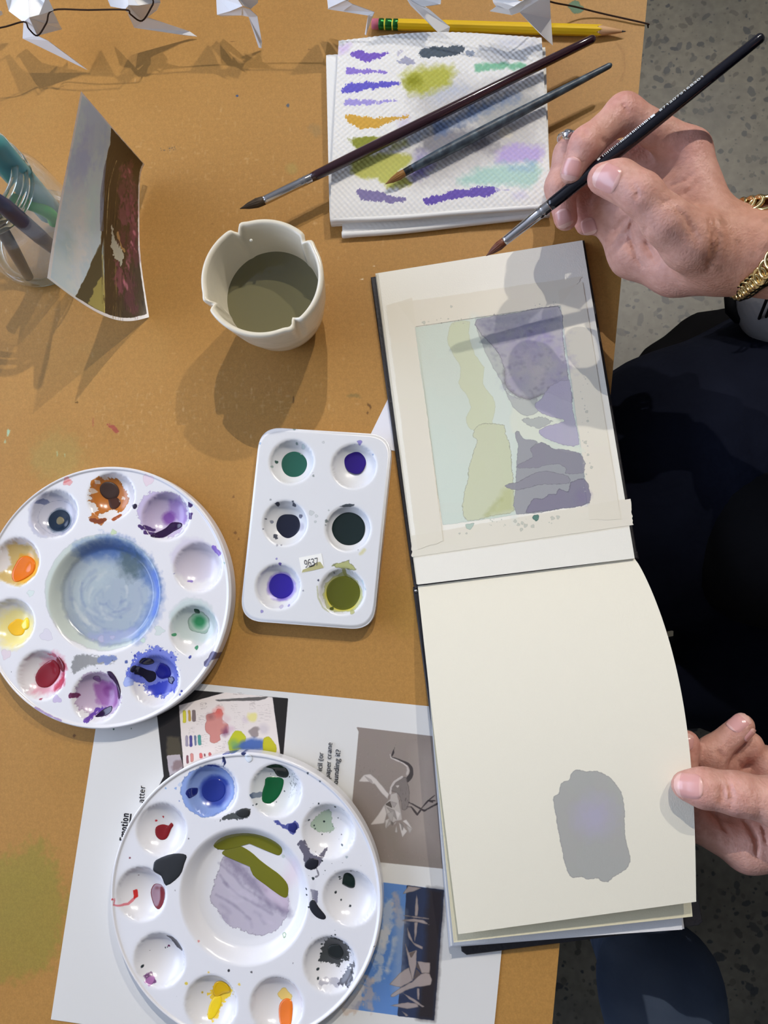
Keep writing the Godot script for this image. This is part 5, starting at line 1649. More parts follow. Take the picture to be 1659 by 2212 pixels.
# ---------- cup of rinse water ----------
func cup() -> void:
	var base := P(620, 688)
	var t := thing("ceramic_cup", "small white ceramic cup with notched rim holding murky rinse water", "cup", base)
	var notches := [[-2.058, 0.9], [-0.72, 0.75], [2.69, 0.95], [0.93, 1.25]]     # plan angle, depth
	var rad := func(a: float, y: float, inner: bool) -> float:
		var prof := [[0.0, 0.0205], [0.004, 0.0225], [0.016, 0.0288], [0.036, 0.0335], [0.055, 0.0362], [0.068, 0.0378]]
		var r := 0.0378
		for i in prof.size() - 1:
			if y >= prof[i][0] and y <= prof[i + 1][0]:
				r = lerpf(prof[i][1], prof[i + 1][1], (y - prof[i][0]) / (prof[i + 1][0] - prof[i][0]))
		var up := smoothstep(0.030, 0.068, y)
		for n in notches:
			var d: float = wrapf(a - n[0], -PI, PI)
			r -= n[1] * 0.0034 * up * exp(-d * d / 0.0030)
			r += n[1] * 0.0010 * up * exp(-pow(d - 0.12, 2.0) / 0.006)
		r += 0.0006 * up * sin(a * 2.0 + 0.4)
		return r - 0.0034 if inner else r
	var st := begin()
	var na := 150
	var prof := []                                          # [height, inner?, inset]
	for i in 15:
		prof.append([0.0665 * pow(i / 14.0, 0.9), false, 0.0])
	for i in range(1, 6):
		var a := PI * i / 6.0
		prof.append([0.0665 + 0.0017 * sin(a), false, 0.0017 * (1.0 - cos(a))])
	for i in 14:
		prof.append([0.0665 - 0.0625 * i / 13.0, true, 0.0])
	var rows := []
	for p in prof:
		var row := PackedVector3Array()
		for k in na:
			var a := TAU * k / na
			var r: float = rad.call(a, p[0], p[1]) - p[2]
			var lift := 0.0
			if p[0] > 0.05:
				for n in notches:
					var d: float = wrapf(a - n[0], -PI, PI)
					lift -= n[1] * 0.0026 * exp(-d * d / 0.0030) * smoothstep(0.05, 0.066, p[0])
				lift += 0.0008 * sin(a + 1.0) * smoothstep(0.05, 0.066, p[0])
			row.append(base + Vector3(cos(a) * r, p[0] + 0.0003 + lift, sin(a) * r))
		rows.append(row)
	for i in rows.size() - 1:
		for k in na:
			var j := (k + 1) % na
			quad(st, rows[i][j], rows[i][k], rows[i + 1][k], rows[i + 1][j])
	for k in na:
		var j := (k + 1) % na
		tri(st, base + Vector3(0, 0.0003, 0), rows[0][k], rows[0][j])
		tri(st, base + Vector3(0, 0.0043, 0), rows[-1][j], rows[-1][k])
	var m := mat(rgb(222, 214, 194), 0.14, 0.0, 0.5)
	bump(triplanar(m, 9.0), 0.03, 8, 0.02)
	put("cup_body", done(st), m, t)
	st = begin()
	var lv := 0.0375
	var rings := []
	for i in 9:
		var f := i / 8.0
		var row := PackedVector3Array()
		for k in na:
			var a := TAU * k / na
			var r: float = (rad.call(a, lv, true) + 0.0002) * f
			row.append(base + Vector3(cos(a) * r, lv + 0.0006 * pow(f, 12.0), sin(a) * r))
		rings.append(row)
	for i in 8:
		for k in na:
			var j := (k + 1) % na
			quad(st, rings[i][k], rings[i][j], rings[i + 1][j], rings[i + 1][k])
	tag(put("rinse_water", done(st), mat(rgb(108, 103, 72), 0.03, 0.0, 0.5)), "murky olive-grey rinse water inside the notched white cup", "water")
	var bits := mat(rgb(235, 232, 220), 0.2)
	st = begin()
	var spot := P(542, 518, 60)
	turned(st, spot, spot + Vector3(0.0004, 0.0006, 0.0012), [[0.0008, 0.0], [0.0011, 0.5], [0.0006, 1.0]], 10)
	put("glaze_drip", done(st), bits, t)


# ---------- jar of tools ----------
func jar() -> void:
	var b := P(96, 520)
	var t := thing("glass_jar", "clear glass jar with ribbed neck at the left edge behind the photo print", "jar", b)
	var glass := mat(Color(0.86, 0.92, 0.90, 0.06), 0.03, 0.0, 0.7)
	glass.transparency = BaseMaterial3D.TRANSPARENCY_ALPHA
	var prof := [[0.002, 0.0012], [0.030, 0.0006], [0.0345, 0.0016], [0.0368, 0.005], [0.0372, 0.012], [0.0372, 0.050], [0.0365, 0.056], [0.0335, 0.0625], [0.0305, 0.066], [0.0302, 0.068], [0.0318, 0.0695], [0.0318, 0.071], [0.0302, 0.0725], [0.0302, 0.0745], [0.0316, 0.076], [0.0316, 0.0775], [0.0302, 0.079], [0.0302, 0.084], [0.0312, 0.0855], [0.0312, 0.088], [0.0298, 0.0892], [0.0285, 0.088], [0.0280, 0.066], [0.0310, 0.062], [0.0342, 0.055], [0.0348, 0.050], [0.0348, 0.012], [0.033, 0.006], [0.026, 0.0045], [0.002, 0.006]]
	var st := begin()
	var na := 72
	for i in prof.size() - 1:
		for k in na:
			var a0 := TAU * k / na
			var a1 := TAU * (k + 1) / na
			var p: Array = prof[i]
			var q: Array = prof[i + 1]
			quad(st, b + Vector3(cos(a1) * p[0], p[1], sin(a1) * p[0]), b + Vector3(cos(a0) * p[0], p[1], sin(a0) * p[0]), b + Vector3(cos(a0) * q[0], q[1], sin(a0) * q[0]), b + Vector3(cos(a1) * q[0], q[1], sin(a1) * q[0]))
	put("jar_glass", done(st), glass, t)
	var thick := mat(Color(0.92, 0.97, 0.95, 0.0), 0.02)
	thick.refraction_enabled = true
	thick.refraction_scale = 0.05
	for q in [[0.0312, 0.0702, 0.0016], [0.0312, 0.0768, 0.0016], [0.0304, 0.0872, 0.0021], [0.0335, 0.0040, 0.0030]]:
		st = begin()
		var hoop := PackedVector3Array()
		for k in 64:
			hoop.append(b + Vector3(cos(TAU * k / 64) * q[0], q[1], sin(TAU * k / 64) * q[0]))
		tube(st, hoop, [q[2]], 10, 1.0, true)
		put("glass_rib" if q[1] > 0.01 else "glass_foot", done(st), thick, t)
	# what stands in it
	st = begin()
	var a := P(118, 470, 6)
	var e := P(-30, 300, 112)
	tube(st, PackedVector3Array([a, a.lerp(e, 0.05), a.lerp(e, 0.95), e]), [0.006, 0.0098, 0.0100, 0.007], 16, 0.7)
	tag(put("marker_pen", done(st), mat(rgb(78, 142, 144), 0.35)), "teal plastic pen standing in the glass jar", "pen")
	st = begin()
	var loop := PackedVector3Array([P(-40, 470, 66), P(0, 442, 60), P(30, 432, 52), P(62, 440, 44), P(92, 452, 36), P(112, 466, 26), P(118, 482, 16)])
	var path := PackedVector3Array()
	for i in loop.size() - 1:
		for s in 4:
			path.append(loop[i].cubic_interpolate(loop[i + 1], loop[maxi(i - 1, 0)], loop[mini(i + 2, loop.size() - 1)], s / 4.0))
	tube(st, path, [0.0042], 12, 1.0)
	tag(put("green_strap", done(st), mat(rgb(30, 150, 52), 0.4)), "bright green plastic strip curled inside the glass jar", "strip")
	var k := 0
	for q in [[64, 602, 5, -60, 380, 104, 0.0042], [120, 540, 5, -20, 420, 106, 0.0052]]:
		st = begin()
		var lo := P(q[0], q[1], q[2])
		var hi := P(q[3], q[4], q[5])
		turned(st, lo, hi, [[0.0015, 0.0], [q[6] * 0.8, 0.02], [q[6], 0.3], [q[6], 0.8], [q[6] * 0.6, 1.0]], 12)
		tag(put("wooden_stick", done(st), mat([rgb(42, 36, 44), rgb(48, 50, 78)][k], 0.35)), ["lower and browner of the two dark sticks leaning in the glass jar", "upper and bluer of the two dark sticks in the glass jar, by the green strip"][k], "stick")
		k += 1


# ---------- propped photograph ----------
func photo_card() -> void:
	var left := [[175, 197, 104.0], [152, 320, 95.0], [130, 432, 86.0], [114, 520, 79.0], [102, 600, 74.0]]
	var right := [[312, 355, 13.0], [303, 383, 6.0], [301, 470, 0.6], [304, 560, 0.4], [322, 685, 0.4]]
	var edge := func(e: Array, v: float) -> Vector3:
		var f := v * 4.0
		var i := mini(int(f), 3)
		var pts := []
		for j in [i - 1, i, i + 1, i + 2]:
			var q: Array = e[clampi(j, 0, 4)]
			pts.append(P(q[0], q[1], q[2]))
		return pts[1].cubic_interpolate(pts[2], pts[0], pts[3], f - i)
	var surf := func(u: float, v: float) -> Vector3:
		var a: Vector3 = edge.call(left, v)
		var b: Vector3 = edge.call(right, v)
		var p := a.lerp(b, u)
		p += Vector3(-0.002, -0.013, 0.007) * sin(PI * u) * smoothstep(0.25, 1.0, v)     # the card sags into a curve
		p += Vector3(0.0, -0.002, 0.0) * sin(PI * u)
		return p
	# picture in its own plane: 100 by 72 mm, x across from sky edge to ground edge
	var lo := Vector2(0, 0)
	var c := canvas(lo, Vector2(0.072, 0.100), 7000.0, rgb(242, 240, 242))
	var px := func(flat: Array) -> PackedVector2Array:
		var r := PackedVector2Array()
		for i in range(0, flat.size(), 2):
			r.append(Vector2(flat[i] * 0.00072, flat[i + 1] * 0.001))
		return r
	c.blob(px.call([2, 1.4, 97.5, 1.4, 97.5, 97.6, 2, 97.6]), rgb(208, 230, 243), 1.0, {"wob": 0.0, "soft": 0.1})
	var sky := [[20, 10, 22, rgb(184, 204, 243)], [35, 30, 22, rgb(203, 228, 243)], [14, 30, 16, rgb(167, 184, 235)], [16, 55, 18, rgb(233, 242, 243)], [24, 62, 14, rgb(243, 243, 243)], [12, 72, 10, rgb(175, 208, 215)], [20, 82, 10, rgb(243, 243, 243)], [10, 92, 14, rgb(228, 243, 243)], [34, 50, 12, rgb(208, 242, 243)], [38, 18, 10, rgb(175, 204, 243)]]  # sky and base tones lifted in colour to make up for weak light here
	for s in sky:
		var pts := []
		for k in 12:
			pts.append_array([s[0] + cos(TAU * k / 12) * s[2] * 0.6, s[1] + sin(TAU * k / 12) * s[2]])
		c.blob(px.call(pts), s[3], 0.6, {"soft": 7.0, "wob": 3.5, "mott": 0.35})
	var ground: PackedVector2Array = px.call([41, 1.4, 97.5, 1.4, 97.5, 97.6, 21, 97.6, 25, 88, 34, 76, 44, 65, 46, 45, 43, 30, 44, 12])
	c.blob(ground, rgb(64, 52, 42), 1.0, {"wob": 0.4, "soft": 0.3, "c2": rgb(96, 80, 54), "msc": 0.5, "hard": true})
	c.blob(px.call([44, 20, 47, 45, 47, 58, 43, 58, 41, 40]), rgb(127, 141, 172), 0.8, {"wob": 0.3})
	c.blob(px.call([46, 66, 48, 60, 48, 78, 46, 88, 44, 88, 45, 76]), rgb(194, 221, 231), 0.9, {"wob": 0.2})
	c.blob(px.call([21, 97.6, 25, 88, 34, 76, 44, 63, 47, 80, 44, 97.6]), rgb(100, 96, 73), 0.9, {"wob": 0.4, "mott": 0.3})
	c.blob(px.call([31, 97, 36, 88, 45, 80, 47, 96, 46, 97.6]), rgb(204, 194, 113), 0.85, {"wob": 0.8, "mott": 0.45})
	c.blob(px.call([46, 70, 47, 84, 46, 97]), rgb(238, 228, 137), 0.7, {"wide": 0.35, "wob": 0.3})
	for i in 70:
		var x := rng.randf_range(46, 68)
		var y := rng.randf_range(8, 92)
		var l := rng.randf_range(6, 22)
		c.blob(px.call([x, y, x - 1.5, y + l * 0.5, x - 2, y + l]), [rgb(153, 133, 81), rgb(48, 38, 29), rgb(117, 101, 63)][i % 3], 0.5, {"wide": rng.randf_range(0.1, 0.3), "soft": 0.3, "wob": 0.3})
	c.blob(px.call([58, 20, 52, 36, 51, 60]), rgb(220, 209, 153), 0.8, {"wide": 0.25, "wob": 0.3})
	for q in [[78, 20, 8], [84, 28, 7], [72, 36, 7], [76, 46, 8], [84, 44, 6], [90, 56, 8], [86, 64, 9], [92, 70, 8], [82, 70, 5], [80, 88, 8], [66, 78, 6], [90, 36, 6], [70, 26, 5], [94, 48, 5], [74, 60, 6]]:
		var pts := []
		for k in 10:
			pts.append_array([q[0] + cos(TAU * k / 10) * q[2] * 0.8, q[1] + sin(TAU * k / 10) * q[2]])
		c.blob(px.call(pts), [rgb(176, 92, 130), rgb(196, 108, 146), rgb(122, 66, 84)][int(q[0]) % 3], 0.6, {"soft": 3.0, "wob": 3.0, "mott": 0.65, "msc": 2.2, "nsc": 1.6})
	for q in [[86, 64], [91, 68], [78, 74], [72, 82], [84, 30], [78, 22], [90, 58]]:
		c.blob(px.call([q[0], q[1], q[0] + 3, q[1] + 2]), rgb(226, 140, 166), 0.7, {"wide": 0.9, "soft": 1.2, "wob": 1.2, "mott": 0.4})
	for i in 70:
		var x := rng.randf_range(66, 96)
		var y := rng.randf_range(4, 94)
		c.blob(px.call([x, y, x + rng.randf_range(-2, 2), y + rng.randf_range(2, 5)]), [rgb(36, 28, 24), rgb(92, 60, 60)][i % 2], 0.5, {"wide": 0.3, "soft": 0.7, "wob": 0.3})
	c.blob(px.call([57, 54, 60, 56, 61, 62, 66, 64, 74, 70, 70, 74, 64, 72, 60, 68, 57, 60]), rgb(217, 224, 210), 0.9, {"wob": 1.2, "mott": 0.4, "nsc": 2.0})
	c.blob(px.call([66, 58, 72, 66, 76, 68]), rgb(206, 168, 109), 0.8, {"wide": 1.0, "wob": 0.8, "mott": 0.3})
	for i in 60:
		var x := rng.randf_range(50, 96)
		var y := rng.randf_range(76, 96)
		c.blob(px.call([x, y, x + rng.randf_range(-2, 2), y + rng.randf_range(1, 5)]), [rgb(158, 141, 85), rgb(53, 43, 34), rgb(132, 101, 73)][i % 3], 0.5, {"wide": 0.15, "soft": 0.3, "wob": 0.3})
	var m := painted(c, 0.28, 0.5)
	var st := begin()
	var n := 28
	for i in n:
		for j in n:
			var q := [Vector2(i, j), Vector2(i, j + 1), Vector2(i + 1, j + 1), Vector2(i + 1, j)]
			for k in [0, 2, 1, 0, 3, 2]:
				var f: Vector2 = q[k] / n
				st.set_uv(f)
				st.add_vertex(surf.call(f.x, f.y))
	var face := done(st)
	var t := thing("photo_print", "small colour photo print of moorland and sky, propped against the glass jar", "photograph", P(304, 560))
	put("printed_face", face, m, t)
	st = begin()
	for i in n:
		for j in n:
			var q := [Vector2(i, j), Vector2(i, j + 1), Vector2(i + 1, j + 1), Vector2(i + 1, j)]
			for k in [0, 1, 2, 0, 2, 3]:
				var f: Vector2 = q[k] / n
				st.add_vertex(surf.call(f.x, f.y) + Vector3(-0.0002, -0.0003, 0))
	put("white_backing", done(st), mat(rgb(226, 226, 228), 0.6), t)


# ---------- kitchen paper ----------
func towel() -> void:
	var im := Image.create(8, 8, false, Image.FORMAT_L8)
	var white := rgb(231, 229, 224)
	var t := thing("paper_towel", "folded white paper towel dabbed with purple, green, ochre and grey paint", "paper towel", P(945, 300))
	# upper fold: quilted surface
	var h := 16.0
	var tl := Q(731, 80, h)
	var tr := Q(1171, 68, h)
	var bl := Q(713, 473, 12.0)
	var br := Q(1193, 440, h)
	var c := canvas(tl.min(bl) - Vector2(0.004, 0.006), br.max(tr) + Vector2(0.006, 0.016), 4200.0, white)
	var z := [720.0, 60.0, 0.28933]
	var sm := func(flat: Array, col: Color, a: float, o: Dictionary) -> void: c.blob(outline(flat, z, h), col, a, o)
	# wet blurs first
	sm.call([640, 330, 1000, 380, 1500, 420, 1560, 760, 1500, 900, 1180, 1000, 820, 1150, 560, 1080, 560, 900, 640, 760, 600, 600], rgb(176, 172, 170), 0.6, {"soft": 16.0, "wob": 4.0, "mott": 0.25})
	sm.call([640, 830, 760, 770, 960, 740, 1200, 820, 1230, 890, 1000, 880, 800, 930, 670, 910], rgb(116, 114, 122), 0.75, {"soft": 7.0, "wob": 3.0, "mott": 0.2})
	sm.call([1050, 560, 1450, 440, 1500, 560, 1300, 740, 1120, 740], rgb(160, 160, 158), 0.6, {"soft": 10.0, "wob": 3.0})
	sm.call([1260, 720, 1330, 745, 1330, 800, 1220, 800], rgb(224, 216, 196), 0.8, {"soft": 3.0, "wob": 1.0})
	sm.call([760, 690, 900, 660, 1120, 560, 1330, 470, 1380, 490, 1150, 600, 900, 720, 780, 780], rgb(92, 122, 176), 0.7, {"soft": 7.0, "wob": 2.5, "mott": 0.3})
	sm.call([600, 770, 700, 750, 640, 830, 560, 850], rgb(150, 170, 200), 0.6, {"soft": 7.0, "wob": 2.0})
	sm.call([680, 480, 900, 420, 1000, 440, 800, 520], rgb(180, 190, 212), 0.55, {"soft": 10.0, "wob": 3.0})
	sm.call([570, 1060, 640, 960, 720, 1000, 680, 1090, 600, 1110], rgb(124, 112, 178), 0.75, {"soft": 6.0, "wob": 2.0})
	sm.call([580, 950, 660, 890, 720, 930, 640, 1000], rgb(162, 154, 188), 0.6, {"soft": 6.0, "wob": 2.0})
	sm.call([500, 380, 560, 290, 700, 300, 880, 270, 870, 380, 800, 450, 640, 480, 540, 440], rgb(178, 178, 74), 0.9, {"soft": 7.0, "wob": 2.5})
	sm.call([510, 380, 570, 340, 640, 360, 640, 410, 560, 430], rgb(132, 134, 40), 0.75, {"soft": 6.0, "wob": 2.0})
	sm.call([130, 1000, 340, 930, 560, 930, 570, 1000, 480, 1060, 570, 1150, 400, 1170, 320, 1130, 180, 1110], rgb(186, 186, 92), 0.92, {"soft": 3.0, "wob": 1.8, "mott": 0.15})
	sm.call([110, 820, 240, 810, 380, 800, 400, 850, 300, 900, 160, 900], rgb(138, 142, 58), 0.95, {"soft": 1.4, "wob": 1.4})
	sm.call([430, 860, 540, 830, 560, 870, 420, 910], rgb(186, 186, 92), 0.7, {"soft": 4.0, "wob": 1.6})
	sm.call([1230, 900, 1330, 850, 1560, 880, 1540, 960, 1330, 1000, 1220, 990], rgb(186, 166, 216), 0.85, {"soft": 5.0, "wob": 2.0})
	sm.call([940, 1090, 1150, 1020, 1340, 1000, 1520, 1010, 1540, 1090, 1470, 1180, 1200, 1150, 1000, 1160, 930, 1130], rgb(168, 206, 192), 0.85, {"soft": 5.0, "wob": 2.0, "mott": 0.15})
	sm.call([1300, 1020, 1480, 1000, 1480, 1050, 1320, 1060], rgb(160, 186, 206), 0.7, {"soft": 5.0, "wob": 2.0})
	sm.call([1340, 1220, 1420, 1200, 1440, 1240, 1360, 1250], rgb(204, 196, 226), 0.6, {"soft": 5.0})
	sm.call([1040, 290, 1090, 250, 1220, 235, 1400, 235, 1440, 270, 1420, 300, 1260, 290, 1160, 310, 1090, 330], rgb(116, 182, 144), 0.92, {"soft": 2.0, "wob": 1.5, "mott": 0.15})
	sm.call([460, 660, 560, 640, 580, 720, 500, 740], rgb(196, 182, 212), 0.6, {"soft": 6.0, "wob": 2.0})
	sm.call([1220, 80, 1400, 70, 1540, 90, 1480, 130, 1300, 120], rgb(202, 204, 216), 0.7, {"soft": 7.0, "wob": 2.0})
	sm.call([30, 130, 120, 120, 90, 190, 40, 200], rgb(204, 180, 222), 0.7, {"soft": 4.0, "wob": 1.5})
	# crisp strokes dabbed on the quilting
	var ed := {"wob": 1.1, "soft": 0.4, "nsc": 2.6, "mott": 0.12}
	sm.call([130, 170, 200, 165, 260, 180, 340, 185, 410, 180, 400, 195, 340, 215, 270, 250, 210, 240, 140, 200], rgb(110, 82, 182), 0.95, ed)
	sm.call([85, 310, 110, 290, 200, 300, 300, 315, 410, 322, 400, 335, 260, 335, 120, 348, 90, 335], rgb(134, 112, 200), 0.95, ed)
	sm.call([55, 460, 85, 415, 180, 405, 330, 400, 480, 395, 480, 425, 340, 445, 180, 470, 70, 482], rgb(92, 84, 190), 0.95, ed)
	sm.call([80, 550, 120, 525, 260, 540, 400, 535, 470, 540, 330, 560, 180, 575, 90, 575], rgb(154, 142, 212), 0.92, ed)
	sm.call([90, 660, 130, 645, 280, 665, 400, 660, 560, 650, 500, 675, 400, 700, 330, 740, 200, 740, 110, 700], rgb(206, 158, 62), 0.95, ed)
	sm.call([640, 160, 700, 145, 850, 130, 960, 118, 970, 170, 900, 195, 760, 210, 650, 215], rgb(74, 84, 94), 0.96, ed)
	sm.call([980, 165, 1050, 170, 1050, 200, 1000, 190], rgb(120, 132, 152), 0.8, ed)
	sm.call([470, 240, 540, 220, 600, 235, 610, 265, 560, 275, 480, 265], rgb(146, 146, 172), 0.8, ed)
	sm.call([460, 170, 510, 165, 510, 190, 480, 200], rgb(176, 172, 192), 0.7, ed)
	sm.call([170, 1210, 210, 1190, 320, 1200, 420, 1225, 530, 1250, 500, 1275, 380, 1280, 280, 1270, 190, 1255], rgb(126, 116, 160), 0.93, ed)
	sm.call([665, 1250, 760, 1230, 880, 1200, 1020, 1175, 1180, 1165, 1225, 1195, 1180, 1230, 1060, 1235, 900, 1255, 780, 1275, 690, 1290], rgb(104, 84, 170), 0.95, ed)
	sm.call([1225, 1190, 1310, 1190], rgb(150, 140, 196), 0.6, {"wide": 0.8, "wob": 1.0, "mott": 0.5})
	var quilt := func(q: Vector2) -> float:                # raised lozenge dots
		var a := (q.x * 0.996 + q.y * 0.087) * TAU / 0.0041
		var b := (q.x * -0.087 + q.y * 0.996) * TAU / 0.0039
		return 0.00030 * sin(a) * sin(b)
	var m := painted(c, 0.95, 0.1)
	var top := func(u: float, v: float) -> Vector3:
		var a := tl.lerp(tr, u)
		var b := bl.lerp(br, u)
		a.y += 0.0022 * sin(u * 5.0 + 2.4) * (1.0 - v)
		var q := a.lerp(b, v)
		var y := 0.0145 + 0.0010 * sin(u * 4.0 + v * 3.0) - 0.0040 * pow(v, 10.0) - 0.0012 * pow(u, 14.0)
		return Vector3(q.x, y + quilt.call(q), q.y)
	var st := begin()
	sheet(st, 230, 200, top, func(p): return c.uv(p), 0.0012)
	put("top_fold", done(st), m, t)
	var plainm := mat(rgb(228, 227, 223), 0.95, 0.0, 0.1)
	var layers := [
		[[704, 109], [1178, 92], [1190, 452], [712, 478], 10.0, "middle_fold"],
		[[742, 112], [1176, 96], [1187, 462], [739, 508], 5.2, "bottom_fold"]]
	for L in layers:
		var hh: float = L[4]
		var a0 := Q(L[0][0], L[0][1], hh)
		var a1 := Q(L[1][0], L[1][1], hh)
		var b1 := Q(L[2][0], L[2][1], hh)
		var b0 := Q(L[3][0], L[3][1], hh)
		var f := func(u: float, v: float) -> Vector3:
			var q := a0.lerp(a1, u).lerp(b0.lerp(b1, u), v)
			var round_ := 1.0 - pow(absf(2.0 * v - 1.0), 30.0) * 0.5
			return Vector3(q.x, hh * 0.001 * round_ + 0.0006 * sin(u * 6.0) + quilt.call(q) * 0.8, q.y)
		st = begin()
		sheet(st, 150, 130, f, func(p): return Vector2(p.x, p.z), 0.0028)
		put(L[5], done(st), plainm, t)
	# the folded edge along the lower side: a soft roll of paper
	for e in [[[714, 475, 9.2], [850, 471, 9.2], [1000, 459, 9.6], [1192, 445, 10.0], 0.0016], [[739, 507, 2.6], [860, 499, 2.6], [1010, 482, 2.8], [1187, 462, 2.8], 0.0022]]:
		var path := PackedVector3Array()
		for i in 25:
			var f := i / 24.0 * 3.0
			var k := mini(int(f), 2)
			var pts := []
			for j in [k - 1, k, k + 1, k + 2]:
				var q: Array = e[clampi(j, 0, 3)]
				pts.append(P(q[0], q[1], q[2]))
			path.append(pts[1].cubic_interpolate(pts[2], pts[0], pts[3], f - k))
		st = begin()
		tube(st, path, [e[4]], 14)
		put("folded_edge", done(st), plainm, t)


# ---------- brushes ----------
func hair_tuft(st: SurfaceTool, a: Vector3, b: Vector3, r: float) -> void:   # from the ferrule to a drawn-out point
	turned(st, a, b, [[r, 0.0], [r * 1.07, 0.18], [r * 0.98, 0.4], [r * 0.66, 0.65], [r * 0.33, 0.85], [r * 0.05, 1.0]], 16)
	for i in 14:
		var t := TAU * i / 14
		var d := (b - a).normalized()
		var s := d.cross(Vector3.UP).normalized()
		var u := s.cross(d)
		var off := (s * cos(t) + u * sin(t)) * r
		tube(st, PackedVector3Array([a + off * 0.9, a.lerp(b, 0.3) + off * 1.02, a.lerp(b, 0.65) + off * 0.66, a.lerp(b, 0.97) + off * 0.06]), [0.00022, 0.00026, 0.0002, 0.00005], 5)


func hair_mat(root: Color, tip: Color, a: Vector3, b: Vector3) -> StandardMaterial3D:
	var m := mat(root, 0.55)
	return m


func brush(called: String, label: String, tip: Vector3, f0: Vector3, f1: Vector3, end: Vector3, r: Array, mats: Array) -> Node3D:
	var t := thing(called, label, "paintbrush", f1, "paintbrushes")
	var st := begin()
	hair_tuft(st, f0, tip, r[0])
	put("bristles", done(st), mats[2], t)
	st = begin()
	var rf: float = r[0]
	var rc: float = r[1]
	turned(st, f0 + (f0 - f1) * 0.01, f1, [[rf * 0.8, 0.0], [rf * 1.02, 0.004], [rf * 1.04, 0.05], [lerpf(rf, rc, 0.55), 0.5], [rc * 0.97, 0.76], [rc * 1.05, 0.785], [rc * 0.97, 0.81], [rc * 1.0, 0.85], [rc * 1.07, 0.875], [rc * 0.99, 0.90], [rc * 1.0, 0.985], [rc * 0.97, 1.0]], 24)
	put("ferrule", done(st), mats[1], t)
	st = begin()
	var prof := [[rc * 0.5, -0.004], [rc * 0.96, 0.0], [rc * 1.04, 0.02], [r[2] * 0.97, 0.14], [r[2], 0.26], [r[2] * 0.97, 0.42]]
	for i in 7:
		prof.append([lerpf(r[2] * 0.97, r[3], (i + 1) / 7.0), lerpf(0.42, 0.985, (i + 1) / 7.0)])
	prof.append([r[3] * 0.86, 0.992])
	prof.append([r[3] * 0.5, 0.998])
	prof.append([r[3] * 0.1, 1.0])
	turned(st, f1, end, prof, 24)
	put("handle", done(st), mats[0], t)
	return t


func brushes() -> void:
	var steel := mat(rgb(196, 194, 196), 0.16, 1.0)
	var plum := mat(rgb(46, 18, 28), 0.10, 0.0, 0.5)
	plum.clearcoat_enabled = true
	plum.clearcoat = 0.6
	plum.clearcoat_roughness = 0.05
	brush("paintbrush", "long plum-handled paintbrush lying across the paper towel, its tip pointing above the cup",
		P(518, 451, 22.5), P(571, 433, 22.2), P(672, 384, 21.5), P(1287, 81, 19.5), [0.0029, 0.0031, 0.0037, 0.0029], [plum, steel, mat(rgb(62, 48, 30), 0.6)])
	# worn handle: blue-black with rubbed paint
	var worn := mat(Color.WHITE, 0.4)
	worn.albedo_texture = grain_tex(0.02, 31, rgb(22, 28, 40), rgb(98, 116, 124), 256, 4)
	triplanar(worn, 28.0)
	brush("paintbrush", "paint-worn blue-black paintbrush lying on the towel below the plum one",
		P(832, 398, 17.8), P(874, 373, 18.8), P(890, 364, 19.2), P(1322, 139, 20), [0.0024, 0.0026, 0.0036, 0.0019], [worn, mat(rgb(24, 26, 30), 0.35), mat(rgb(140, 96, 40), 0.55)])
	# the brush in the hand
	var navy := mat(rgb(16, 16, 26), 0.16, 0.0, 0.5)
	bump(triplanar(navy, 20.0), 0.05, 12, 0.01)
	var tip := P(1050, 553, 56)
	var end := P(1650, 76, 122)
	var ln := end - tip
	var f0 := tip + ln * 0.078
	var f1 := tip + ln * 0.258
	var t := brush("paintbrush", "dark navy paintbrush with a printed barcode, held in the raised hand", tip, f0, f1, end, [0.0025, 0.0033, 0.0037, 0.0026], [navy, steel, mat(rgb(108, 56, 28), 0.5)])
	# printed code on the handle: bars and digits wrapped on its upper side
	var d := ln.normalized()
	var side := d.cross(Vector3.UP).normalized()
	var up := side.cross(d).normalized()
	var look := (up * 0.72 - side * 0.69).normalized()
	var across := d.cross(look).normalized()
	var ink := mat(rgb(214, 218, 216), 0.5)
	var st := begin()
	var s := 0.452
	var first := true
	while s < 0.652:
		var w := rng.randf_range(0.0012, 0.0034)
		if first:
			w = 0.010
		if s > 0.640:
			w = 0.014
		var c0 := tip + d * ln.length() * s
		var rr := 0.00375
		for k in 4:
			var a0 := -0.34 + k * 0.17
			var a1 := a0 + 0.17
			var n0 := (look * cos(a0) + across * sin(a0)) * (rr + 0.00004)
			var n1 := (look * cos(a1) + across * sin(a1)) * (rr + 0.00004)
			quad(st, c0 + n0, c0 + d * ln.length() * w + n0, c0 + d * ln.length() * w + n1, c0 + n1)
		s += w + rng.randf_range(0.0016, 0.0040) + (0.006 if first else 0.0)
		first = false
	put("barcode", done(st), ink, t)
	var tm := TextMesh.new()
	tm.text = "8712079168301"
	var font := SystemFont.new()
	font.font_names = PackedStringArray(["Droid Sans"])
	tm.font = font
	tm.font_size = 48
	tm.pixel_size = 0.001
	tm.depth = 0.003
	tm.curve_step = 1.5
	var o := MeshInstance3D.new()
	o.name = "lettering"
	o.mesh = tm
	o.material_override = ink
	t.add_child(o, true)
	var k := 0.066
	o.transform = Transform3D(Basis(d * k * 1.1, across * k * -1.0, look * k).orthonormalized().scaled_local(Vector3(k * 1.15, k, k)), tip + ln * 0.745 + look * 0.0034 - t.position)


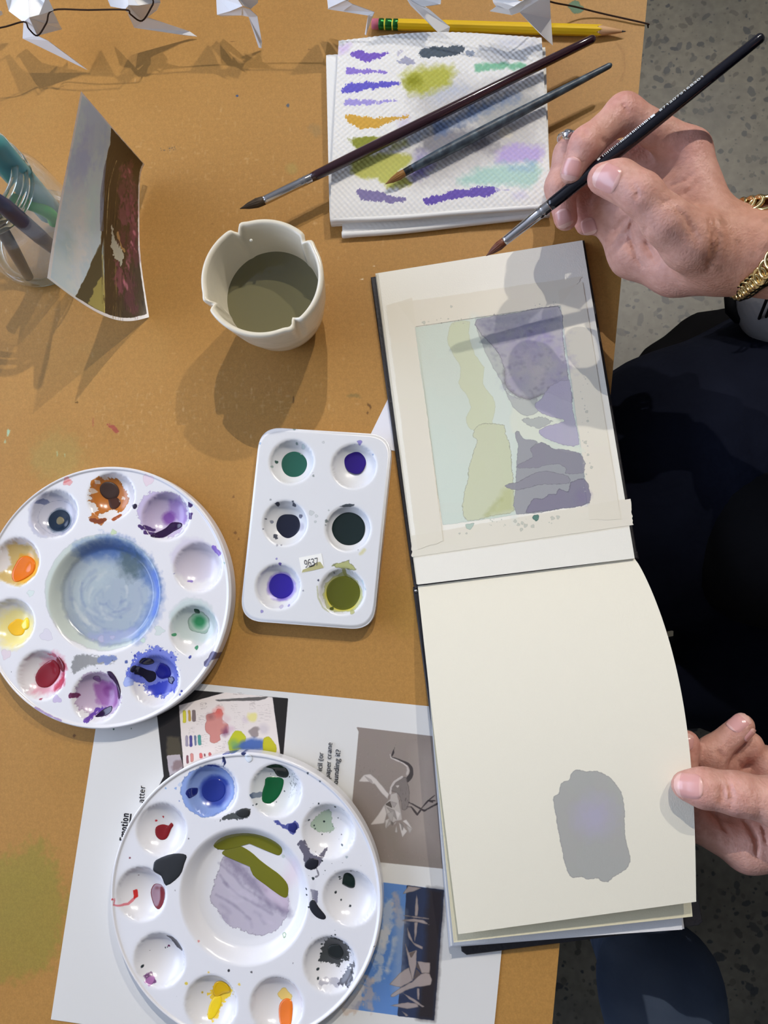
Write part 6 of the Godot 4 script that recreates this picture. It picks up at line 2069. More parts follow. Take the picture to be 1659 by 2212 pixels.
func pencil() -> void:
	var a := P(803, 51.5, 4)
	var b := P(1352, 68, 3.6)
	var ln := b - a
	var t := thing("pencil", "yellow hexagonal pencil with pink eraser, lying along the upper side of paper towel", "pencil", a)
	var st := begin()
	turned(st, a, a + ln * 0.034, [[0.0012, 0.0], [0.0028, 0.02], [0.0034, 0.12], [0.0034, 1.0]], 20)
	put("eraser", done(st), mat(rgb(186, 98, 116), 0.8), t)
	var green := mat(rgb(34, 108, 46), 0.25, 0.7)
	var gold := mat(rgb(222, 206, 60), 0.3, 0.5)
	st = begin()
	turned(st, a + ln * 0.030, a + ln * 0.108, [[0.0035, 0.0], [0.0037, 0.02], [0.0037, 0.20], [0.0034, 0.24], [0.0034, 0.32], [0.0037, 0.36], [0.0037, 0.6], [0.0034, 0.64], [0.0034, 0.72], [0.0037, 0.76], [0.0037, 0.98], [0.0035, 1.0]], 24)
	var fer := put("ferrule", done(st), green, t)
	for f in [0.0515, 0.083]:
		st = begin()
		turned(st, a + ln * f, a + ln * (f + 0.007), [[0.003, 0.0], [0.00362, 0.05], [0.00362, 0.95], [0.003, 1.0]], 24)
		put("ferrule_band", done(st), gold, fer)
	# hexagonal barrel with scalloped end
	var d := ln.normalized()
	var s := d.cross(Vector3.UP).normalized()
	var u := s.cross(d)
	st = begin()
	st.set_smooth_group(-1)
	var p0 := a + ln * 0.106
	var p1 := a + ln * 0.902
	for k in 6:
		var q := []
		for j in 3:
			var an := TAU * (k + j * 0.5) / 6 + 0.15
			q.append((s * cos(an) + u * sin(an)) * (0.00375 if j != 1 else 0.00338))
		var tipo := d * -0.0026
		quad(st, p0 + q[0], p1 + q[0] + tipo * -0.4, p1 + q[1] + tipo, p0 + q[1])
		quad(st, p0 + q[1], p1 + q[1] + tipo, p1 + q[2] + tipo * -0.4, p0 + q[2])
	var yellow := mat(rgb(222, 182, 26), 0.22, 0.0, 0.5)
	put("barrel", done(st), yellow, t)
	st = begin()
	turned(st, a + ln * 0.892, a + ln * 0.984, [[0.0034, 0.0], [0.00335, 0.06], [0.0009, 1.0]], 20)
	put("sharpened_wood", done(st), mat(rgb(212, 168, 124), 0.7), t)
	st = begin()
	turned(st, a + ln * 0.960, b, [[0.0010, 0.0], [0.0011, 0.2], [0.0003, 0.95], [0.0001, 1.0]], 12)
	put("lead", done(st), mat(rgb(52, 50, 52), 0.4), t)


# ---------- folded paper birds on a cord ----------
func facets(st: SurfaceTool, list: Array) -> void:
	st.set_smooth_group(-1)
	for f in list:
		var v := []
		for q in f:
			v.append(P(q[0], q[1], q[2]))
		for i in range(1, v.size() - 1):
			var nrm: Vector3 = (v[i] - v[0]).cross(v[i + 1] - v[0])
			var off := nrm.normalized() * 0.00012 * signf(nrm.y if absf(nrm.y) > 1e-12 else 1.0)
			var b: Vector3 = v[i] if nrm.y > 0.0 else v[i + 1]
			var c: Vector3 = v[i + 1] if nrm.y > 0.0 else v[i]
			tri(st, v[0] + off, b + off, c + off)
			tri(st, v[0] - off, c - off, b - off)


func cranes() -> void:
	var white := mat(rgb(242, 241, 239), 0.8, 0.0, 0.2)
	var birds := [
		["folded white paper crane hanging at left, tail pointing down beside the photo print", [
			["body", [[[19, 24, 24], [30, -30, 34], [60, -24, 40], [63, 38, 40], [51, 48, 34]], [[60, -24, 40], [101, 0, 44], [114, 23, 36], [92, 30, 38], [63, 38, 40]], [[63, 38, 40], [92, 30, 38], [114, 23, 36], [127, 50, 26], [95, 50, 32]], [[63, 38, 40], [95, 50, 32], [134, 63, 18], [92, 74, 25], [81, 77, 26], [51, 48, 34]], [[95, 50, 32], [127, 50, 26], [134, 63, 18]]]],
			["folded_flap", [[[84, 33, 41], [101, -10, 48], [116, 22, 40]]]],
			["tail", [[[51, 47, 30], [81, 77, 25], [49, 83, 18]], [[49, 83, 18], [81, 77, 25], [104, 88, 24], [189, 151, 1.5]], [[81, 77, 25], [104, 88, 22], [186, 149, 2.5]]]],
			["wing", [[[60, -24, 40], [101, 0, 44], [150, -120, 66]], [[19, 24, 24], [30, -30, 34], [-20, -120, 60]]]]]],
		["folded white paper crane second from left, tail pointing right along the table", [
			["body", [[[231, -5, 26], [274, -20, 42], [278, 11, 38], [271, 20, 34], [239, 14, 26]], [[274, -20, 42], [342, -10, 36], [347, 5, 30], [300, 12, 38], [278, 11, 38]], [[278, 11, 38], [300, 12, 38], [347, 5, 30], [339, 22, 22], [307, 45, 22], [272, 24, 34]]]],
			["tail", [[[276, 30, 30], [307, 45, 22], [320, 38, 22], [290, 60, 14]], [[290, 60, 14], [320, 38, 22], [410, 68, 4], [426, 79, 1.5], [405, 77, 3]]]],
			["wing", [[[274, -20, 42], [342, -10, 36], [360, -120, 62]], [[231, -5, 26], [274, -20, 42], [220, -120, 62]]]]]],
		["folded white paper crane third from left, its tail bent downwards at a kink", [
			["body", [[[467, -8, 24], [500, -20, 40], [524, 13, 36], [498, 24, 28], [469, 32, 16]], [[500, -20, 40], [558, -16, 36], [557, 6, 28], [542, 19, 26], [526, 13, 34]]]],
			["tail", [[[469, 32, 16], [524, 15, 30], [521, 33, 22], [478, 35, 12]], [[524, 15, 30], [540, 20, 28], [556, 35, 22], [537, 36, 22], [521, 33, 20]], [[537, 36, 20], [556, 35, 22], [566, 92, 4], [565, 104, 2], [559, 103, 2]]]],
			["wing", [[[500, -20, 40], [558, -16, 36], [575, -120, 62]], [[467, -8, 24], [500, -20, 40], [455, -120, 60]]]]]],
		["folded white paper crane fourth from left, tail tip bent down by the eraser", [
			["body", [[[706, -10, 24], [735, -25, 40], [747, 0, 34], [709, 18, 18]], [[735, -25, 40], [770, -20, 34], [752, 2, 32], [747, 0, 34]]]],
			["tail", [[[707, 19, 16], [747, 0, 30], [762, 9, 27], [740, 24, 18]], [[708, 20, 15], [762, 9, 27], [809, 26, 20], [804, 35, 18]], [[795, 34, 18], [809, 26, 20], [802, 42, 14], [791, 76, 3], [788, 74, 3]]]],
			["wing", [[[735, -25, 40], [770, -20, 34], [800, -120, 60]], [[706, -10, 24], [735, -25, 40], [690, -120, 60]]]]]],
		["folded white paper crane fifth from left, its tail crossing over the yellow pencil", [
			["body", [[[870, -12, 30], [905, -25, 40], [954, -14, 34], [952, 9, 30], [912, 15, 32], [892, 4, 32]]]],
			["tail", [[[875, -8, 30], [887, 12, 26], [936, 60, 16], [946, 70, 14], [972, 58, 14], [925, 18, 24], [908, 13, 30]], [[946, 70, 14], [972, 58, 14], [968, 74, 11], [944, 81, 10]]]],
			["wing", [[[905, -25, 40], [954, -14, 34], [985, -120, 60]], [[870, -12, 30], [905, -25, 40], [850, -120, 60]]]]]],
		["crumpled white paper crane at right, its pointed wing lying over pencil and towel corner", [
			["body", [[[1058, 24, 30], [1072, 14, 36], [1098, 18, 36], [1104, 32, 30]], [[1064, 0, 38], [1100, -6, 42], [1126, 3, 40], [1110, 14, 40], [1066, 6, 36]], [[1066, 6, 38], [1110, 14, 40], [1098, 20, 36], [1072, 14, 34]], [[1098, 18, 36], [1110, 14, 40], [1150, -8, 44], [1140, 20, 34], [1104, 33, 30]], [[1110, 14, 40], [1126, 3, 42], [1170, -25, 48], [1150, -8, 44]]]],
			["wing", [[[1122, 26, 34], [1150, -8, 42], [1187, -14, 44], [1190, 40, 24], [1194, 98, 14], [1166, 72, 20], [1140, 38, 30]], [[1100, -6, 42], [1170, -25, 48], [1120, -120, 64]]]]]]]
	for b in birds:
		var q: Array = b[1][0][1][0][0]
		var t := thing("paper_crane", b[0], "paper crane", P(q[0], q[1], q[2]), "paper cranes on the cord")
		for part in b[1]:
			var st := begin()
			facets(st, part[1])
			put(part[0], done(st), white, t)
	# tip of one more bird at the far left
	var st := begin()
	facets(st, [[[-60, 10, 30], [-10, 20, 22], [4, 24, 18], [6, 31, 16], [-10, 40, 14]], [[-60, 10, 30], [-10, 40, 14], [-60, 50, 20]]])
	tag(put("paper_crane", done(st), white), "tip of a white paper crane just entering the picture's upper left corner", "paper crane", "paper cranes on the cord")
	# the cord threads the birds, then drops to the table's edge
	var cord := mat(rgb(58, 44, 36), 0.9, 0.0, 0.2)
	bump(triplanar(cord, 60.0), 0.08, 14, 0.02)
	var knots := [[-80, 66, 38], [0, 60, 38], [51, 47, 36], [62, 62, 34], [81, 77, 28], [100, 50, 36], [114, 22, 39], [190, 21.5, 40], [271, 21, 39], [282, 31, 36], [307, 45, 25], [330, 10, 36], [345, -16, 40], [500, -36, 42], [700, -40, 42], [900, -42, 44], [1080, -30, 46], [1150, -14, 40], [1190, 4, 22], [1240, 14, 8], [1300, 29, 2.4], [1393, 50, 1.2], [1399, 54, -3], [1400, 60, -30]]
	var path := PackedVector3Array()
	for i in knots.size() - 1:
		var pts := []
		for j in [i - 1, i, i + 1, i + 2]:
			var q: Array = knots[clampi(j, 0, knots.size() - 1)]
			pts.append(P(q[0], q[1], q[2]))
		for s in 5:
			path.append(pts[1].cubic_interpolate(pts[2], pts[0], pts[3], s / 5.0))
	st = begin()
	tube(st, path, [0.00055], 8)
	tag(put("cord", done(st), cord), "thin dark brown cord threading the paper cranes and hanging off the table edge", "cord")


# ---------- people ----------
func chain(bones: Array, pts: Array, k := 0.004) -> void:    # [px, py, h, radius mm] ...
	for i in pts.size() - 1:
		var a: Array = pts[i]
		var b: Array = pts[i + 1]
		bones.append([P(a[0], a[1], a[2]), P(b[0], b[1], b[2]), a[3] * 0.001, b[3] * 0.001, k])


# a nail laid on the skin of the hand last meshed: middle and tip as survey points
func nail(parent: Node3D, x: float, y: float, tx: float, ty: float, long: float, wide: float, m: Material) -> void:
	var mid := skin_hit(x, y)
	var up := skin_normal(mid)
	var far := P(tx, ty, mid.y * 1000.0)
	var d := far - mid
	d = (d - up * d.dot(up)).normalized()
	var s := d.cross(up).normalized()
	var st := begin()
	var n := 14
	var g := []
	for i in n + 1:
		var row := PackedVector3Array()
		var v := float(i) / n * 2.0 - 1.0                    # root -1 .. tip 1
		var w := wide * (sqrt(maxf(1.0 - pow(absf(v), 4.0), 0.0)) if v < 0.0 else sqrt(maxf(1.0 - pow(v, 6.0) * 0.8, 0.0)))
		for j in n + 1:
			var q := mid + d * v * long + s * (float(j) / n * 2.0 - 1.0) * w
			for it in 3:                                       # settle on the skin
				q -= up * field((q - F_lo) / F_cell)
			row.append(q + up * (0.00075 if i > 0 and j > 0 and j < n else 0.0))
		g.append(row)
	for i in n:
		st.set_color(rgb(220, 176, 164).srgb_to_linear() if i >= n - 3 else rgb(218, 170, 160).srgb_to_linear() if i < 2 else rgb(208, 154, 147).srgb_to_linear())
		for j in n:
			quad(st, g[i][j], g[i + 1][j], g[i + 1][j + 1], g[i][j + 1])
	put("fingernail", done(st), m, parent)


func painter() -> void:
	var skin := mat(Color.WHITE, 0.5, 0.0, 0.4)
	skin.vertex_color_use_as_albedo = true
	skin.albedo_texture = grain_tex(0.03, 41, rgb(226, 214, 208), rgb(255, 255, 255), 256, 4)
	bump(triplanar(skin, 22.0), 0.09, 42, 0.028)
	skin.subsurf_scatter_enabled = true
	skin.subsurf_scatter_strength = 0.06
	var base := rgb(212, 165, 149).srgb_to_linear()
	var pink := rgb(212, 145, 137).srgb_to_linear()
	var tan := rgb(192, 140, 112).srgb_to_linear()
	var freckles := []
	for i in 60:
		freckles.append(P(rng.randf_range(1540, 1680), rng.randf_range(460, 600), 96 + rng.randf_range(-14, 10)))
	var warm := [P(1490, 318, 80), P(1344, 225, 88), P(1250, 300, 88), P(1385, 420, 96), P(1310, 388, 94), P(1262, 480, 34), P(1215, 470, 50), P(1600, 1558, 30), P(1590, 1716, 44), P(1475, 1600, 20), P(1500, 1700, 44)]
	var arm_at := P(1640, 540, 80)
	var tint := func(p: Vector3) -> Color:
		var c := base
		for w in warm:
			var d: float = p.distance_to(w)
			if d < 0.016:
				c = c.lerp(pink, 0.65 * (1.0 - d / 0.016))
		var da := p.distance_to(arm_at)
		c = c.lerp(tan, 0.8 * smoothstep(0.055, 0.015, da))
		if da < 0.06:
			for f in freckles:
				if p.distance_squared_to(f) < 0.0000060:
					c = c.lerp(tan * 0.6, 0.35)
		return c
	var t := thing("person", "seated person in black and navy clothes holding a paintbrush and lifting a sketchbook page", "person", P(1800, 1150, -150))
	var nm := mat(Color.WHITE, 0.22, 0.0, 0.5)
	nm.vertex_color_use_as_albedo = true
	var n2 := nm
	var st := begin()
	# ----- raised hand with the brush -----
	var b := []
	chain(b, [[1560, 522, 72, 15], [1538, 470, 76, 12.5], [1490, 325, 76, 11.0], [1348, 243, 85, 9.4], [1266, 312, 88, 8.4], [1236, 372, 82, 7.0]], 0.006)      # index
	chain(b, [[1545, 530, 62, 14], [1462, 352, 56, 11], [1232, 334, 60, 9.2], [1210, 404, 54, 8.6], [1222, 472, 48, 7.2]], 0.005)                                 # middle
	chain(b, [[1530, 545, 50, 14], [1425, 395, 38, 10.5], [1250, 330, 34, 9.0], [1240, 415, 34, 8.2], [1266, 484, 31, 6.8]], 0.005)                              # ring
	chain(b, [[1515, 560, 42, 14], [1400, 440, 24, 10.0], [1290, 385, 14, 8.2], [1275, 430, 14, 7.4], [1310, 480, 18, 6.4]], 0.005)                              # little
	chain(b, [[1545, 552, 70, 17], [1492, 520, 82, 15.5], [1440, 478, 92, 12.0], [1384, 418, 98, 10.4], [1338, 390, 95, 10.0], [1302, 386, 92, 8.4]], 0.006)      # thumb
	chain(b, [[1545, 575, 52, 16], [1460, 575, 42, 16], [1370, 545, 34, 14], [1330, 500, 32, 10]], 0.010)                                                       # heel of the palm
	chain(b, [[1500, 500, 58, 16], [1400, 470, 46, 13]], 0.010)
	chain(b, [[1410, 465, 52, 13], [1325, 448, 38, 11], [1300, 430, 30, 8]], 0.008)
	chain(b, [[1480, 440, 70, 12], [1420, 400, 62, 10]], 0.012)                                                                                                # web of the thumb
	chain(b, [[1550, 543, 62, 20], [1610, 545, 66, 20], [1700, 550, 74, 21.5], [1790, 560, 84, 26]], 0.012)                                                     # wrist
	chain(b, [[1555, 528, 72, 17], [1700, 535, 82, 19]], 0.012)
	var cuts := [[[1368, 398, 1376, 412, 1376, 432], 0.28],  [[1342, 224, 1352, 236, 1356, 250], 0.25], 
		[[1428, 440, 1462, 430, 1490, 412, 1508, 392], 0.4], [[1440, 405, 1480, 388, 1502, 372], 0.3], [[1452, 440, 1480, 470, 1500, 505, 1505, 525], 0.35], 
		[[1324, 500, 1345, 478, 1362, 462], 0.5], [[1340, 520, 1362, 490, 1372, 470], 0.45], [[1366, 470, 1362, 510, 1372, 550, 1392, 585], 0.45], [[1392, 480, 1398, 530, 1420, 570], 0.5],
		[[1532, 470, 1540, 510, 1536, 560, 1528, 590], 0.5], [[1545, 470, 1552, 520, 1546, 570], 0.4], [[1256, 280, 1268, 292], 0.3], [[1236, 322, 1246, 330], 0.35], [[1300, 300, 1312, 312], 0.3]]
	flesh(st, b, 0.0017, 0.006, cuts, tint, AABB(Vector3(-1, -1, -1), Vector3(1.0 + P(1735, 545, 76).x, 2, 2)))
	# ----- hand on the page -----
	b = []
	chain(b, [[1900, 1770, 40, 22], [1790, 1765, 40, 18], [1690, 1735, 44, 13.5], [1590, 1714, 43, 11.0], [1520, 1702, 41, 10.2], [1482, 1697, 39, 8.0]], 0.006)   # thumb
	chain(b, [[1850, 1790, 22, 18], [1610, 1835, 12, 11.5], [1492, 1775, 12, 9.2], [1474, 1690, 15, 8.4], [1484, 1604, 17, 7.2]], 0.005)                         # index
	chain(b, [[1850, 1760, 12, 18], [1640, 1800, 0, 11], [1535, 1715, 4, 9.4], [1538, 1625, 10, 8.6], [1603, 1568, 14, 7.2]], 0.005)                              # middle
	chain(b, [[1850, 1730, 6, 17], [1660, 1770, -8, 10.5], [1570, 1690, -6, 9.0], [1565, 1640, 0, 8.2], [1622, 1606, 4, 7.0]], 0.004)                             # ring
	chain(b, [[1850, 1700, 2, 16], [1680, 1740, -16, 10], [1610, 1690, -14, 8.2], [1600, 1660, -10, 7.4], [1640, 1634, -8, 6.4]], 0.004)                           # little
	chain(b, [[1830, 1790, 16, 20], [1690, 1800, 10, 15], [1630, 1825, 10, 13]], 0.010)
	chain(b, [[1840, 1720, 10, 22], [1720, 1690, 4, 14], [1670, 1660, 0, 10]], 0.012)                                                                           # palm
	chain(b, [[1830, 1750, 24, 26], [1960, 1750, 30, 27], [2120, 1730, 40, 30]], 0.014)
	nail(t, 1309, 384, 1284, 374, 0.0082, 0.0068, nm)
	nail(t, 1233, 364, 1225, 385, 0.0062, 0.0050, nm)
	nail(t, 1216, 472, 1220, 490, 0.0056, 0.0048, nm)
	nail(t, 1272, 490, 1276, 505, 0.0054, 0.0046, nm)
	cuts = [[[1558, 1688, 1561, 1712, 1558, 1740], 0.5], [[1574, 1682, 1580, 1712, 1576, 1748], 0.5], [[1592, 1690, 1594, 1700], 0.3], [[1545, 1752, 1556, 1775, 1570, 1800], 0.8], [[1600, 1762, 1622, 1790, 1634, 1820, 1634, 1846], 1.0],
		[[1552, 1622, 1558, 1632, 1566, 1638], 0.5], [[1640, 1756, 1650, 1790, 1656, 1830], 0.6], [[1596, 1640, 1604, 1668], 0.6], [[1614, 1636, 1618, 1660], 0.5]]
	flesh(st, b, 0.0018, 0.006, cuts, tint, AABB(Vector3(-1, -1, -1), Vector3(1.0 + P(1900, 1755, 30).x, 2, 2)))
	nail(t, 1487, 1697, 1462, 1694, 0.0082, 0.0066, n2)
	nail(t, 1592, 1557, 1606, 1545, 0.0066, 0.0052, n2)
	nail(t, 1480, 1602, 1481, 1586, 0.0050, 0.0044, n2)
	nail(t, 1622, 1590, 1628, 1576, 0.0046, 0.0042, n2)
	# ----- arms, trunk, head and legs, out of the picture or under the clothes -----
	b = []
	chain(b, [[1735, 545, 80, 25], [1900, 600, 110, 30], [2250, 800, 110, 38]], 0.02)
	chain(b, [[1890, 1755, 32, 27], [2300, 1650, 60, 36]], 0.02)
	var hip := Vector3(0.52, -0.20, -0.02)
	var neck := Vector3(0.50, 0.34, 0.0)
	var el1: Vector3 = P(2250, 800, 110)
	var el2: Vector3 = P(2300, 1650, 60)
	b.append([el1, Vector3(0.50, 0.27, -0.17), 0.040, 0.050, 0.03])
	b.append([el2, Vector3(0.50, 0.27, 0.17), 0.040, 0.050, 0.03])
	b.append([hip, Vector3(0.53, 0.22, 0.0), 0.13, 0.14, 0.05])
	b.append([Vector3(0.52, 0.27, -0.13), Vector3(0.52, 0.27, 0.13), 0.06, 0.06, 0.06])
	b.append([Vector3(0.52, 0.28, 0.0), neck + Vector3(-0.01, 0.06, 0), 0.06, 0.052, 0.03])
	b.append([neck + Vector3(-0.035, 0.14, 0.0), neck + Vector3(-0.02, 0.20, 0.0), 0.066, 0.082, 0.03])
	b.append([neck + Vector3(-0.075, 0.10, 0.0), neck + Vector3(-0.06, 0.14, 0.0), 0.040, 0.055, 0.03])
	b.append([neck + Vector3(-0.112, 0.135, 0.0), neck + Vector3(-0.098, 0.175, 0.0), 0.011, 0.007, 0.012])
	for s in [-1.0, 1.0]:
		b.append([neck + Vector3(-0.02, 0.14, 0.078 * s), neck + Vector3(-0.015, 0.175, 0.082 * s), 0.010, 0.014, 0.012])
	for e in [[P(1300, 1140, -140), -0.07, 0.050], [P(1500, 1466, -152), 0.09, 0.020]]:      # thighs, shins, feet
		b.append([hip + Vector3(0, -0.02, e[1]), e[0], 0.080, e[2], 0.03])
		b.append([e[0], Vector3(0.20, -0.66, e[1] * 1.4), e[2], 0.035, 0.03])
		b.append([Vector3(0.22, -0.695, e[1] * 1.4), Vector3(0.08, -0.705, e[1] * 1.5), 0.028, 0.020, 0.03])
	flesh(st, b, 0.013, 0.02, [], func(p): return base)
	put("body", st.commit(), skin, t)
	var hairm := mat(rgb(120, 112, 104), 0.7)
	st = begin()
	b = [[neck + Vector3(0.0, 0.19, 0.0), neck + Vector3(0.02, 0.21, 0), 0.098, 0.092, 0.03], [neck + Vector3(0.03, 0.10, 0.0), neck + Vector3(0.03, 0.18, 0.0), 0.07, 0.08, 0.03]]
	flesh(st, b, 0.012, 0.02, [], func(p): return Color.WHITE)
	put("hair", st.commit(), hairm, t)
	# ----- clothes -----
	var denim := mat(rgb(20, 24, 38), 0.85, 0.0, 0.2)
	denim.albedo_texture = grain_tex(0.02, 51, rgb(190, 190, 200), rgb(255, 255, 255), 128, 3)
	bump(triplanar(denim, 8.0), 0.06, 52, 0.05)
	st = begin()
	b = []
	chain(b, [[1290, 1140, -135, 92], [1480, 1050, -135, 106], [1720, 960, -150, 112], [2000, 1000, -170, 120]], 0.02)
	chain(b, [[1668, 1250, -150, 66], [1790, 1200, -150, 110]], 0.012)
	chain(b, [[1380, 1494, -150, 15], [1480, 1482, -150, 26], [1600, 1450, -150, 52], [1760, 1420, -150, 80], [2000, 1300, -170, 115]], 0.01)
	b.append([P(1300, 1140, -150), Vector3(0.20, -0.62, -0.098), 0.070, 0.062, 0.04])
	b.append([P(1560, 1460, -165), Vector3(0.20, -0.62, 0.126), 0.040, 0.056, 0.02])
	b.append([Vector3(0.46, -0.2, -0.1), Vector3(0.46, -0.2, 0.1), 0.13, 0.13, 0.05])
	flesh(st, b, 0.009, 0.02, [], func(p): return Color.WHITE)
	put("trousers", st.commit(), denim, t)
	var blackm := mat(rgb(17, 17, 19), 0.9, 0.0, 0.15)
	bump(triplanar(blackm, 6.0), 0.05, 54, 0.06)
	st = begin()
	b = [[Vector3(0.52, -0.15, 0.0), Vector3(0.53, 0.21, 0.0), 0.155, 0.158, 0.05], [Vector3(0.52, 0.27, -0.14), Vector3(0.52, 0.27, 0.14), 0.075, 0.075, 0.06],
		[Vector3(0.50, 0.25, -0.18), el1, 0.066, 0.056, 0.04], [Vector3(0.50, 0.25, 0.18), el2, 0.066, 0.054, 0.04]]
	b.append([el1, P(1880, 600, 108), 0.052, 0.042, 0.03])
	b.append([el2, P(2060, 1715, 46), 0.050, 0.042, 0.03])
	chain(b, [[1560, 1050, -72, 36], [1660, 1180, -70, 44], [1900, 1150, -90, 80]], 0.06)      # lap of the apron
	flesh(st, b, 0.012, 0.02, [], func(p): return Color.WHITE)
	put("top", st.commit(), blackm, t)
	st = begin()                                              # dark hem that hangs off the thigh
	b = []
	chain(b, [[1440, 800, -150, 26], [1520, 738, -150, 20], [1600, 712, -140, 14], [1700, 706, -130, 14]], 0.02)
	flesh(st, b, 0.006, 0.02, [], func(p): return Color.WHITE)
	put("jacket_hem", st.commit(), blackm, t)
	var greyc := mat(rgb(120, 118, 118), 0.85, 0.0, 0.2)
	bump(triplanar(greyc, 10.0), 0.05, 55, 0.06)
	st = begin()
	b = []
	chain(b, [[1668, 650, -60, 22], [1720, 655, -60, 34], [1800, 640, -60, 50]], 0.02)
	flesh(st, b, 0.005, 0.02, [], func(p): return Color.WHITE)
	put("grey_hem", st.commit(), greyc, t)
	st = begin()
	tube(st, PackedVector3Array([P(1582, 640, -72), P(1588, 664, -68), P(1602, 680, -66), P(1622, 686, -70), P(1660, 700, -70)]), [0.006, 0.0075, 0.0075, 0.005, 0.004], 12)
	put("dark_trim", done(st), blackm, t)
	for x in [0, 14]:
		st = begin()
		tube(st, PackedVector3Array([P(1668 + x, 618, -20), P(1655 + x, 650, -28), P(1642 + x, 682, -40), P(1636 + x, 700, -60)]), [0.0011], 8)
		put("drawstring", done(st), blackm, t)
	# shoes
	for s in [-1.0, 1.0]:
		st = begin()
		b = [[Vector3(0.22, -0.685, 0.014 + 0.112 * s), Vector3(0.07, -0.695, 0.014 + 0.12 * s), 0.045, 0.034, 0.03]]
		flesh(st, b, 0.010, 0.02, [], func(p): return Color.WHITE)
		put("shoe", st.commit(), blackm, t)
	# ----- worn on the arm -----
	var gold := mat(rgb(214, 186, 130), 0.18, 1.0)
	var br := thing("bracelet", "gold rope-link chain bracelet around the wrist of the raised hand", "bracelet", P(1625, 545, 66))
	var way := [[1700, 440, 92], [1659, 434, 92], [1620, 438, 84], [1585, 450, 72], [1562, 480, 44], [1552, 545, 30], [1560, 604, 40], [1598, 636, 62], [1630, 618, 82], [1664, 586, 98], [1700, 520, 106]]
	var pts := PackedVector3Array()
	for i in way.size():
		var v := []
		for j in [i - 1, i, i + 1, i + 2]:
			var q: Array = way[(j + way.size()) % way.size()]
			v.append(P(q[0], q[1], q[2]))
		for s in 24:
			pts.append(v[1].cubic_interpolate(v[2], v[0], v[3], s / 24.0))
	var link := begin()
	var loop := PackedVector3Array()
	for k in 18:
		var a := TAU * k / 18
		loop.append(Vector3(cos(a) * 0.0046, sin(a) * 0.0034, sin(a * 2.0) * 0.0004))
	tube(link, loop, [0.00115], 8, 1.0, true)
	var linkm := done(link)
	var even := PackedVector3Array()                          # one pair of links every few millimetres
	var run := 0.0
	for i in pts.size():
		run += pts[i].distance_to(pts[i - 1]) if i > 0 else 1.0
		if run > 0.0052:
			even.append(pts[i])
			run = 0.0
	pts = even
	for i in pts.size():
		var d := (pts[(i + 1) % pts.size()] - pts[i]).normalized()
		var out := (pts[i] - br.position).normalized()
		var s := d.cross(out).normalized()
		for row in [-1.0, 1.0]:
			var o := MeshInstance3D.new()
			o.name = "link"
			o.mesh = linkm
			o.material_override = gold
			br.add_child(o, true)
			var turn := Basis(d, s, d.cross(s)) * Basis(Vector3.RIGHT, 0.7 * row) * Basis(Vector3.BACK, 0.5 * row)
			o.transform = Transform3D(turn, pts[i] + s * row * 0.0026 - br.position)
	var rg := thing("ring", "small silver bead ring peeking out beside the index finger", "ring", P(1228, 293, 62))
	st = begin()
	var hoop := PackedVector3Array()
	var c0 := P(1240, 306, 66)
	for k in 24:
		var a := TAU * k / 24
		hoop.append(c0 + Vector3(cos(a) * 0.0088, sin(a) * 0.0088, cos(a) * 0.003))
	tube(st, hoop, [0.0011], 8, 1.0, true)
	var silver := mat(rgb(210, 210, 214), 0.15, 1.0)
	put("band", done(st), silver, rg)
	st = begin()
	var bp := P(1227, 291, 74)
	turned(st, bp - Vector3(0, 0.0032, 0), bp + Vector3(0, 0.0032, 0), [[0.0005, 0.0], [0.0021, 0.12], [0.0030, 0.3], [0.0033, 0.5], [0.0030, 0.7], [0.0021, 0.88], [0.0005, 1.0]], 18)
	put("bead", done(st), silver, rg)
	# ----- stool under the sitter -----
	var red := mat(rgb(104, 34, 28), 0.5)
	var stool := thing("stool", "stool under the seated person, its dark red frame showing between the legs", "stool", Vector3(0.5, FLOOR_Y, 0.02))
	st = begin()
	turned(st, Vector3(0.52, -0.375, 0.0), Vector3(0.52, -0.345, 0.0), [[0.16, 0.0], [0.18, 0.2], [0.18, 0.8], [0.16, 1.0]], 32)
	put("seat", done(st), red, stool)
	for k in 4:
		var a := PI / 4 + PI / 2 * k
		st = begin()
		tube(st, PackedVector3Array([Vector3(0.52 + cos(a) * 0.12, -0.375, sin(a) * 0.12), Vector3(0.52 + cos(a) * 0.2, FLOOR_Y + 0.002, sin(a) * 0.2)]), [0.012], 12)
		put("leg", done(st), red, stool)
	st = begin()
	tube(st, PackedVector3Array([P(1426, 1325, -560), P(1446, 1440, -560), P(1446, 1424, -560), P(1520, 1380, -560)]), [0.008], 10)
	put("foot_rail", done(st), red, stool)


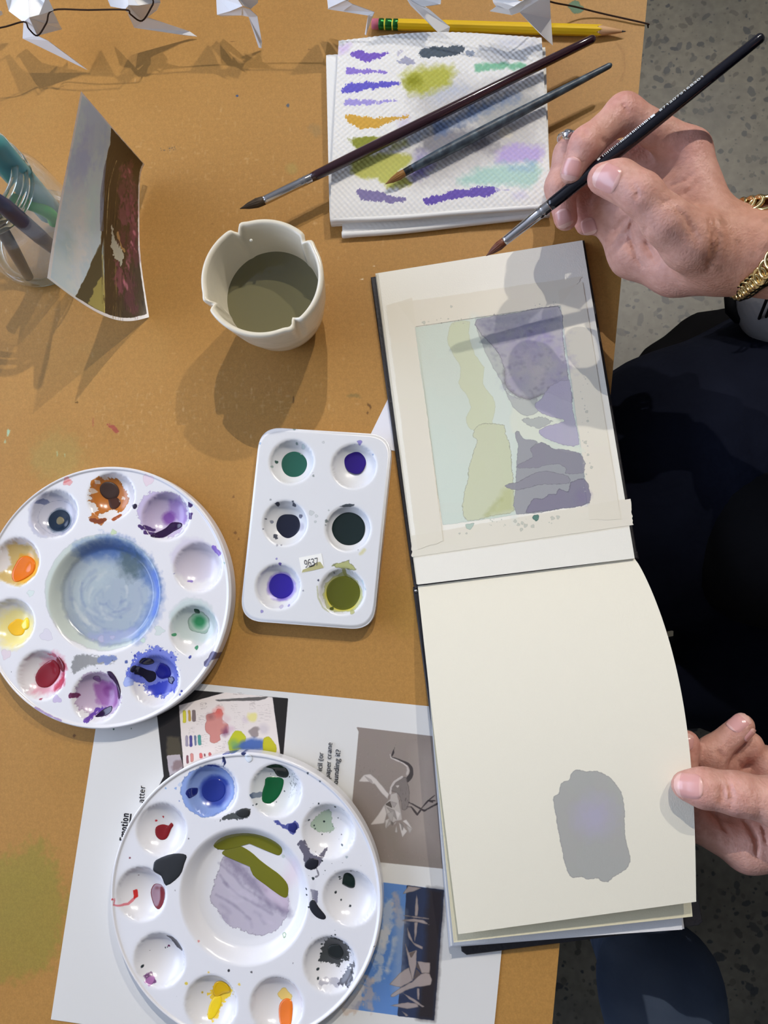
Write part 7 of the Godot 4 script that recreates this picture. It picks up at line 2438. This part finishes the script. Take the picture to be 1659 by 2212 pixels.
func neighbour() -> void:
	var t := thing("person", "knee in blue-grey jeans of a second seated person, at the lower right corner", "person", P(1440, 2200, -200))
	var denim := mat(rgb(104, 116, 134), 0.85, 0.0, 0.2)
	denim.albedo_texture = grain_tex(0.012, 61, rgb(150, 160, 180), rgb(255, 255, 255), 128, 3)
	bump(triplanar(denim, 5.0), 0.06, 62, 0.06)
	var st := begin()
	var hip := Vector3(0.22, -0.24, 0.72)
	var knee: Vector3 = P(1425, 2128, -190)
	var b := [[hip, knee, 0.072, 0.034, 0.03], [knee, Vector3(knee.x + 0.03, -0.66, knee.z + 0.05), 0.034, 0.032, 0.03], [hip + Vector3(-0.2, 0, 0), Vector3(-0.08, -0.22, 0.42), 0.085, 0.055, 0.03], [Vector3(-0.08, -0.22, 0.42), Vector3(-0.08, -0.66, 0.46), 0.05, 0.036, 0.03],
		[Vector3(0.12, -0.2, 0.76), Vector3(0.12, 0.2, 0.82), 0.13, 0.14, 0.05]]
	flesh(st, b, 0.013, 0.02, [], func(p): return rgb(212, 165, 149).srgb_to_linear())
	var skin := mat(Color.WHITE, 0.5)
	skin.vertex_color_use_as_albedo = true
	put("body", st.commit(), skin, t)
	st = begin()
	b = [[hip, knee, 0.088, 0.043, 0.03], [knee, Vector3(knee.x + 0.03, -0.63, knee.z + 0.05), 0.043, 0.048, 0.03], [hip + Vector3(-0.2, 0, 0), Vector3(-0.08, -0.22, 0.42), 0.105, 0.07, 0.03], [Vector3(-0.08, -0.22, 0.42), Vector3(-0.08, -0.63, 0.46), 0.066, 0.062, 0.03], [hip + Vector3(-0.2, 0, 0), hip, 0.12, 0.12, 0.04]]
	flesh(st, b, 0.010, 0.02, [], func(p): return Color.WHITE)
	put("jeans", st.commit(), denim, t)
	st = begin()
	b = [[Vector3(0.12, -0.12, 0.76), Vector3(0.12, 0.22, 0.82), 0.15, 0.16, 0.05]]
	flesh(st, b, 0.014, 0.02, [], func(p): return Color.WHITE)
	put("shirt", st.commit(), mat(rgb(60, 62, 70), 0.9), t)
	for q in [Vector3(knee.x + 0.03, -0.69, knee.z + 0.05), Vector3(-0.08, -0.69, 0.46)]:
		st = begin()
		b = [[q, q + Vector3(0, -0.004, -0.15), 0.042, 0.032, 0.03]]
		flesh(st, b, 0.010, 0.02, [], func(p): return Color.WHITE)
		put("shoe", st.commit(), mat(rgb(30, 30, 32), 0.7), t)
